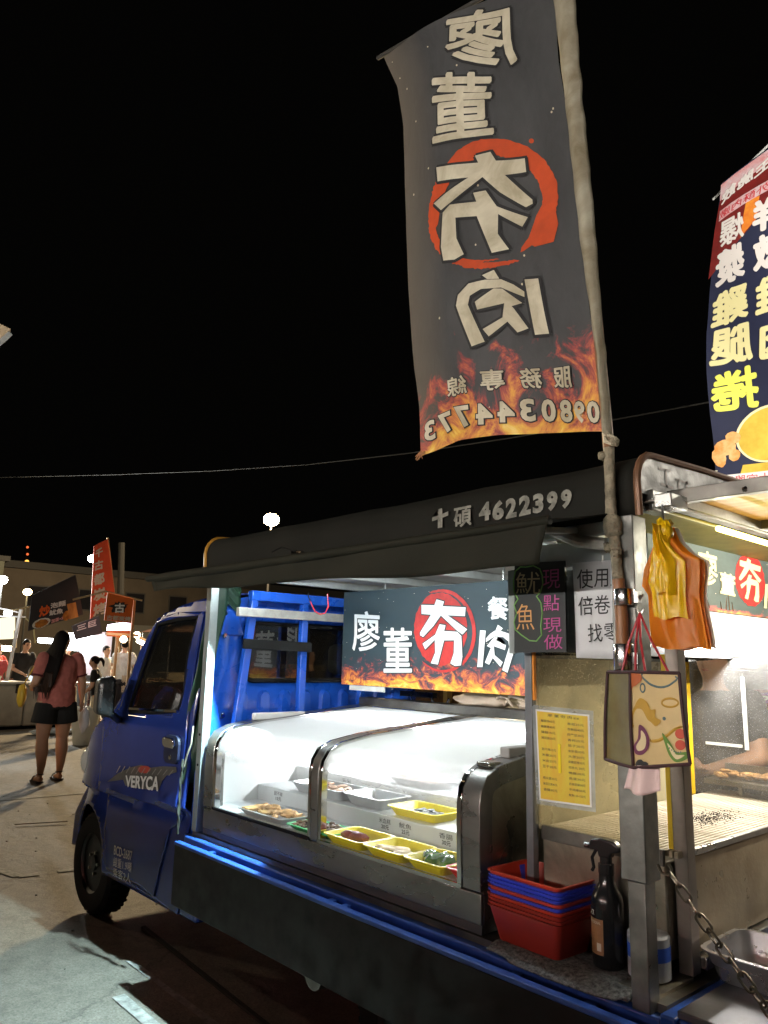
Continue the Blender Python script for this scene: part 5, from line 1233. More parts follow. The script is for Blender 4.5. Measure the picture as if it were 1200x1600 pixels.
MB().grid(lambda u, v: tuple(Vector(bil([front[2], tuple(back[2]), tuple(back[1]), front[1]], u, v))), 4, 6).build('side_panel', SID, TB, smooth=True)
MB().grid(lambda u, v: tuple(Vector(bil([front[3], front[2], tuple(back[2]), side[3]], u, v))), 4, 4).build('bottom_panel', SID, TB, smooth=True)
for e in ((front[0], front[1]), (front[1], front[2]), (front[2], front[3]), (front[3], front[0]), (side[0], side[1]), (side[3], side[2]), (side[0], side[3])):
    MB().tube([Vector(e[0]).lerp(Vector(e[1]), k / 6) + Vector((0, -0.002, 0)) + (Vector((0.0, -0.006, 0)) * math.sin(PI * k / 6)) for k in range(7)], 0.0042, 8).build('piping', PIP, TB, smooth=True)
def paint(nm, pts, col, wd=None, closed=True, o=0.003):
    mb = MB()
    if wd: o = -wd * 0.62
    if wd: mb.tube([FT(u, v, o) for u, v in (smooth2(pts) if closed else [q for q in smooth2(pts)[:4 * (len(pts) - 1) + 1]])], wd, 6, closed=closed, ry=wd, side=None)
    else: lay(mb, P(smooth2(pts)), ((0, 0), (1, 0), (1, 1), (0, 1)), lambda a, b: FT(a, b, o), fine=0.12)
    mb.build(nm, mat(nm + str(col), col, 0.6), TB, smooth=bool(wd))
OC = (0.42, 0.24, 0.03); PU = (0.13, 0.03, 0.07); GR = (0.10, 0.20, 0.03); TE = (0.08, 0.13, 0.14); RD = (0.45, 0.06, 0.03); CRM = (0.62, 0.50, 0.30)
paint('printed_flower', [(.08, .62), (.20, .72), (.36, .68), (.42, .60), (.52, .60), (.50, .52), (.60, .48), (.50, .42), (.42, .46), (.34, .50), (.24, .60)], OC)
paint('printed_curl', [(.04, .42), (.02, .54), (.10, .62), (.20, .64), (.30, .60), (.36, .52)], OC, 0.006, False)
paint('printed_paisley', [(.02, .22), (.12, .30), (.16, .44), (.28, .40), (.35, .30), (.32, .20), (.20, .13), (.06, .14)], PU)
paint('printed_paisley_fill', [(.08, .22), (.18, .30), (.20, .38), (.27, .34), (.29, .27), (.24, .19), (.12, .17)], CRM, o=0.004)
paint('printed_leaf', [(.60, .35), (.72, .24), (.80, .14), (.98, .13), (.96, .06), (.78, .03), (.68, .10), (.63, .22)], GR)
paint('printed_leaf_fill', [(.67, .24), (.76, .16), (.80, .11), (.93, .10), (.80, .06), (.72, .12)], CRM, o=0.004)
for c in ((.90, .33), (.88, .21)): paint('printed_berry', [(c[0] + .085 * math.cos(t), c[1] + .055 * math.sin(t)) for t in [2 * PI * k / 14 for k in range(14)]], RD)
for k in range(6): paint('printed_dot', [(.70 + .035 * k + .012 * math.cos(t), .185 - .025 * k + .012 * k * k * .25 + .008 * math.sin(t)) for t in [2 * PI * q / 6 for q in range(6)]], TE, o=0.005)
paint('printed_necklace', [(.28, .98), (.36, .90), (.52, .85), (.68, .84), (.84, .88), (.92, .96)], TE, 0.0035, False)
paint('printed_pendant', [(.27 + .05 * math.cos(t), .83 + .045 * math.sin(t)) for t in [2 * PI * k / 14 for k in range(14)]], TE, 0.003)
paint('printed_ring', [(.78 + .14 * math.cos(t), .67 + .045 * math.sin(t)) for t in [2 * PI * k / 18 for k in range(18)]], OC, 0.0035)
paint('printed_stem', [(.38, .28), (.52, .27), (.68, .32), (.82, .38), (.92, .40)], OC, 0.005, False)
paint('printed_patch', [(.0, .98), (.22, .98), (.26, .92), (.14, .86), (.06, .84), (0, .80)], (0.40, 0.10, 0.03))
paint('printed_scallop', [(.05, .02), (.08, .07), (.16, .08), (.20, .06), (.26, .05), (.28, .02)], (0.02, 0.02, 0.02))
paint('printed_bead', [(.66 + .03 * math.cos(t), .50 + .02 * math.sin(t)) for t in [2 * PI * k / 10 for k in range(10)]], TE)
hk = Vector((-1.055,1.860,1.633))
RDH = mat('red cord handle', (0.40, 0.02, 0.03), 0.5)
for p in ((-1.096,1.830,1.480), (-1.040,1.800,1.481), (-1.012,1.800,1.480), (-0.934,1.770,1.482)): MB().tube([hk, hk.lerp(Vector(p), .5) + Vector((0, -.01, 0)), p], 0.0032, 6).build('handle', RDH, TB, smooth=True)
MB().tube([hk + Vector((0, 0.02, 0.05)), hk + Vector((-0.012, 0, 0.02)), hk + Vector((0, 0, -0.006)), hk + Vector((0.012, 0, 0.01))], 0.003, 6).build('wire_hook', STL, TB, smooth=True)
tw = thing('paper_bag', 'small pink and white plastic bag hanging just below the paisley shopping bag', 'bag', (-1.052,1.840,1.243))
tq = ((-1.102,1.830,1.182), (-0.988,1.800,1.197), (-0.986,1.800,1.263), (-1.083,1.830,1.247))
def twf(u, v, o=0):
    a = Vector(bil(tq, u, v)); return (a.x, a.y + 0.010 * math.sin(u * 9) * (1 - .4 * v) - 0.02 * math.sin(PI * u), a.z + 0.006 * math.sin(u * 6 + 1) * (1 - v))
MB().grid(twf, 18, 8).build('bag_front', mat('pale pink plastic', (0.72, 0.52, 0.50), 0.35, vary=0.15, scale=6, bump=0.2, bscale=14), tw, smooth=True, solid=0.002)
MB().tube([Vector(tq[3]) + Vector((.02, 0, 0.002)), (Vector(tq[2]) + Vector(tq[3])) / 2 + Vector((.01, -0.015, -0.004)), Vector(tq[2]) + Vector((-.01, 0, 0.004))], 0.005, 8).build('red_rim', mat('red rim', (0.5, 0.03, 0.04), 0.4), tw, smooth=True)
# orange and yellow plastic bags on a hook
ob = thing('plastic_bags', 'bunch of orange and yellow plastic carrier bags hanging from a hook', 'bags', (-0.980,1.860,1.862))
OR_ = mat('orange plastic', (1.0, 0.33, 0.02), 0.38, vary=0.15, scale=7, bump=0.25, bscale=26, transl=0.6); YL_ = mat('yellow plastic film', (0.95, 0.58, 0.008), 0.35, vary=0.12, scale=8, bump=0.25, bscale=18, transl=0.3)
prof_l = [(-0.979,1.840,1.855), (-0.991,1.840,1.818), (-1.008,1.840,1.780), (-1.027,1.840,1.745), (-1.037,1.840,1.703), (-1.021,1.840,1.677), (-1.018,1.840,1.636), (-1.017,1.840,1.587), (-1.012,1.840,1.543)]
prof_r = [(-0.951,1.840,1.852), (-0.937,1.840,1.812), (-0.910,1.840,1.782), (-0.875,1.840,1.760), (-0.876,1.840,1.726), (-0.883,1.840,1.671), (-0.879,1.840,1.632), (-0.873,1.840,1.585), (-0.868,1.840,1.542)]
def pbf(ins, y0, dep, v1=1.0, ph=0):
    def f(u, v):
        t = v * v1 * 8; k = min(int(t), 7); g = t - k
        l = Vector(prof_l[k]).lerp(Vector(prof_l[k + 1]), g); r = Vector(prof_r[k]).lerp(Vector(prof_r[k + 1]), g)
        u2 = ins + u * (1 - 2 * ins); p = l.lerp(r, u2)
        fold = dep * (1.9 * noise.noise(Vector((u * 4.5 + ph * 3, v * 2.6, ph))) + .35 * noise.noise(Vector((u * 10, v * 5, ph + 9)))) * (1.25 - .7 * v)
        p.y += y0 + fold - 0.016 * math.sin(PI * u); p.z += 0.004 * math.sin(u * 9 + ph) * v
        return tuple(p)
    return f
MB().grid(pbf(0, 0.0, 0.006), 60, 50).build('orange_bag', OR_, ob, smooth=True, ang=80)
MB().grid(pbf(0, 0.025, 0.006, ph=2), 40, 30).build('orange_bag', OR_, ob, smooth=True, ang=80)
MB().grid(pbf(0.18, -0.020, 0.008, 0.80, 1), 50, 40).build('yellow_bag', YL_, ob, smooth=True, ang=80)
MB().grid(pbf(0.30, -0.038, 0.008, 0.62, 3), 40, 30).build('yellow_bag', YL_, ob, smooth=True, ang=80)
MB().grid(pbf(-0.012, 0.045, 0.006, 1.005, .3), 50, 40).build('white_bag', mat('white bag film', (0.8, 0.74, 0.6), 0.4), ob, smooth=True, ang=80)
kt = Vector((-0.960,1.830,1.835)); blob(kt.x, kt.y, kt.z, 0.024, 0.022, 0.032, 0.5, 3, 7, 'bag_knot', YL_, ob, n=20)
hk2 = Vector((-0.974,1.850,1.914))
MB().tube([hk2, hk2 + Vector((0.002, 0, -0.03)), kt + Vector((0, 0, 0.02)), kt + Vector((0.012, 0, 0.012)), kt + Vector((0.014, 0, 0.03))], 0.0035, 7).build('hook', STL, ob, smooth=True)
bx('hook_bracket', (hk2.x - 0.028, 1.86, hk2.z - 0.005), (hk2.x + 0.022, 1.95, hk2.z + 0.032), STL, canopy, bev=0.003)

# ================================================================ FLAG ON THE BAMBOO POLE
FY = 1.875
pole = thing('bamboo_pole', 'taped bamboo flagpole clamped to the rear post of the canopy', 'pole', (-1.113,1.862,1.530))
TAPE = mat('grubby tape wrap', (0.34, 0.29, 0.20), 0.75, vary=0.5, scale=26, bump=0.9, bscale=70)
BAM = mat('brown bamboo', (0.30, 0.13, 0.05), 0.5, vary=0.35, scale=12, stretch=(1, 1, .3))
pc = [(-1.111,1.862,1.526), (-1.111,1.862,1.631), (-1.117,1.862,1.727), (-1.124,1.866,1.807), (-1.136,1.870,1.917), (-1.138,1.872,2.103), (-1.143,1.874,2.181), (-1.162,1.876,2.462), (-1.194,1.878,2.941), (-1.228,1.880,3.446), (-1.254,1.880,3.787), (-1.269,1.880,4.032)]
pc = [Vector(p) for p in pc]
MB().tube(pc[:3], 0.017, 12).build('bare_bamboo', BAM, pole, smooth=True)
def fine(pl, n):
    r = []
    for a, b in zip(pl, pl[1:]): r += [a.lerp(b, k / n) for k in range(n)]
    return r + [pl[-1]]
fp_ = fine(pc[2:6], 12)
rr = [0.0155 + 0.003 * noise.noise(p * 45) + (0.010 if abs(p.z - 1.875) < 0.03 else 0) for p in fp_]
MB().tube(fp_, rr, 14).build('tape_wrapping', TAPE, pole, smooth=True)
MB().tube(pc[5:], 0.0155, 10).build('upper_pole', BAM, pole, smooth=True)
for p, s in ((pc[3] + Vector((-.016, -.01, 0.01)), 1), (pc[3] + Vector((.012, -.012, -.01)), 2), (Vector((-1.131,1.865,2.131)), 3), (Vector((-1.113,1.862,2.115)), 5), (Vector((-1.153,1.862,2.082)), 6)): blob(p.x, p.y, p.z, 0.012, 0.012, 0.013, 0.8, 4, s, 'tape_knot', TAPE, pole, n=14)
for zz in ((-1.104,1.860,1.677), (-1.112,1.860,1.516)):
    zz = Vector(zz); MB().lathe([(0.026, -0.022), (0.027, -0.02), (0.027, 0.02), (0.026, 0.022)] if zz.z > 1.6 else [(0.026, -0.035), (0.027, -0.033), (0.027, 0.035), (0.026, 0.037)], c=zz + Vector((0.004, 0.002, 0)), n=24, cap=False).build('clamp', mat('clamp chrome', (0.8, 0.8, 0.82), 0.16, 1.0), pole, smooth=True, solid=0.0015)
    MB().box((zz.x + 0.025, zz.y, zz.z - 0.015), (zz.x + 0.045, zz.y + 0.02, zz.z + 0.015)).build('clamp_lug', STL, pole)
flag = thing('banner_flag', 'tall dirty black banner with mirrored cream characters over an orange red ring and flames', 'banner', (-1.155,1.875,2.153))
def fy(x, z):
    return FY + 0.016 * math.sin((x + 1.2) * 9 + z * 1.1) * min(1, max(0, (-1.2 - x) * 4)) + 0.006 * math.sin(z * 7 + x * 5) + 0.004 * noise.noise(Vector((x * 8, z * 5, 1)))
Lf = [(-1.911,2.225), (-1.933,2.417), (-1.966,2.588), (-1.975,2.694), (-1.992,2.964), (-2.003,3.104), (-2.029,3.382), (-2.041,3.648), (-2.076,3.852), (-2.175,4.061)]
Rf = [(-1.155,2.157), (-1.161,2.282), (-1.168,2.383), (-1.188,2.573), (-1.209,2.751), (-1.225,2.917), (-1.241,3.214), (-1.274,3.460), (-1.289,3.707), (-1.306,3.874)]
Bf = [(-1.911,2.225), (-1.827,2.228), (-1.708,2.239), (-1.539,2.225), (-1.386,2.202), (-1.247,2.176), (-1.155,2.157)]
def pick(pl, t):
    t = min(max(t, 0), 1) * (len(pl) - 1); k = min(int(t), len(pl) - 2); f = t - k
    return (pl[k][0] * (1 - f) + pl[k + 1][0] * f, pl[k][1] * (1 - f) + pl[k + 1][1] * f)
def arclen(pl):
    d = [0]
    for a, b in zip(pl, pl[1:]): d.append(d[-1] + math.hypot(a[0] - b[0], a[1] - b[1]))
    def f(t):
        s = t * d[-1]
        for i in range(len(d) - 1):
            if s <= d[i + 1] + 1e-9:
                g = (s - d[i]) / (d[i + 1] - d[i]); return (pl[i][0] + (pl[i + 1][0] - pl[i][0]) * g, pl[i][1] + (pl[i + 1][1] - pl[i][1]) * g)
        return pl[-1]
    return f
LF, RF, BF = arclen(Lf), arclen(Rf), arclen(Bf)
Tf = arclen([Lf[-1], (-2.003,4.029), (-1.784,3.982), (-1.619,3.945), Rf[-1]])
def flagxz(u, v):
    l = LF(v); r = RF(v); b = BF(u); t = Tf(u)
    x = (1 - u) * l[0] + u * r[0] + (1 - v) * b[0] + v * t[0] - ((1 - u) * (1 - v) * Lf[0][0] + u * (1 - v) * Rf[0][0] + (1 - u) * v * Lf[-1][0] + u * v * Rf[-1][0])
    z = (1 - u) * l[1] + u * r[1] + (1 - v) * b[1] + v * t[1] - ((1 - u) * (1 - v) * Lf[0][1] + u * (1 - v) * Rf[0][1] + (1 - u) * v * Lf[-1][1] + u * v * Rf[-1][1])
    return x, z
FM3 = flame_mat('flame banner print', (0.080, 0.080, 0.084), grime=0.45, fh=0.34, bright=0.95, edgecol=(0.15, 0.125, 0.10), sc=(3.4, 6.4), sparks=0.8, seed=1.7, trans=0.15)
def flg(u, v):
    x, z = flagxz(u, v); return (x, fy(x, z), z)
cloth = MB().grid(flg, 50, 110).build('banner_cloth', FM3, flag, smooth=True, ang=180)
fs_ = lambda o: (lambda a, b: (a, fy(a, b) - o, b))
CRE = mat('cream banner print', (0.68, 0.61, 0.47), 0.75, col2=(0.40, 0.34, 0.23), scale=6, bump=0.25, bscale=14, warp=0.8)
BLO = mat('black banner outline', (0.022, 0.021, 0.022), 0.75)
ORR = mat('orange red banner print', (0.62, 0.075, 0.015), 0.7, vary=0.25, scale=12)
rg = MB()
lay(rg, disc_shape(31, 90, 0.02, 0.72, R(-60), R(205)), ((-1.880,2.934), (-1.306,2.764), (-1.276,3.180), (-1.813,3.473)), fs_(0.003), fine=0.08)
lay(rg, disc_shape(32, 90, 0.03, 0.88, R(150), R(300)), ((-1.925,2.944), (-1.297,2.721), (-1.276,3.175), (-1.813,3.473)), fs_(0.0033), fine=0.08)
lay(rg, disc_shape(33, 70, 0.02, 0.95, R(165), R(290)), ((-1.901,2.961), (-1.350,2.764), (-1.301,3.165), (-1.779,3.427)), fs_(0.0036), fine=0.08)
lay(rg, P([(0, .1), (.3, 0), (.9, .05), (1, .4), (.7, 1), (.4, .95), (.1, .6)]), ((-1.431,2.853), (-1.305,2.812), (-1.288,2.985), (-1.376,3.027)), fs_(0.0037), fine=0.1)
rg.build('brush_ring', ORR, flag)
sp_ = MB(); lay(sp_, disc_shape(3, 14), ((-1.412,3.232), (-1.388,3.219), (-1.388,3.238), (-1.412,3.251)), fs_(0.003)); sp_.build('brush_spot', ORR, flag)
FL = [('廖', None, ((-1.454,3.568), (-1.768,3.746), (-1.770,3.966), (-1.468,3.836)), 0.028),
      ('董', None, ((-1.560,3.347), (-1.840,3.452), (-1.837,3.743), (-1.565,3.591)), 0.028),
      ('夯', HANG, ((-1.380,2.825), (-1.827,2.932), (-1.839,3.399), (-1.415,3.214)), 0),
      ('肉', ROU, ((-1.332,2.486), (-1.710,2.569), (-1.705,2.859), (-1.351,2.746)), 0)]
for ch_, shp, q, bo_ in FL:
    cx = sum(p[0] for p in q) / 4; cz = sum(p[1] for p in q) / 4
    o = MB()
    if shp is None: blay(o, ch_, q, lambda a, b, k: (a, fy(a, b) - 0.0055 - k, b), 0.015, fine=0.15)
    else:
        for k in range(8): t = 2 * PI * k / 8; lay(o, shp, [(p[0] + 0.011 * math.cos(t), p[1] + 0.011 * math.sin(t)) for p in q], fs_(0.0055 + 0.0001 * k), fine=0.12)
    o.build('letter_outline', BLO, flag)
    w = MB()
    if shp is None: blay(w, ch_, q, lambda a, b, k: (a, fy(a, b) - 0.0085 - k, b), 0.0055, fine=0.15)
    else: lay(w, shp, q, fs_(0.0085), fine=0.10)
    w.build('letter', CRE, flag)
SML = [('服', ((-1.252,2.314), (-1.319,2.333), (-1.324,2.395), (-1.255,2.382))), ('務', ((-1.366,2.343), (-1.446,2.364), (-1.455,2.429), (-1.375,2.413))), ('專', ((-1.509,2.375), (-1.602,2.390), (-1.610,2.463), (-1.513,2.443))), ('線', ((-1.665,2.397), (-1.760,2.406), (-1.770,2.478), (-1.671,2.463)))]
mo = MB(); mi_ = MB()
for c_, q in SML: blay(mo, c_, q, lambda a, b, k: (a, fy(a, b) - 0.004 - k, b), 0.005, k=6); blay(mi_, c_, q, lambda a, b, k: (a, fy(a, b) - 0.006 - k, b), 0.0015, k=4)
DG_ = [('0', ((-1.158,2.177), (-1.203,2.188), (-1.207,2.262), (-1.158,2.250))), ('9', ((-1.207,2.187), (-1.249,2.199), (-1.253,2.274), (-1.209,2.263))), ('8', ((-1.251,2.201), (-1.303,2.214), (-1.308,2.293), (-1.255,2.280))), ('0', ((-1.312,2.216), (-1.376,2.233), (-1.379,2.315), (-1.317,2.297))), ('3', ((-1.391,2.236), (-1.455,2.250), (-1.462,2.333), (-1.396,2.321))), ('4', ((-1.466,2.248), (-1.544,2.263), (-1.544,2.342), (-1.472,2.331))), ('4', ((-1.550,2.260), (-1.633,2.273), (-1.633,2.355), (-1.557,2.341))), ('7', ((-1.647,2.270), (-1.729,2.280), (-1.736,2.368), (-1.656,2.358))), ('7', ((-1.732,2.272), (-1.812,2.279), (-1.822,2.357), (-1.745,2.360))), ('3', ((-1.818,2.264), (-1.892,2.269), (-1.897,2.350), (-1.829,2.351)))]
for c_, q in DG_: lay(mo, glyph(c_, 0.075), [(p[0] * 1, p[1]) for p in q], fs_(0.004)); lay(mi_, glyph(c_, 0.035), [( (sum(k[0] for k in q)/4) + (p[0] - sum(k[0] for k in q)/4) * .86, (sum(k[1] for k in q)/4) + (p[1] - sum(k[1] for k in q)/4) * .90) for p in q], fs_(0.006))
mo.build('number_outline', BLO, flag); mi_.build('number_lettering', CRE, flag)
# sleeve that holds the pole
SR = [(-1.125,2.132), (-1.135,2.344), (-1.147,2.559), (-1.155,2.749), (-1.166,2.959), (-1.187,3.257), (-1.204,3.646), (-1.217,3.805)]
SL = [(-1.155,2.153), (-1.166,2.373), (-1.188,2.573), (-1.211,2.773), (-1.228,2.978), (-1.255,3.316), (-1.289,3.707), (-1.306,3.874)]
SLf, SRf = arclen(SL), arclen(SR)
def slv(u, v):
    a = SLf(v); b = SRf(v); x = a[0] + (b[0] - a[0]) * u; z = a[1] + (b[1] - a[1]) * u
    return (x + (0.004 * noise.noise(Vector((0, 0, z * 14))) if u > .8 else 0), FY - 0.004 - 0.018 * math.sin(PI * u) + 0.002 * math.sin(z * 40), z)
MB().grid(slv, 10, 90).build('pole_sleeve', mat('stained cream sleeve', (0.42, 0.38, 0.29), 0.8, col2=(0.17, 0.13, 0.07), scale=5, bump=0.3, bscale=30, warp=0.5), flag, smooth=True, ang=180, solid=0.001)
MB().tube([((-2.222,4.091)[0], 1.89, (-2.222,4.091)[1]), ((-1.798,4.004)[0], 1.89, (-1.798,4.004)[1]), ((-1.284,3.895)[0], 1.89, (-1.284,3.895)[1])], 0.009, 8).build('top_rod', mat('dark rod', (0.04, 0.035, 0.03), 0.6), flag, smooth=True)
rf = MB(); rnd = random.Random(8)
for i in range(14):
    x, z = Lf[0]; rf.tube([(x + rnd.uniform(0, .03), FY + .003, z + rnd.uniform(0, .02)), (x + rnd.uniform(-.015, .045), FY - .01, z - rnd.uniform(0.0, .02))], 0.0014, 4)
rf.build('frayed_threads', mat('frayed thread', (0.5, 0.25, 0.12), 0.8), flag)
MB().tube([(-1.145,1.862,2.148), (-1.139,1.858,2.120), (-1.118,1.856,2.107), (-1.110,1.860,2.125), (-1.132,1.860,2.137)], 0.006, 8).build('tie', CRE, flag, smooth=True)

# ================================================================ SECOND BANNER BEHIND THE TRUCK
B2Y = 3.62
b2 = thing('banner_flag', 'navy fried chicken banner with white to yellow mirrored characters rising behind the truck', 'banner', (-1.601,3.620,2.371))
L2 = [(-1.612,2.344), (-1.618,2.554), (-1.628,2.721), (-1.633,2.958), (-1.631,3.163), (-1.609,3.366), (-1.582,3.497), (-1.530,3.691), (-1.489,3.925)]
R2 = [(-1.135,2.330), (-1.120,2.517), (-1.106,2.692), (-1.092,2.870), (-1.073,3.110), (-1.054,3.355), (-1.034,3.605), (-1.014,3.859), (-0.989,4.168)]
L2f, R2f = arclen(L2), arclen(R2)
def b2y(x, z): return B2Y + 0.02 * math.sin(x * 9 + z * 3) + 0.01 * math.sin(z * 8)
def b2s(u, v):
    a = L2f(v); b = R2f(v); x = a[0] + (b[0] - a[0]) * u; z = a[1] + (b[1] - a[1]) * u; return (x, b2y(x, z), z)
NAVY = mat('navy banner print', (0.020, 0.024, 0.060), 0.6, vary=0.25, scale=4, transl=0.08)
MB().grid(b2s, 24, 60).build('banner_cloth', NAVY, b2, smooth=True)
def b2p(o): return lambda a, b: (a, b2y(a, b) - o, b)
def patch(nm, q, m, shp=None, o=0.004, fine_=0.15):
    mb = MB(); lay(mb, shp or P([(0, 0), (1, 0), (1, 1), (0, 1)]), q, b2p(o), fine=fine_); return mb.build(nm, m, b2)
PKW = mat('pinkish white print', (0.62, 0.48, 0.50), 0.6, col2=(0.62, 0.25, 0.25), scale=16)
patch('printed_band', ((-1.499,3.828), (-0.996,4.086), (-0.990,4.151), (-1.490,3.918)), PKW, o=0.0035)
RDB = mat('deep red print', (0.20, 0.012, 0.010), 0.6, vary=0.4, scale=14)
patch('printed_red_field', ((-1.604,3.453), (-1.365,3.619), (-0.996,4.086), (-1.499,3.828)), RDB, o=0.003)
patch('printed_glow', ((-1.414,3.588), (-1.329,3.655), (-1.309,3.774), (-1.371,3.768)), mat('orange glow print', (0.80, 0.30, 0.03), 0.6, col2=(0.6, 0.08, 0.01), scale=10), o=0.0036)
B2W = mat('white banner print', (0.72, 0.66, 0.62), 0.6); B2C = mat('cream yellow print', (0.78, 0.70, 0.35), 0.6); B2L = mat('lemon print', (0.82, 0.80, 0.12), 0.6); B2R = mat('red banner print', (0.55, 0.03, 0.04), 0.6)
def ch2(c, x0, y0, x1, y1, sl, m, bold=0.03, o=0.006, shear=0):
    pass
G2 = [('爆', ((-1.395,3.590), (-1.521,3.579), (-1.503,3.707), (-1.387,3.719)), B2W), ('漿', ((-1.414,3.398), (-1.565,3.392), (-1.542,3.553), (-1.406,3.567)), B2W), ('雞', ((-1.416,3.188), (-1.600,3.181), (-1.581,3.349), (-1.407,3.361)), B2C), ('腿', ((-1.409,2.961), (-1.612,2.979), (-1.595,3.159), (-1.406,3.145)), B2C), ('捲', ((-1.398,2.726), (-1.614,2.741), (-1.603,2.922), (-1.397,2.925)), B2L),
      ('鮮', ((-1.185,3.591), (-1.346,3.583), (-1.333,3.737), (-1.173,3.754)), B2W), ('嫩', ((-1.190,3.378), (-1.362,3.395), (-1.348,3.550), (-1.182,3.566)), B2W), ('雞', ((-1.189,3.157), (-1.369,3.163), (-1.356,3.342), (-1.181,3.341)), B2C), ('肉', ((-1.195,2.931), (-1.366,2.942), (-1.348,3.119), (-1.182,3.110)), B2C),
      ('餃', ((-1.420,3.841), (-1.491,3.799), (-1.481,3.856), (-1.413,3.906)), B2W), ('脆', ((-1.338,3.880), (-1.410,3.844), (-1.400,3.900), (-1.328,3.946)), B2W), ('王', ((-1.249,3.930), (-1.329,3.879), (-1.323,3.929), (-1.245,3.988)), B2W)]
for c_, q, m in G2:
    w = MB(); blay(w, c_, q, lambda a, b, k: (a, b2y(a, b) - 0.007 - k, b), 0.0075 if abs(q[0][0] - q[1][0]) > .13 else 0.003); w.build('letter', m, b2)
w = MB(); patch('printed_strip', ((-1.512,3.719), (-1.014,3.859), (-1.008,3.924), (-1.502,3.772)), PKW, o=0.005)
lay(w, glyph('爆汁雞腿外酥內嫩', 0.0), ((-1.028,3.853), (-1.508,3.724), (-1.499,3.763), (-1.023,3.911)), b2p(0.008), fine=0.1); w.build('letter', B2R, b2)
GOLD = mat('gold print', (0.78, 0.55, 0.08), 0.5, col2=(0.55, 0.36, 0.04), scale=9)
patch('printed_coin', ((-1.525,2.447), (-1.200,2.438), (-1.180,2.704), (-1.507,2.726)), GOLD, disc_shape(9, 40, 0.005))
patch('printed_coin_rim', ((-1.538,2.437), (-1.185,2.429), (-1.163,2.712), (-1.519,2.742)), mat('pale gold print', (0.85, 0.76, 0.45), 0.5), disc_shape(9, 40, 0.005), o=0.003)
patch('printed_plate', ((-1.500,2.405), (-1.209,2.392), (-1.211,2.440), (-1.489,2.447)), GOLD, o=0.0045)
CHK = mat('fried chicken print', (0.80, 0.50, 0.22), 0.6, col2=(0.72, 0.24, 0.03), scale=22)
for q in (((-1.621,2.509), (-1.516,2.496), (-1.510,2.585), (-1.616,2.593)), ((-1.635,2.486), (-1.567,2.422), (-1.554,2.526), (-1.624,2.562)), ((-1.567,2.570), (-1.494,2.549), (-1.490,2.619), (-1.563,2.628)), ((-1.554,2.471), (-1.499,2.468), (-1.495,2.531), (-1.550,2.535))): patch('printed_chicken', q, CHK, disc_shape(14, 24, 0.05), o=0.006)
patch('printed_label', ((-1.592,2.360), (-1.133,2.358), (-1.130,2.396), (-1.586,2.407)), mat('white label print', (0.8, 0.72, 0.68), 0.6), o=0.006)
w = MB(); lay(w, glyph('好大宜脆雞', 0.0), ((-1.316,2.338), (-1.583,2.361), (-1.580,2.399), (-1.313,2.392)), b2p(0.009), fine=0.1); w.build('letter', B2R, b2)
MB().tube([(-1.555,3.640,3.885), (-1.478,3.640,3.933), (-0.993,3.640,4.199)], 0.006, 6).build('top_rod', mat('pale rod', (0.4, 0.4, 0.38), 0.4), b2)
MB().tube([(-1.145,3.640,2.291), (-0.993,3.640,4.199)], 0.02, 8).build('pole', MC['pale rod'], b2)
wr = thing('overhead_wire', 'thin overhead wire sagging across the black sky', 'wire', (-23.225,6.000,6.364))
MB().tube([(-27.722,6.000,7.077), (-23.217,6.000,6.344), (-15.266,6.000,5.104), (-10.980,6.000,4.460), (-8.311,6.000,4.098), (-6.276,6.000,3.880), (-4.758,6.000,3.758), (-3.450,6.000,3.682), (-2.691,6.000,3.643), (-1.779,6.000,3.611)], 0.007, 6).build('cable', mat('grey cable', (0.028, 0.026, 0.022), 0.6), wr)
MB().tube([(-1.512,3.200,2.319), (-1.559,3.500,2.406)], 0.004, 6).build('guy_line', mat('pale cord', (0.55, 0.52, 0.45), 0.6), wr)

# ================================================================ PEOPLE
SKIN = mat('skin', (0.50, 0.28, 0.18), 0.55, vary=0.12, scale=12, sub=0.05)
SKINP = mat('pale skin', (0.58, 0.38, 0.28), 0.55, vary=0.1, scale=12)
HAIR = mat('black hair', (0.010, 0.007, 0.006), 0.65, spec=0.15, vary=0.5, scale=60, stretch=(1, 1, .08), bump=0.4, bscale=120)
def union(mb, name, m, parent, vox=0.014, sm=4):
    o = mb.build(name, m, None)
    r = o.modifiers.new('r', 'REMESH'); r.mode = 'VOXEL'; r.voxel_size = vox
    s = o.modifiers.new('s', 'SMOOTH'); s.iterations = sm; s.factor = 0.5
    bake(o); o.data.shade_smooth()
    if parent is not None: attach(o, parent)
    return o
def limb(mb, pts, rs, M, n=10, ry=None):
    pts = [M @ Vector(p) for p in pts]
    mb.tube(pts, rs, n, ry=ry, side=(M.to_3x3() @ Vector((1, 0, 0))) if ry else None)
    mb.sph(pts[0], rs[0], 8); mb.sph(pts[-1], rs[-1], 8)
def ell(mb, c, rx, ry, rz, M, n=14):
    b = len(mb.v); mb.sph((0, 0, 0), rx, n, ry=ry, rz=rz)
    for i in range(b, len(mb.v)): mb.v[i] = tuple(M @ (Vector(mb.v[i]) + Vector(c)))
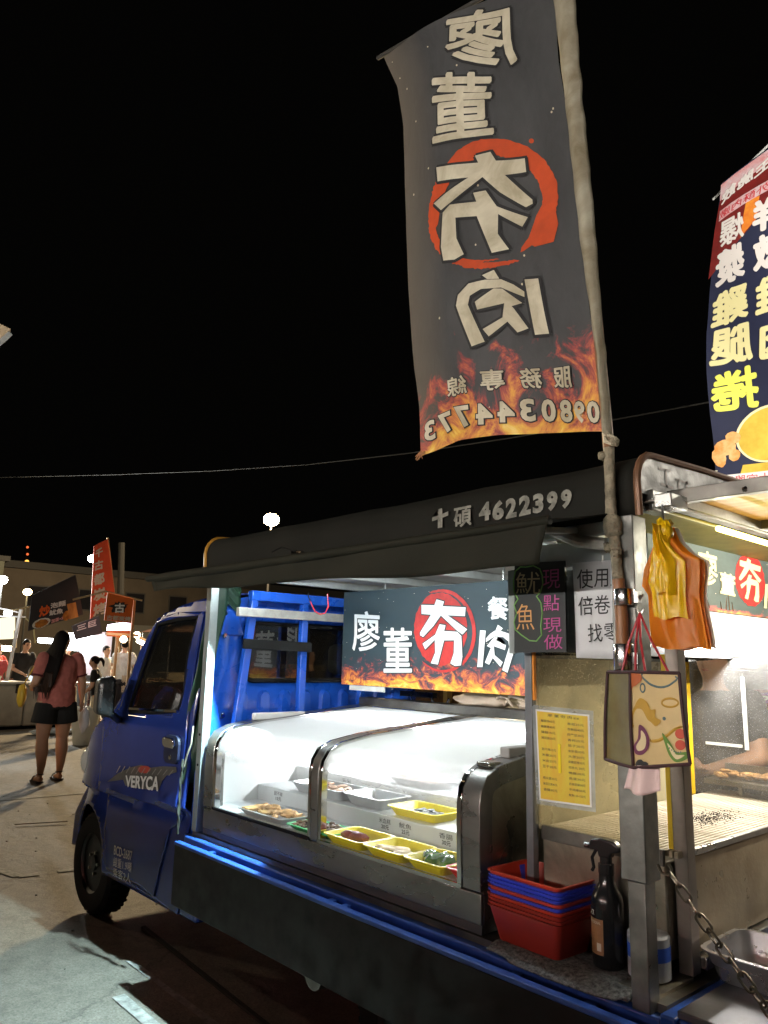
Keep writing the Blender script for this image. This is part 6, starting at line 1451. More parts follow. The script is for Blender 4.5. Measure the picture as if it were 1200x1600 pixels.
def person(label, loc, rotz, H=1.68, top=(0.5, 0.1, 0.1), bottom=(0.03, 0.03, 0.03), armL=None, armR=None, stance=0.10, long_legs=False, hair='short', skin=None, face=True, turn=0, lean=0, wide=1.0, shirt_low=0.90, stuff=None, legs=True, cap=None, detail=1.0, head_off=(0, 0), cuff=None, sleeve=1, group=None, vox=0.016, step=0.0):
    skin = skin or SKIN
    s = H / 1.70
    root = thing('person', label, 'person', loc, group)
    M = Matrix.Translation(loc) @ Matrix.Rotation(R(rotz), 4, 'Z') @ Matrix.Scale(s, 4)
    M2 = M @ Matrix.Translation((0, 0, 0.92)) @ Matrix.Rotation(R(-lean), 4, 'X') @ Matrix.Translation((0, 0, -0.92))   # upper body
    HM = M2 @ Matrix.Translation((head_off[0], head_off[1], 0)) @ Matrix.Translation((0, 0, 1.50)) @ Matrix.Rotation(R(turn), 4, 'Z') @ Matrix.Translation((0, 0, -1.50))
    w = wide
    # default arms: elbow and wrist (x for the right side)
    aR = armR or [(0.24, -0.02, 1.14), (0.27, 0.03, 0.90)]
    aL = armL or [(-0.24, -0.02, 1.14), (-0.27, 0.03, 0.90)]
    b = MB()
    # torso
    b.tube([M2 @ Vector((0, 0, z)) for z in (0.86, 0.95, 1.08, 1.22, 1.34, 1.42, 1.46)], [0.15 * w * s, 0.165 * w * s, 0.14 * w * s, 0.155 * w * s, 0.165 * w * s, 0.12 * w * s, 0.06 * s], 16, ry=[0.10 * w * s, 0.115 * w * s, 0.10 * w * s, 0.11 * w * s, 0.10 * w * s, 0.075 * s, 0.055 * s], side=M2.to_3x3() @ Vector((1, 0, 0)))
    limb(b, [M2.inverted() @ M2 @ Vector((0, 0.0, 1.42)), (0, 0.012, 1.52)], [0.058 * s, 0.052 * s], M2)
    # head, jaw, nose, ears
    ell(b, (0, 0.015, 1.605), 0.073, 0.090, 0.105, HM); ell(b, (0, 0.045, 1.555), 0.048, 0.050, 0.055, HM)
    ell(b, (0, 0.108, 1.59), 0.013, 0.018, 0.024, HM, 8); ell(b, (-0.074, 0.01, 1.60), 0.012, 0.022, 0.032, HM, 8); ell(b, (0.074, 0.01, 1.60), 0.012, 0.022, 0.032, HM, 8)
    for sx, a in ((1, aR), (-1, aL)):
        sh = (sx * 0.165 * w, 0, 1.40); e, wr_ = a
        limb(b, [sh, tuple((sh[i] + e[i]) / 2 for i in range(3)), e], [0.058 * s * w, 0.050 * s * w, 0.040 * s * w], M2)
        mid = tuple(e[i] * .65 + wr_[i] * .35 for i in range(3))
        limb(b, [e, mid, wr_], [0.041 * s * w, 0.040 * s * w, 0.026 * s], M2)
        # palm
        d = (Vector(wr_) - Vector(e)).normalized(); pc_ = Vector(wr_) + d * 0.045
        ell(b, tuple(pc_), 0.030, 0.030, 0.045, M2, 8)
    if legs:
        for sx in (1, -1):
            hp = (sx * 0.088 * w, 0, 0.90); kn = (sx * stance, 0.02 + step * sx, 0.49); an = (sx * stance * 1.02, -0.01 + step * sx * 1.5, 0.09)
            limb(b, [hp, tuple((hp[i] + kn[i]) / 2 for i in range(3)), kn], [0.098 * s * w, 0.082 * s * w, 0.058 * s * w], M, 12)
            limb(b, [kn, (kn[0], kn[1] - 0.022, 0.36), (an[0], an[1] - .01, 0.20), an], [0.056 * s * w, 0.060 * s * w, 0.042 * s * w, 0.034 * s], M, 12)
            limb(b, [(an[0], an[1] - 0.03, 0.045), (an[0] * 1.05, an[1] + 0.07, 0.040), (an[0] * 1.1, an[1] + 0.15, 0.026)], [0.034 * s, 0.036 * s, 0.024 * s], M, 8)
    body = union(b, 'body', skin, root, vox)
    # fingers: short bent chains rooted in the palm
    if detail >= 1:
        for sx, a in ((1, aR), (-1, aL)):
            e, wr_ = a; d = (Vector(wr_) - Vector(e)).normalized(); pc_ = Vector(wr_) + d * 0.05
            side = Vector((0, 1, 0)) - d * d.y; side.normalize(); nrm = d.cross(side)
            for k, ln in enumerate((0.070, 0.078, 0.072, 0.056)):
                r0 = pc_ + side * (0.022 - 0.0145 * k) + d * 0.02
                MB().tube([M2 @ r0, M2 @ (r0 + d * ln * .5), M2 @ (r0 + d * ln * .85 + nrm * (-sx) * 0.018)], [0.0085 * s, 0.0078 * s, 0.006 * s], 6).build('finger', skin, body, smooth=True)
            r0 = pc_ + side * 0.026 - d * 0.02; MB().tube([M2 @ r0, M2 @ (r0 + side * 0.022 + d * .025), M2 @ (r0 + side * .024 + d * .052)], [0.010 * s, 0.009 * s, 0.007 * s], 6).build('thumb', skin, body, smooth=True)
    # clothes
    tm = mat('cloth_%.2f_%.2f_%.2f' % top, top, 0.85, vary=0.25, scale=14, bump=0.15, bscale=14)
    c = MB(); g = 0.013 * s
    c.tube([M2 @ Vector((0, 0, z)) for z in (shirt_low, 0.98, 1.08, 1.22, 1.34, 1.42, 1.452)], [0.178 * w * s, 0.180 * w * s, 0.165 * w * s, 0.172 * w * s, 0.178 * w * s, 0.130 * w * s, 0.075 * s], 20, ry=[0.128 * w * s, 0.130 * w * s, 0.122 * w * s, 0.125 * w * s, 0.112 * w * s, 0.088 * s, 0.068 * s], side=M2.to_3x3() @ Vector((1, 0, 0)))
    for sx, a in ((1, aR), (-1, aL)):
        sh = Vector((sx * 0.165 * w, 0, 1.395)); e = Vector(a[0]); f = 0.62 if sleeve == 1 else 1.0
        limb(c, [tuple(sh), tuple(sh.lerp(e, f * .5)), tuple(sh.lerp(e, f))], [0.069 * s * w, 0.066 * s * w, 0.060 * s * w], M2, 12)
        if cuff:
            p = sh.lerp(e, f * 1.03); q = sh.lerp(e, f * 1.16)
    shirt = union(c, 'shirt', tm, root, vox)
    for v in shirt.data.vertices: q = (v.co - Vector(loc)) * 9; v.co = v.co + v.normal * (0.011 * noise.noise(Vector((q.x, q.y, q.z * 1.8))) + 0.004 * noise.noise(q * 3))
    if cuff:
        for sx, a in ((1, aR), (-1, aL)):
            sh = Vector((sx * 0.165 * w, 0, 1.395)); e = Vector(a[0]); p = sh.lerp(e, .72); q = sh.lerp(e, .79)
            MB().tube([M2 @ p, M2 @ q], [0.0635 * s * w, 0.060 * s * w], 16).build('sleeve_cuff', mat('maroon cuff', cuff, 0.8), shirt, smooth=True)
    if legs:
        bm_ = mat('cloth_%.2f_%.2f_%.2f' % bottom, bottom, 0.85, vary=0.3, scale=14, bump=0.15, bscale=14)
        c = MB()
        c.tube([M @ Vector((0, 0, z)) for z in (0.82, 0.90, 0.99)], [0.172 * w * s, 0.176 * w * s, 0.15 * w * s], 18, ry=[0.125 * w * s, 0.125 * w * s, 0.11 * w * s], side=M.to_3x3() @ Vector((1, 0, 0)))
        for sx in (1, -1):
            if long_legs: limb(c, [(sx * .088 * w, 0, .86), (sx * stance, 0.015, .49), (sx * stance, -.01, .12)], [0.108 * s * w, 0.085 * s * w, 0.065 * s], M, 12)
            else: c.tube([M @ Vector((sx * .088 * w, 0, .88)), M @ Vector((sx * .098 * w, 0, .76)), M @ Vector((sx * .108 * w, 0.0, .655))], [0.108 * s * w, 0.112 * s * w, 0.118 * s * w], 16)
        union(c, 'trousers' if long_legs else 'shorts', bm_, root, vox, 2)
        for sx in (1, -1):
            x = sx * stance * 1.05; f = MB()
            f.prism(rrect(x - .045, -0.055 + step * sx * 1.5, x + .05, 0.185 + step * sx * 1.5, 0.04), lambda a, b2_, d: M @ Vector((a, b2_, d)), 0.0, 0.022)
            sn = f.build('sandal', mat('dark sandal', (0.03, 0.02, 0.015), 0.6), root)
            MB().tube([M @ Vector((x + .045 * math.cos(t), 0.095 + step * sx * 1.5, 0.022 + .05 * math.sin(t))) for t in [PI * k / 8 for k in range(9)]], 0.007, 6).build('strap', MC['dark sandal'], sn)
            MB().tube([M @ Vector((x * .97 + .040 * math.cos(t), -0.012 + step * sx * 1.5 + .042 * math.sin(t), 0.10)) for t in [2 * PI * k / 14 for k in range(14)]], 0.006, 6, closed=True).build('strap', MC['dark sandal'], sn)
    # hair
    h = MB()
    ell(h, (0, -0.008, 1.632), 0.083, 0.100, 0.098, HM, 18)
    if hair == 'long':
        h.tube([HM @ Vector(p) for p in ((0, -0.03, 1.63), (0, -0.07, 1.52), (-.01, -0.125, 1.40), (-0.03, -0.175, 1.26), (-0.05, -0.185, 1.12), (-0.06, -0.175, 1.00))], [0.090 * s, 0.105 * s, 0.140 * s, 0.170 * s, 0.150 * s, 0.085 * s], 16, ry=[0.07 * s, 0.06 * s, 0.055 * s, 0.045 * s, 0.04 * s, 0.02 * s], side=HM.to_3x3() @ Vector((1, 0, 0)))
    if hair == 'pony':
        h.tube([HM @ Vector(p) for p in ((0, -0.09, 1.66), (0, -0.14, 1.65), (0, -0.17, 1.58), (0, -0.165, 1.48))], [0.02 * s, 0.032 * s, 0.035 * s, 0.015 * s], 10)
    hh = union(h, 'hair', HAIR, root, vox * .8, 2)
    for v in hh.data.vertices:   # leave the face free
        wv = HM.inverted() @ (v.co + 0 * v.co)
        if wv.y > 0.055 and wv.z < 1.665 and wv.z > 1.45: v.co = HM @ Vector((wv.x * .8, 0.035, wv.z))
    if hair == 'long':
        stn = MB(); rnd = random.Random(5)
        for k in range(70):
            x = rnd.uniform(-.16, .10); l = rnd.uniform(.90, 1.15); st_ = rnd.uniform(1.25, 1.5)
            stn.tube([HM @ Vector((x * .5, -0.10, st_)), HM @ Vector((x * .9, -0.205 - rnd.uniform(0, .02), 1.22)), HM @ Vector((x - .01, -.205 - rnd.uniform(0, .02), 1.08)), HM @ Vector((x * .85 - .03, -.19, l))], [0.006 * s, 0.009 * s, 0.008 * s, 0.001], 5)
        tag(stn.build('hair_strands', mat('brown hair ends', (0.030, 0.014, 0.008), 0.45), hh, smooth=True), kind='stuff')
    if cap:
        k = MB(); ell(k, (0, 0.0, 1.655), 0.090, 0.105, 0.080, HM, 16); k.prism(arc(0, 0.06, 0.075, 0, 180, 8), lambda a, b2_, d: HM @ Vector((a, b2_ * 1.2, d)), 1.655, 1.664)
        k.build('cap', mat('cap_%.1f' % cap[0], cap, 0.7), root, smooth=True)
    if face:
        ey = MB()
        for sx in (1, -1): ell(ey, (sx * 0.030, 0.094, 1.612), 0.012, 0.007, 0.006, HM, 8); ell(ey, (sx * 0.030, 0.094, 1.635), 0.018, 0.006, 0.004, HM, 8)
        ey.build('eyes', mat('dark eyes', (0.01, 0.008, 0.006), 0.3), body, smooth=True)
        mo_ = MB(); ell(mo_, (0, 0.092, 1.553), 0.022, 0.007, 0.006, HM, 8); mo_.build('mouth', mat('lips', (0.35, 0.10, 0.08), 0.5), body, smooth=True)
    return root, M, M2

wp, WM, WM2 = person('woman in a pink tee and black shorts with long dark hair, seen from behind', (-9.55, 3.38, 0), 92, H=1.72, top=(0.55, 0.17, 0.14), bottom=(0.008, 0.008, 0.008), armL=[(-0.27, -0.03, 1.13), (-0.22, 0.20, 1.06)], armR=[(0.27, -0.03, 1.13), (0.31, 0.02, 0.90)], hair='long', turn=-62, wide=1.20, stance=0.125, shirt_low=0.84, cuff=(0.10, 0.01, 0.015), vox=0.012, step=0.03)
pb = thing('shoulder_bag', 'yellow bag held in front of the woman at her left side', 'bag', (-9.8, 3.05, 1.0))
blob(-9.72, 3.03, 0.98, 0.06, 0.05, 0.13, 0.25, 2, 3, 'bag_body', mat('mustard bag', (0.65, 0.42, 0.03), 0.5), pb, n=18)
MB().tube([(-9.72, 3.03, 1.08), (-9.62, 3.10, 1.30), (-9.57, 3.2, 1.46)], 0.008, 6).build('bag_strap', MC['mustard bag'], pb)
cbx = thing('carrier_bag', 'pale grey carrier bag hanging from the hand of the woman in pink', 'bag', (-9.55, 3.75, 0.62))
blob(-9.62, 3.76, 0.68, 0.09, 0.06, 0.15, 0.3, 2, 5, 'bag_body', mat('pale film bag', (0.55, 0.56, 0.6), 0.35), cbx, n=18)
MB().tube([(-9.62, 3.75, 0.82), (-9.58, 3.73, 0.88)], 0.008, 6).build('bag_handle', MC['pale film bag'], cbx)

person('vendor in a black tee bending over a lit tray behind the white chest freezer', (-17.0, 5.22, 0), -80, H=1.72, top=(0.01, 0.01, 0.012), bottom=(0.02, 0.02, 0.03), armL=[(-0.25, 0.08, 1.15), (-0.10, 0.34, 1.08)], armR=[(0.25, 0.08, 1.15), (0.10, 0.34, 1.08)], long_legs=True, lean=12, detail=0, vox=0.02)
person('stall worker in a red top at the far left edge beside the lit menu board', (-17.6, 4.9, 0), -60, H=1.62, top=(0.65, 0.05, 0.03), long_legs=True, armL=[(-0.25, 0.1, 1.15), (-0.05, 0.3, 1.1)], detail=0, vox=0.02)
person('stall worker in red with a blue and yellow apron left of the black shirted vendor', (-17.0, 5.0 - 0.25, 0), -100, H=1.52, top=(0.60, 0.10, 0.10), long_legs=True, detail=0, vox=0.02)
person('man in a pink shirt and white cap between the vendor and the woman', (-19.5, 7.05, 0), -90, H=1.62, top=(0.62, 0.22, 0.24), long_legs=True, detail=0, cap=(0.6, 0.6, 0.6), vox=0.02)
person('bystander in a red shirt just left of the long haired woman', (-20.0, 7.75, 0), -120, H=1.72, top=(0.60, 0.04, 0.05), long_legs=True, detail=0, vox=0.02)
person('girl in a black sleeveless top with a ponytail and white hair tie', (-13.2, 5.35, 0), 150, H=1.42, top=(0.008, 0.008, 0.010), bottom=(0.5, 0.42, 0.3), hair='pony', long_legs=True, detail=0, armL=[(-0.22, 0.05, 1.14), (-0.12, 0.25, 1.0)], vox=0.016, lean=10)
person('man in a pale shirt glowing in the lamp light, left of the man eating', (-17.0, 7.0, 0), -70, H=1.62, top=(0.70, 0.78, 0.80), long_legs=True, detail=0, skin=SKINP, vox=0.018)
person('man in a white tee raising his hand to his mouth by the orange stall', (-16.0, 6.98, 0), 60, H=1.76, top=(0.78, 0.84, 0.88), bottom=(0.02, 0.02, 0.03), armL=[(-0.24, 0.16, 1.20), (-0.08, 0.20, 1.46)], long_legs=True, skin=SKINP, detail=0, vox=0.018, turn=20)
vd = Vector((-1.793,3.850,1.315))
person('vendor in a black tee with folded forearms behind the speckled grill glass', (vd.x, 3.85, 0), 178, H=1.62, top=(0.012, 0.012, 0.015), bottom=(0.02, 0.02, 0.03), armR=[(0.26, 0.10, 1.16), (0.02, 0.24, 1.10)], armL=[(-0.26, 0.10, 1.14), (-0.02, 0.24, 1.06)], long_legs=True, vox=0.014, wide=1.1)
person('stooping helper in a cream shirt behind the refrigerator, cut off by the shop sign', (-3.35, 3.95, 0), 200, H=1.45, top=(0.55, 0.48, 0.34), long_legs=True, vox=0.018, detail=0, wide=1.1)

# ================================================================ BACKGROUND MARKET
CON = mat('dim plaster', (0.12, 0.10, 0.08), 0.85, vary=0.3, scale=0.5)
bl = thing('building', 'long low plaster building dim across the back of the market', 'building', (-46, 16, 0))
def yzx(px_y0, x): return x
bx('wall', (-48, 12.6, 0), (-46, 60, 6.05), CON, bl)
bx('roof', (-48.4, 12.3, 6.05), (-45.6, 60.3, 6.45), mat('dark roof edge', (0.05, 0.05, 0.05), 0.8), bl)
for i, y in enumerate((14.0, 16.9, 19.8, 22.7)):
    w_ = bx('window', (-46.06, y, 3.9), (-45.95, y + 1.3, 5.2), mat('dark window frame', (0.05, 0.05, 0.05), 0.6), bl)
    bx('pane', (-45.948, y + .08, 3.98), (-45.93, y + 1.22, 5.12), mat('dark pane', (0.02, 0.02, 0.025), 0.1), w_)
bx('shutter', (-45.97, 20.2, 0.1), (-45.90, 22.9, 3.2), mat('grey shutter', (0.20, 0.20, 0.19), 0.6), bl)
b3 = thing('building', 'taller dim building block at the far left edge', 'building', (-44, 8, 0))
bx('wall', (-44, -4, 0), (-40, 11.0, 5.75), mat('dim grey plaster', (0.16, 0.17, 0.14), 0.85, vary=0.3, scale=.5), b3)
bx('roof', (-44.2, -4.2, 5.75), (-39.8, 11.2, 6.0), MC['dark roof edge'], b3)
w_ = bx('window', (-39.99, 9.6, 3.0), (-39.9, 10.4, 3.7), MC['dark window frame'], b3)
def street_lamp(label, p, col, es, W, r, pole=True, h=0.0, grp='street lamps'):
    p = Vector(p); t = thing('street_lamp', label, 'street lamp', (p.x, p.y, 0), grp)
    MB().sph(p, r, 28, rz=r * .8).build('lamp_globe', emis('lamp_%.2f_%d' % (col[2], int(es)), col, es), t, smooth=True)
    MB().lathe([(r * .5, 0), (r * .4, r * .2), (r * .1, r * .25)], c=(p.x - r * .3, p.y, p.z + r * .45), n=14).build('lamp_cap', BPL, t, smooth=True)
    if pole: MB().tube([(p.x, p.y, 0), (p.x, p.y, p.z - r * .7)], [0.05, 0.03], 8).build('pole', mat('lamp pole', (0.015, 0.015, 0.015), 0.9, spec=0.1), t, smooth=True)
    if W:
        ld = bpy.data.lights.new('lamp_light', 'POINT'); ld.energy = W; ld.color = col; ld.shadow_soft_size = r
        lo = bpy.data.objects.new('lamp_light', ld); COL.objects.link(lo); lo.location = p + Vector((r * 1.6, -r * 1.2, 0)) - Vector(t.location); lo.parent = t
    return t
street_lamp('brightest street lamp glowing above the black awning', (-22.000,14.459,6.141), (1.0, 0.74, 0.42), 120, 15000, 0.27)
street_lamp('white lamp shining in front of the tall red banner', (-17.500,6.688,3.609), (1.0, 0.97, 0.92), 60, 60, 0.11, pole=False)
street_lamp('white lamp on a thin pole at the left edge of the market', (-20.000,5.487,3.170), (0.95, 0.97, 0.90), 50, 1300, 0.13)
street_lamp('small warm lamp in front of the dim building', (-30.000,9.160,3.632), (1.0, 0.75, 0.35), 50, 300, 0.15)
twr = thing('tower_light', 'tiny orange and red aircraft lights far off above the left building', 'light', (-90, 25, 0))
MB().tube([(-90, (27.143,11.092)[0], 0), (-90, (26.931,13.096)[0], (26.931,13.096)[1])], 0.25, 6).build('mast', BLK, twr)
for p in ((-89.500,26.804,12.817), (-89.500,26.887,12.034)): MB().sph(p, 0.14, 8).build('beacon', emis('red beacon', (1.0, 0.18, 0.05), 1.2), twr)
MB().sph((-89.500,26.910,11.174), 0.24, 8).build('beacon', emis('orange beacon', (1.0, 0.45, 0.08), 2.5), twr)
up_ = thing('utility_pole', 'dark utility pole standing behind the tall red banner', 'pole', ((-28.000,12.126,1.257)[0], (-28.000,12.126,1.257)[1], 0))
MB().tube([(-28, (12.126,1.257)[0], 0), (-28, (11.734,5.593)[0], (11.734,5.593)[1])], 0.12, 10).build('pole_shaft', mat('dark concrete pole', (0.008, 0.008, 0.008), 0.9, spec=0.1), up_, smooth=True)
# chest freezer counter
fz = thing('chest_freezer', 'long beige white chest freezer used as a counter left of the woman', 'freezer', (-16.4, 4.6, 0))
FZ = mat('grubby white enamel', (0.50, 0.47, 0.38), 0.5, vary=0.35, scale=3)
bx('freezer_body', (-16.7, 3.4, 0.06), (-16.0, 5.05, 0.84), FZ, fz, bev=0.03)
bx('freezer_body', (-16.7, 5.065, 0.06), (-16.02, 6.05, 0.82), FZ, fz, bev=0.03)
bx('freezer_lid', (-16.72, 3.38, 0.845), (-15.97, 5.06, 0.90), mat('pale lid', (0.6, 0.58, 0.5), 0.4), fz, bev=0.015)
bx('freezer_lid', (-16.72, 5.075, 0.825), (-15.99, 6.07, 0.88), MC['pale lid'], fz, bev=0.015)
bx('latch', (-15.998, 4.86, 0.68), (-15.96, 5.0, 0.86), BPL, fz, bev=0.01); bx('plinth', (-16.68, 3.45, 0), (-16.05, 6.0, 0.058), BLK, fz)
bx('side_vent', (-15.998, 3.9, 0.15), (-15.985, 4.5, 0.45), mat('grey vent', (0.15, 0.16, 0.14), 0.6), fz)
for i, (y, s_, c_) in enumerate(((4.2, .16, (0.4, 0.35, 0.3)), (4.55, .10, (0.5, 0.5, 0.5)), (5.75, .12, (0.55, 0.5, 0.3)))):
    o = tray_mb(.3, s_ * 2, .1).build('food_pan', mat('pan_%d' % i, c_, 0.4, 0.5), smooth=True); o.location = (-16.35, y, 0.902 if y < 5 else 0.882); tag(o, ['wide metal pan at the left end of the chest freezer', 'small metal pan beside the black shirted vendor', 'yellowish pan at the right end of the chest freezer'][i], 'pan')
lt_ = thing('glow_tray', 'tray of white wrapping paper with its own added glow in front of the black shirted vendor', 'tray', (-16.3, 5.3, 0.9))
MB().grid(lambda u, v: (-16.2 - .3 * v, 5.2 + .34 * u, 0.885 + 0.10 * v + 0.02 * math.sin(9 * u)), 8, 6).build('paper_sheet', emis('glowing paper', (0.85, 0.95, 1.0), 1.1), lt_, smooth=True, solid=0.004)  # paper glows by itself in place of lamp light falling on it
sb = thing('floor_sack', 'pale blue flattened sack lying on the ground in front of the freezer', 'sack', (-14.8, 5.1, 0))
blob(-14.8, 5.25, 0.05, 0.22, 0.42, 0.06, 0.3, 2, 9, 'sack_body', mat('pale blue film', (0.45, 0.52, 0.55), 0.5), sb, n=20, floor=0.002)
bk = thing('plastic_tub', 'pale round plastic tub standing between the woman and the truck mirror', 'tub', (-13.0, 5.6, 0))
MB().lathe([(0.17, 0.0), (0.22, 0.55), (0.235, 0.56), (0.235, 0.60), (0.21, 0.60), (0.16, 0.05)], c=(-13.0, 5.1, 0.0), n=24).build('tub_body', mat('milky plastic', (0.55, 0.55, 0.48), 0.4), bk, smooth=True)
# light stand, menu board, tubes at far left
ls = thing('lamp_stand', 'white pole frame with a tube light over the freezer stall', 'stall frame', (-16.5, 4.8, 0))
PW2 = mat('white painted pole', (0.60, 0.60, 0.62), 0.4)
a0 = Vector((-16.600,4.982,2.321)); MB().tube([(a0.x, a0.y - .12, 0.9), a0], 0.035, 8).build('pole', PW2, ls)
MB().tube([(-16.600,4.458,2.341), (-16.600,5.003,2.244)], 0.018, 6).build('cross_pole', PW2, ls); MB().tube([(-16.600,4.479,2.152), (-16.600,5.085,2.171)], 0.018, 6).build('cross_pole', PW2, ls); MB().tube([(-16.400,4.744,2.275), (-16.400,5.124,2.388)], 0.015, 6).build('cross_pole', mat('bare wood', (0.40, 0.30, 0.15), 0.7), ls)
MB().tube([(-16.500,5.057,2.141), (-16.500,5.219,2.020), (-16.500,5.296,1.648)], 0.015, 6).build('hose', mat('khaki hose', (0.30, 0.27, 0.12), 0.7), ls)
MB().tube([(-16.400,4.618,2.217), (-16.400,4.749,2.225)], 0.05, 8).build('tube_light', emis('market tube', (0.95, 1.0, 0.97), 25), ls)
mbd = thing('menu_board', 'glowing cream lit menu board at the far left edge', 'sign', (-17.400,4.973,1.704))
MB().prism([(4.555,2.110), (5.098,2.191), (5.147,1.736), (4.602,1.692)], lambda a, b, d: (d, a, b), -17.4, -17.33).build('light_panel', emis('warm lit panel', (1.0, 0.86, 0.55), 1.6), mbd)
MB().tube([(-17.300,5.124,1.909), (-17.300,5.163,1.550)], 0.03, 6).build('board_post', MC['bare wood'], mbd)
# black banner with noodles
def bgsign(name, label, x, quad, col, cat='banner', thick=0.02, em=None, nm='panel_board'):
    t = thing(name, label, cat, (x, quad[0][0], quad[0][1]))
    MB().prism(list(quad), lambda a, b, d: (d, a, b), x - thick, x).build(nm, em or mat(name + '_%.2f_%.2f' % (col[0], col[2]), col, 0.6, vary=0.1), t)
    return t
def bgt(t, x, s_, q, m, bold=0.04, shp=None, o=0.01):
    w = MB()
    if shp is None: blay(w, s_, q, lambda a, b, k: (x + o + k * 5, a, b), min(0.018, abs(q[3][1] - q[0][1]) * .045))
    else: lay(w, shp, q, lambda a, b: (x + o, a, b))
    return w.build('letter' if shp is None else 'picture', m, t)
n1 = bgsign('noodle_banner', 'black banner with a plate of noodles and orange and white characters', -15.5, ((4.822,1.863), (5.838,2.234), (5.608,3.012), (4.821,2.546)), (0.03, 0.03, 0.035))
bgt(n1, -15.5, '炒', ((4.994,2.139), (5.180,2.199), (5.173,2.384), (4.986,2.336)), mat('orange letters', (0.75, 0.13, 0.02), 0.6), 0.06)
bgt(n1, -15.5, '泡麵', ((5.193,2.311), (5.468,2.390), (5.458,2.491), (5.183,2.410)), mat('white letters', (0.7, 0.7, 0.7), 0.6), 0.05)
bgt(n1, -15.5, '魷魚', ((5.183,2.174), (5.434,2.237), (5.424,2.337), (5.172,2.273)), MC['white letters'], 0.05)
bgt(n1, -15.5, '加蛋+5', ((5.234,2.028), (5.446,2.113), (5.440,2.175), (5.226,2.102)), mat('pink letters', (0.7, 0.35, 0.35), 0.6), 0.03)
bgt(n1, -15.5, '', ((4.881,1.866), (5.236,2.003), (5.207,2.175), (4.860,2.059)), mat('white plate print', (0.7, 0.7, 0.66), 0.6), shp=disc_shape(1), o=0.008)
bgt(n1, -15.5, '', ((4.925,1.892), (5.188,2.001), (5.162,2.136), (4.909,2.049)), mat('noodle print', (0.62, 0.24, 0.03), 0.6, col2=(0.25, 0.08, 0.01), scale=12), shp=disc_shape(2, rough=.1), o=0.012)
bgt(n1, -15.5, '', ((5.439,2.063), (5.595,2.120), (5.575,2.321), (5.419,2.262)), MC['noodle print'], shp=disc_shape(2, rough=.05), o=0.010)
bgt(n1, -15.5, '', ((5.570,2.119), (5.741,2.178), (5.662,2.466), (5.490,2.417)), mat('sausage print', (0.70, 0.38, 0.10), 0.6, col2=(0.35, 0.12, 0.03), scale=5, stretch=(1, 1, .3)), shp=P([(0, 0), (1, 0), (1, 1), (0, 1)]), o=0.014)
n2 = bgsign('dark_banner', 'dark banner corner with white and teal print under the red banner', -16.2, ((5.994,1.734), (6.546,1.887), (6.442,2.259), (5.887,2.019)), (0.04, 0.05, 0.06))
bgt(n2, -16.2, '三巨', ((6.002,1.918), (6.393,2.055), (6.381,2.175), (5.992,2.023)), MC['white letters'], 0.03)
rb_ = bgsign('tall_banner', 'tall narrow red banner with vertical cream characters', -17.0, ((6.568,2.202), (7.086,2.747), (6.789,4.034), (6.498,3.839)), (0.72, 0.075, 0.025), em=mat('red banner cloth', (0.72, 0.09, 0.03), 0.6, vary=0.15, scale=3))
BGC = mat('cream letters', (0.62, 0.55, 0.45), 0.6)
for c_, q in (('千', ((6.539,3.568), (6.707,3.644), (6.689,3.831), (6.537,3.741))), ('古', ((6.551,3.281), (6.748,3.357), (6.715,3.557), (6.547,3.482))), ('都', ((6.568,2.953), (6.808,3.029), (6.771,3.272), (6.561,3.181))), ('炭', ((6.602,2.599), (6.868,2.703), (6.831,2.945), (6.578,2.853))), ('烤', ((6.633,2.276), (6.913,2.376), (6.876,2.617), (6.610,2.515)))): bgt(rb_, -17, c_, q, BGC, 0.05)
MB().tube([(-17.050,6.806,4.071), (-17.050,7.174,2.349), (-17.050,7.422,0.927)], 0.025, 6).build('banner_pole', MC['bare wood'], rb_)
og = bgsign('stall_banner', 'small square orange banner with a white brush character on a black splash', -15.0, ((6.075,2.121), (6.632,2.084), (6.643,2.576), (6.089,2.665)), (0.80, 0.16, 0.02), em=mat('orange banner cloth', (0.80, 0.16, 0.025), 0.6, vary=0.12, scale=4))
bgt(og, -15, '', ((6.151,2.276), (6.546,2.298), (6.553,2.518), (6.155,2.517)), BLO, shp=disc_shape(7, 26, .35), o=0.008)
bgt(og, -15, '古', ((6.255,2.282), (6.466,2.294), (6.450,2.472), (6.265,2.461)), WP, 0.03, o=0.012)
bgt(og, -15, '古都炭烤', ((6.113,2.135), (6.602,2.121), (6.608,2.212), (6.117,2.224)), BGC, 0.02, o=0.012)
MB().tube([(-15.050,5.444,2.484), (-15.050,5.782,2.595), (-15.050,6.068,2.691), (-15.050,6.846,2.565)], 0.02, 6).build('banner_rail', MC['bare wood'], og)
# grill stall
gsn = thing('grill_stall', 'wooden framed charcoal grill stall with glowing lamps and red counter signs', 'stall', (-15.6, 6.9, 0))
WD = mat('lit timber', (0.50, 0.30, 0.14), 0.7, vary=0.3, scale=8)
for p, q in (((-15.100,6.703,2.558), (-15.100,6.824,0.427)), ((-15.800,6.706,1.956), (-15.800,6.804,0.579)), ((-17.000,7.821,1.679), (-17.000,7.899,0.785))):
    MB().bar((p[0], p[1], 0.0), p, 0.05, 0.05).build('post', WD, gsn)
MB().bar((-15.600,6.370,1.875), (-15.600,7.075,1.861), 0.05, 0.05).build('beam', WD, gsn); MB().bar((-15.600,6.916,1.896), (-17.500,8.205,1.764), 0.05, 0.05).build('beam', WD, gsn)
MB().prism([(6.443,1.826), (6.968,1.818), (6.954,1.978), (6.431,1.956)], lambda a, b, d: (d, a, b), -15.72, -15.70).build('fringe', MC['orange banner cloth'], gsn)
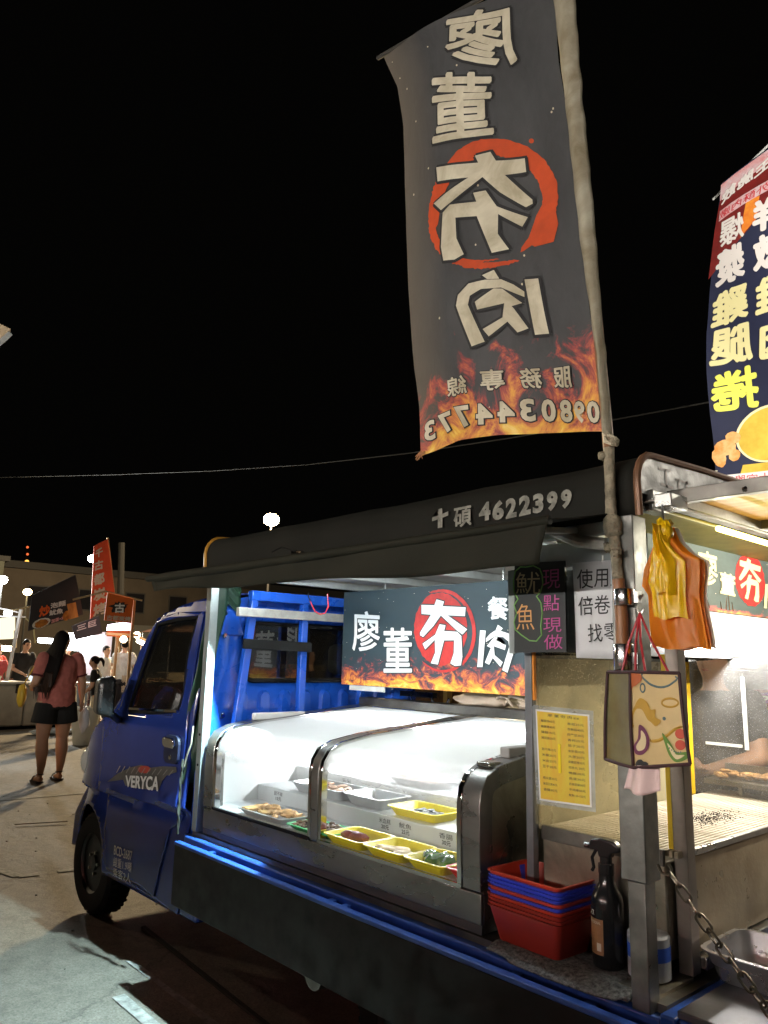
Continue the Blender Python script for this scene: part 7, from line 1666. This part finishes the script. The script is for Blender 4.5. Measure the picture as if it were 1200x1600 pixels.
MB().prism([(6.240,1.930), (6.761,1.951), (6.771,2.147), (6.256,2.045)], lambda a, b, d: (d, a, b), -15.26, -15.20).build('light_box', emis('violet white box', (0.86, 0.80, 1.0), 6), gsn)
for p in ((-15.300,6.631,1.766), (-15.900,7.181,1.881)): MB().sph(p, 0.07, 10).build('bulb', emis('warm bulb', (1.0, 0.75, 0.45), 25), gsn, smooth=True)
bx('counter', (-16.6, 7.25, 0), (-15.6, 8.2, 0.85), MC['red banner cloth'], gsn); bx('counter_top', (-16.65, 7.2, 0.852), (-15.55, 8.25, 0.90), WD, gsn)
bgt(gsn, -15.6, '炭烤', ((6.790,0.899), (7.012,0.872), (6.998,1.028), (6.777,1.041)), BGC, 0.04, o=0.02)
bgt(gsn, -15.6, '串燒', ((6.809,0.680), (7.032,0.651), (7.017,0.820), (6.795,0.834)), BGC, 0.04, o=0.02)
food('grilled_food_row', 'row of pale grilled skewers on the red counter of the grill stall', 'food', MC['fried dough'], (-16.0, 7.7, 0.902), 0.6, 0.7, 40, 0.03, 21, 1.8)
# bright lamp cluster behind the woman
gl_ = thing('flood_light', 'blinding white flood light shining behind the long haired woman', 'lamp', (-18.000,6.806,1.765))
c0 = Vector((-18.000,6.796,1.721)); MB().box((c0.x - .05, c0.y - .28, c0.z - .20), (c0.x, c0.y + .28, c0.z + .20)).build('light_panel', emis('flood glow', (0.93, 0.95, 1.0), 25), gl_)
MB().tube([(c0.x - .1, c0.y, 0), (c0.x - .1, c0.y, c0.z)], 0.03, 8).build('stand', BPL, gl_)
wsg = thing('stall_table', 'stall table with a pale cloth under the blinding flood light', 'table', (-17.2, 6.3, 0))
bx('table_top', (-17.6, 5.9, 0.80), (-16.9, 6.75, 0.84), WPN, wsg)
for y in (5.95, 6.65): bx('leg', (-16.98, y, 0), (-16.94, y + .04, 0.798), STL, wsg)
bx('glow_board', (-18.6, 6.95, 0.95), (-18.55, 7.75, 1.98), mat('pale backdrop', (0.75, 0.75, 0.85), 0.6), wsg)  # pale board stands in for the white glow round the flood light
# stalls in the far row so that the horizon is not empty
for i, (x, y, c_, lb_) in enumerate(((-24, 3.0, (0.08, 0.10, 0.16), 'dark blue canopy stall far behind the chest freezer'), (-26, 13.0, (0.10, 0.05, 0.04), 'dim brown canopy stall far behind the grill stall'), (-22, -1.0, (0.3, 0.3, 0.3), 'grey canopy stall outside the left edge of the view'))):
    t = thing('market_stall', lb_, 'stall', (x, y + 1.5, 0), 'stalls in the far row')
    MB().prism([(y, 2.3), (y + 3.2, 2.3), (y + 1.6, 2.8)], lambda a, b, d: (d, a, b), x - 2.5, x).build('stall_roof', mat('stallroof_%d' % i, c_, 0.7), t)
    for yy in (y + .05, y + 3.1):
        for xx in (x - 2.4, x - .1): MB().tube([(xx, yy, 0), (xx, yy, 2.29)], 0.03, 6).build('leg', STL, t)
    bx('counter', (x - 2.3, y + .2, 0), (x - .3, y + 3.0, 0.8), mat('stall counter', (0.3, 0.25, 0.2), 0.7), t)
# things beyond the truck seen through the gaps
rk = thing('wooden_rack', 'brown wooden rack with bamboo frame bars beyond the truck under the shop sign', 'rack', (-3.0, 4.3, 0))
WB = mat('brown mesh board', (0.20, 0.10, 0.03), 0.8, col2=(0.05, 0.02, 0.01), scale=25, bump=0.5, bscale=40)
BA = mat('bamboo bar', (0.50, 0.34, 0.10), 0.6, vary=0.3, scale=12)
for i in range(9):
    bx('back_board', (-7.5 + i * .55, 4.52, 0.1), (-7.5 + i * .55 + .52, 4.54, 1.36), WB, rk)
    bx('rack_post', (-7.52 + i * .55, 4.44, 0.0), (-7.48 + i * .55, 4.50, 1.40), BA, rk)
bx('rack_rail', (-7.6, 4.42, 1.375), (-2.5, 4.436, 1.425), BA, rk); bx('rack_rail', (-7.6, 4.42, 0.95), (-2.5, 4.436, 0.99), BA, rk)
fd = thing('folding_stand', 'black folding stand with steel legs behind the refrigerator', 'stand', (-3.2, 3.2, 1.0))
MB().bar((-3.379,3.200,1.301), (-3.104,3.200,1.300), 0.03, 0.03).build('stand_rail', BPL, fd)
for a, b in (((-3.302,3.200,1.279), (-3.257,3.200,1.202)), ((-3.129,3.200,1.306), (-3.118,3.200,1.211)), ((-2.994,3.200,1.288), (-3.028,3.200,1.217)), ((-3.323,3.210,1.274), (-3.403,3.210,1.207))): MB().tube([a, b], 0.008, 8).build('leg', CHR, fd)
pks = thing('price_sign', 'purple and red price sign beyond the speckled grill glass', 'sign', (-1.5, 5.2, 1.2))
MB().prism([(-2.237,0.979), (-1.874,0.976), (-1.843,1.380), (-2.204,1.352)], lambda a, b, d: (a, d, b), 5.2, 5.22).build('panel_board', mat('maroon print', (0.30, 0.03, 0.05), 0.6), pks)
MB().prism([(-2.197,1.271), (-1.847,1.283), (-1.841,1.361), (-2.184,1.333)], lambda a, b, d: (a, d, b), 5.185, 5.195).build('panel_band', mat('purple print', (0.35, 0.10, 0.40), 0.6), pks)
w = MB(); lay(w, glyph('Soft', 0.05), ((-2.159,1.290), (-2.012,1.294), (-2.009,1.337), (-2.156,1.330)), lambda a, b: (a, 5.18, b)); w.build('letter', WP, pks)
w = MB()
for i in range(4): lay(w, glyph(['冰淇淋50', '霜淇淋35', '奶昔60', '聖代55'][i], 0.03), ((-2.164,1.217), (-2.037,1.221), (-2.035,1.253), (-2.162,1.245)) if i == 0 else ((-2.168,1.153), (-2.061,1.157), (-2.059,1.189), (-2.166,1.181)), lambda a, b: (a, 5.18, b)) if i < 2 else None
w.build('letter', YE, pks)
# awning corner of the neighbouring stall, top left
na = thing('stall_awning', 'lit timber corner of a neighbouring awning at the left edge high up', 'awning', (-3.6, 0.4, 2.6))
p0, p1, p2, p3 = Vector((-3.200,0.800,2.765)), Vector((-3.200,0.648,2.534)), Vector((-4.200,0.719,3.233)), Vector((-3.400,0.798,2.854))
MB().add([p0, p1, p2, p3, p0 + Vector((0, 0, .02)), p1 + Vector((0, 0, .02)), p2 + Vector((0, 0, .02)), p3 + Vector((0, 0, .02))], [(0, 1, 2, 3), (4, 7, 6, 5), (0, 4, 5, 1), (1, 5, 6, 2), (2, 6, 7, 3), (3, 7, 4, 0)]).build('awning_panel', mat('lit awning board', (0.4, 0.30, 0.19), 0.6), na)
MB().bar(p0, p1, 0.012, 0.02).build('edge_strip', WFR, na)
street_lamp('added unseen warm lamp on a pole outside the left edge of the view', (-14.5, -1.5, 4.2), (1.0, 0.80, 0.52), 40, 350, 0.15)  # lamp put in out of view to light ground, woman and banners
# unseen stall behind the photographer, its lamps placed to light the flag
op = thing('stall_across', 'unseen food stall across the aisle, its lamps placed to light the flag', 'stall', (-1.5, -4.0, 0))
bx('counter', (-4.5, -4.8, 0), (1.5, -4.3, 0.95), mat('red stall front', (0.5, 0.05, 0.03), 0.6), op)
bx('light_block_board', (-12.0, -3.92, 0.3), (1.9, -3.90, 2.20), mat('dark block board', (0.04, 0.04, 0.045), 0.8), op)  # unseen board added to keep lamp light off ground and lower door
bx('stall_roof', (-4.8, -6.5, 2.85), (1.8, -3.6, 2.93), mat('stall roof sheet', (0.35, 0.08, 0.06), 0.7), op)
for x in (-4.6, 1.6): bx('post', (x, -3.89, 0), (x + .06, -3.83, 2.848), STL, op)
for xa, xb in ((-4.2, -2.8), (-2.2, -0.8), (-0.2, 1.2)):
    MB().tube([(xa, -4.6, 2.36), (xb, -4.6, 2.36)], 0.035, 10).build('tube_light', emis('aisle tube glow', (1.0, 0.95, 0.87), 430), op, smooth=True)
# unseen stall added beyond the truck, its lamps shine through the navy banner
ob2 = thing('added_stall_beyond', 'added unseen stall beyond the truck, its lamps lighting the navy banner from behind', 'stall', (-0.5, 5.5, 0))
bx('counter', (-0.6, 4.6, 0), (2.5, 5.2, 0.9), mat('stall counter', (0.3, 0.25, 0.2), 0.7), ob2)
for x in (-0.5, 2.4): bx('post', (x, 4.5, 0), (x + .05, 4.55, 3.0), STL, ob2)
MB().tube([(-0.45, 4.5, 2.9), (0.7, 4.5, 2.9)], 0.03, 10).build('tube_light', emis('far stall glow', (1.0, 0.92, 0.78), 150), ob2, smooth=True)

bf = thing('added_banner_lamp', 'added flood lamp, unseen outside the right edge, that lights the navy banner', 'lamp', (0.25, 1.9, 2.5))  # put in out of view to brighten the front of the banner
bx('housing', (0.22, 1.82, 2.46), (0.34, 1.90, 2.54), BPL, bf, bev=0.006)
MB().tube([(0.28, 1.86, 0.0), (0.28, 1.86, 2.46)], 0.015, 8).build('stand', STL, bf)
ld = bpy.data.lights.new('lamp_light', 'SPOT'); ld.energy = 420; ld.color = (1.0, 0.96, 0.88); ld.spot_size = R(60); ld.spot_blend = 0.5; ld.shadow_soft_size = 0.04
lo = bpy.data.objects.new('lamp_light', ld); COL.objects.link(lo); lo.parent = bf; lo.location = (-0.03, 0.04, 0.03)
lo.rotation_euler = Vector((-1.5, 1.72, 0.75)).to_track_quat('-Z', 'Y').to_euler()

for lab, a, b, c_ in (('added white tube light glowing under the roof of the grill stall', (-17.200,7.794,1.795), (-17.200,8.005,1.713), (1.0, 0.85, 0.6)), ('added bright tube light behind the black shirted vendor', (-19.000,6.163,1.747), (-19.000,6.518,1.728), (0.95, 0.97, 1.0)), ('added orange tube light glowing low behind the red clad workers', (-19.000,5.286,1.545), (-19.000,5.618,1.525), (1.0, 0.7, 0.4))):
    t = thing('tube_light', lab, 'light tube', a, 'added tube lights among the far stalls'); MB().tube([a, b], 0.06, 8).build('tube', emis('far tube %.2f' % c_[2], c_, 22), t, smooth=True)  # tubes added to brighten the far market
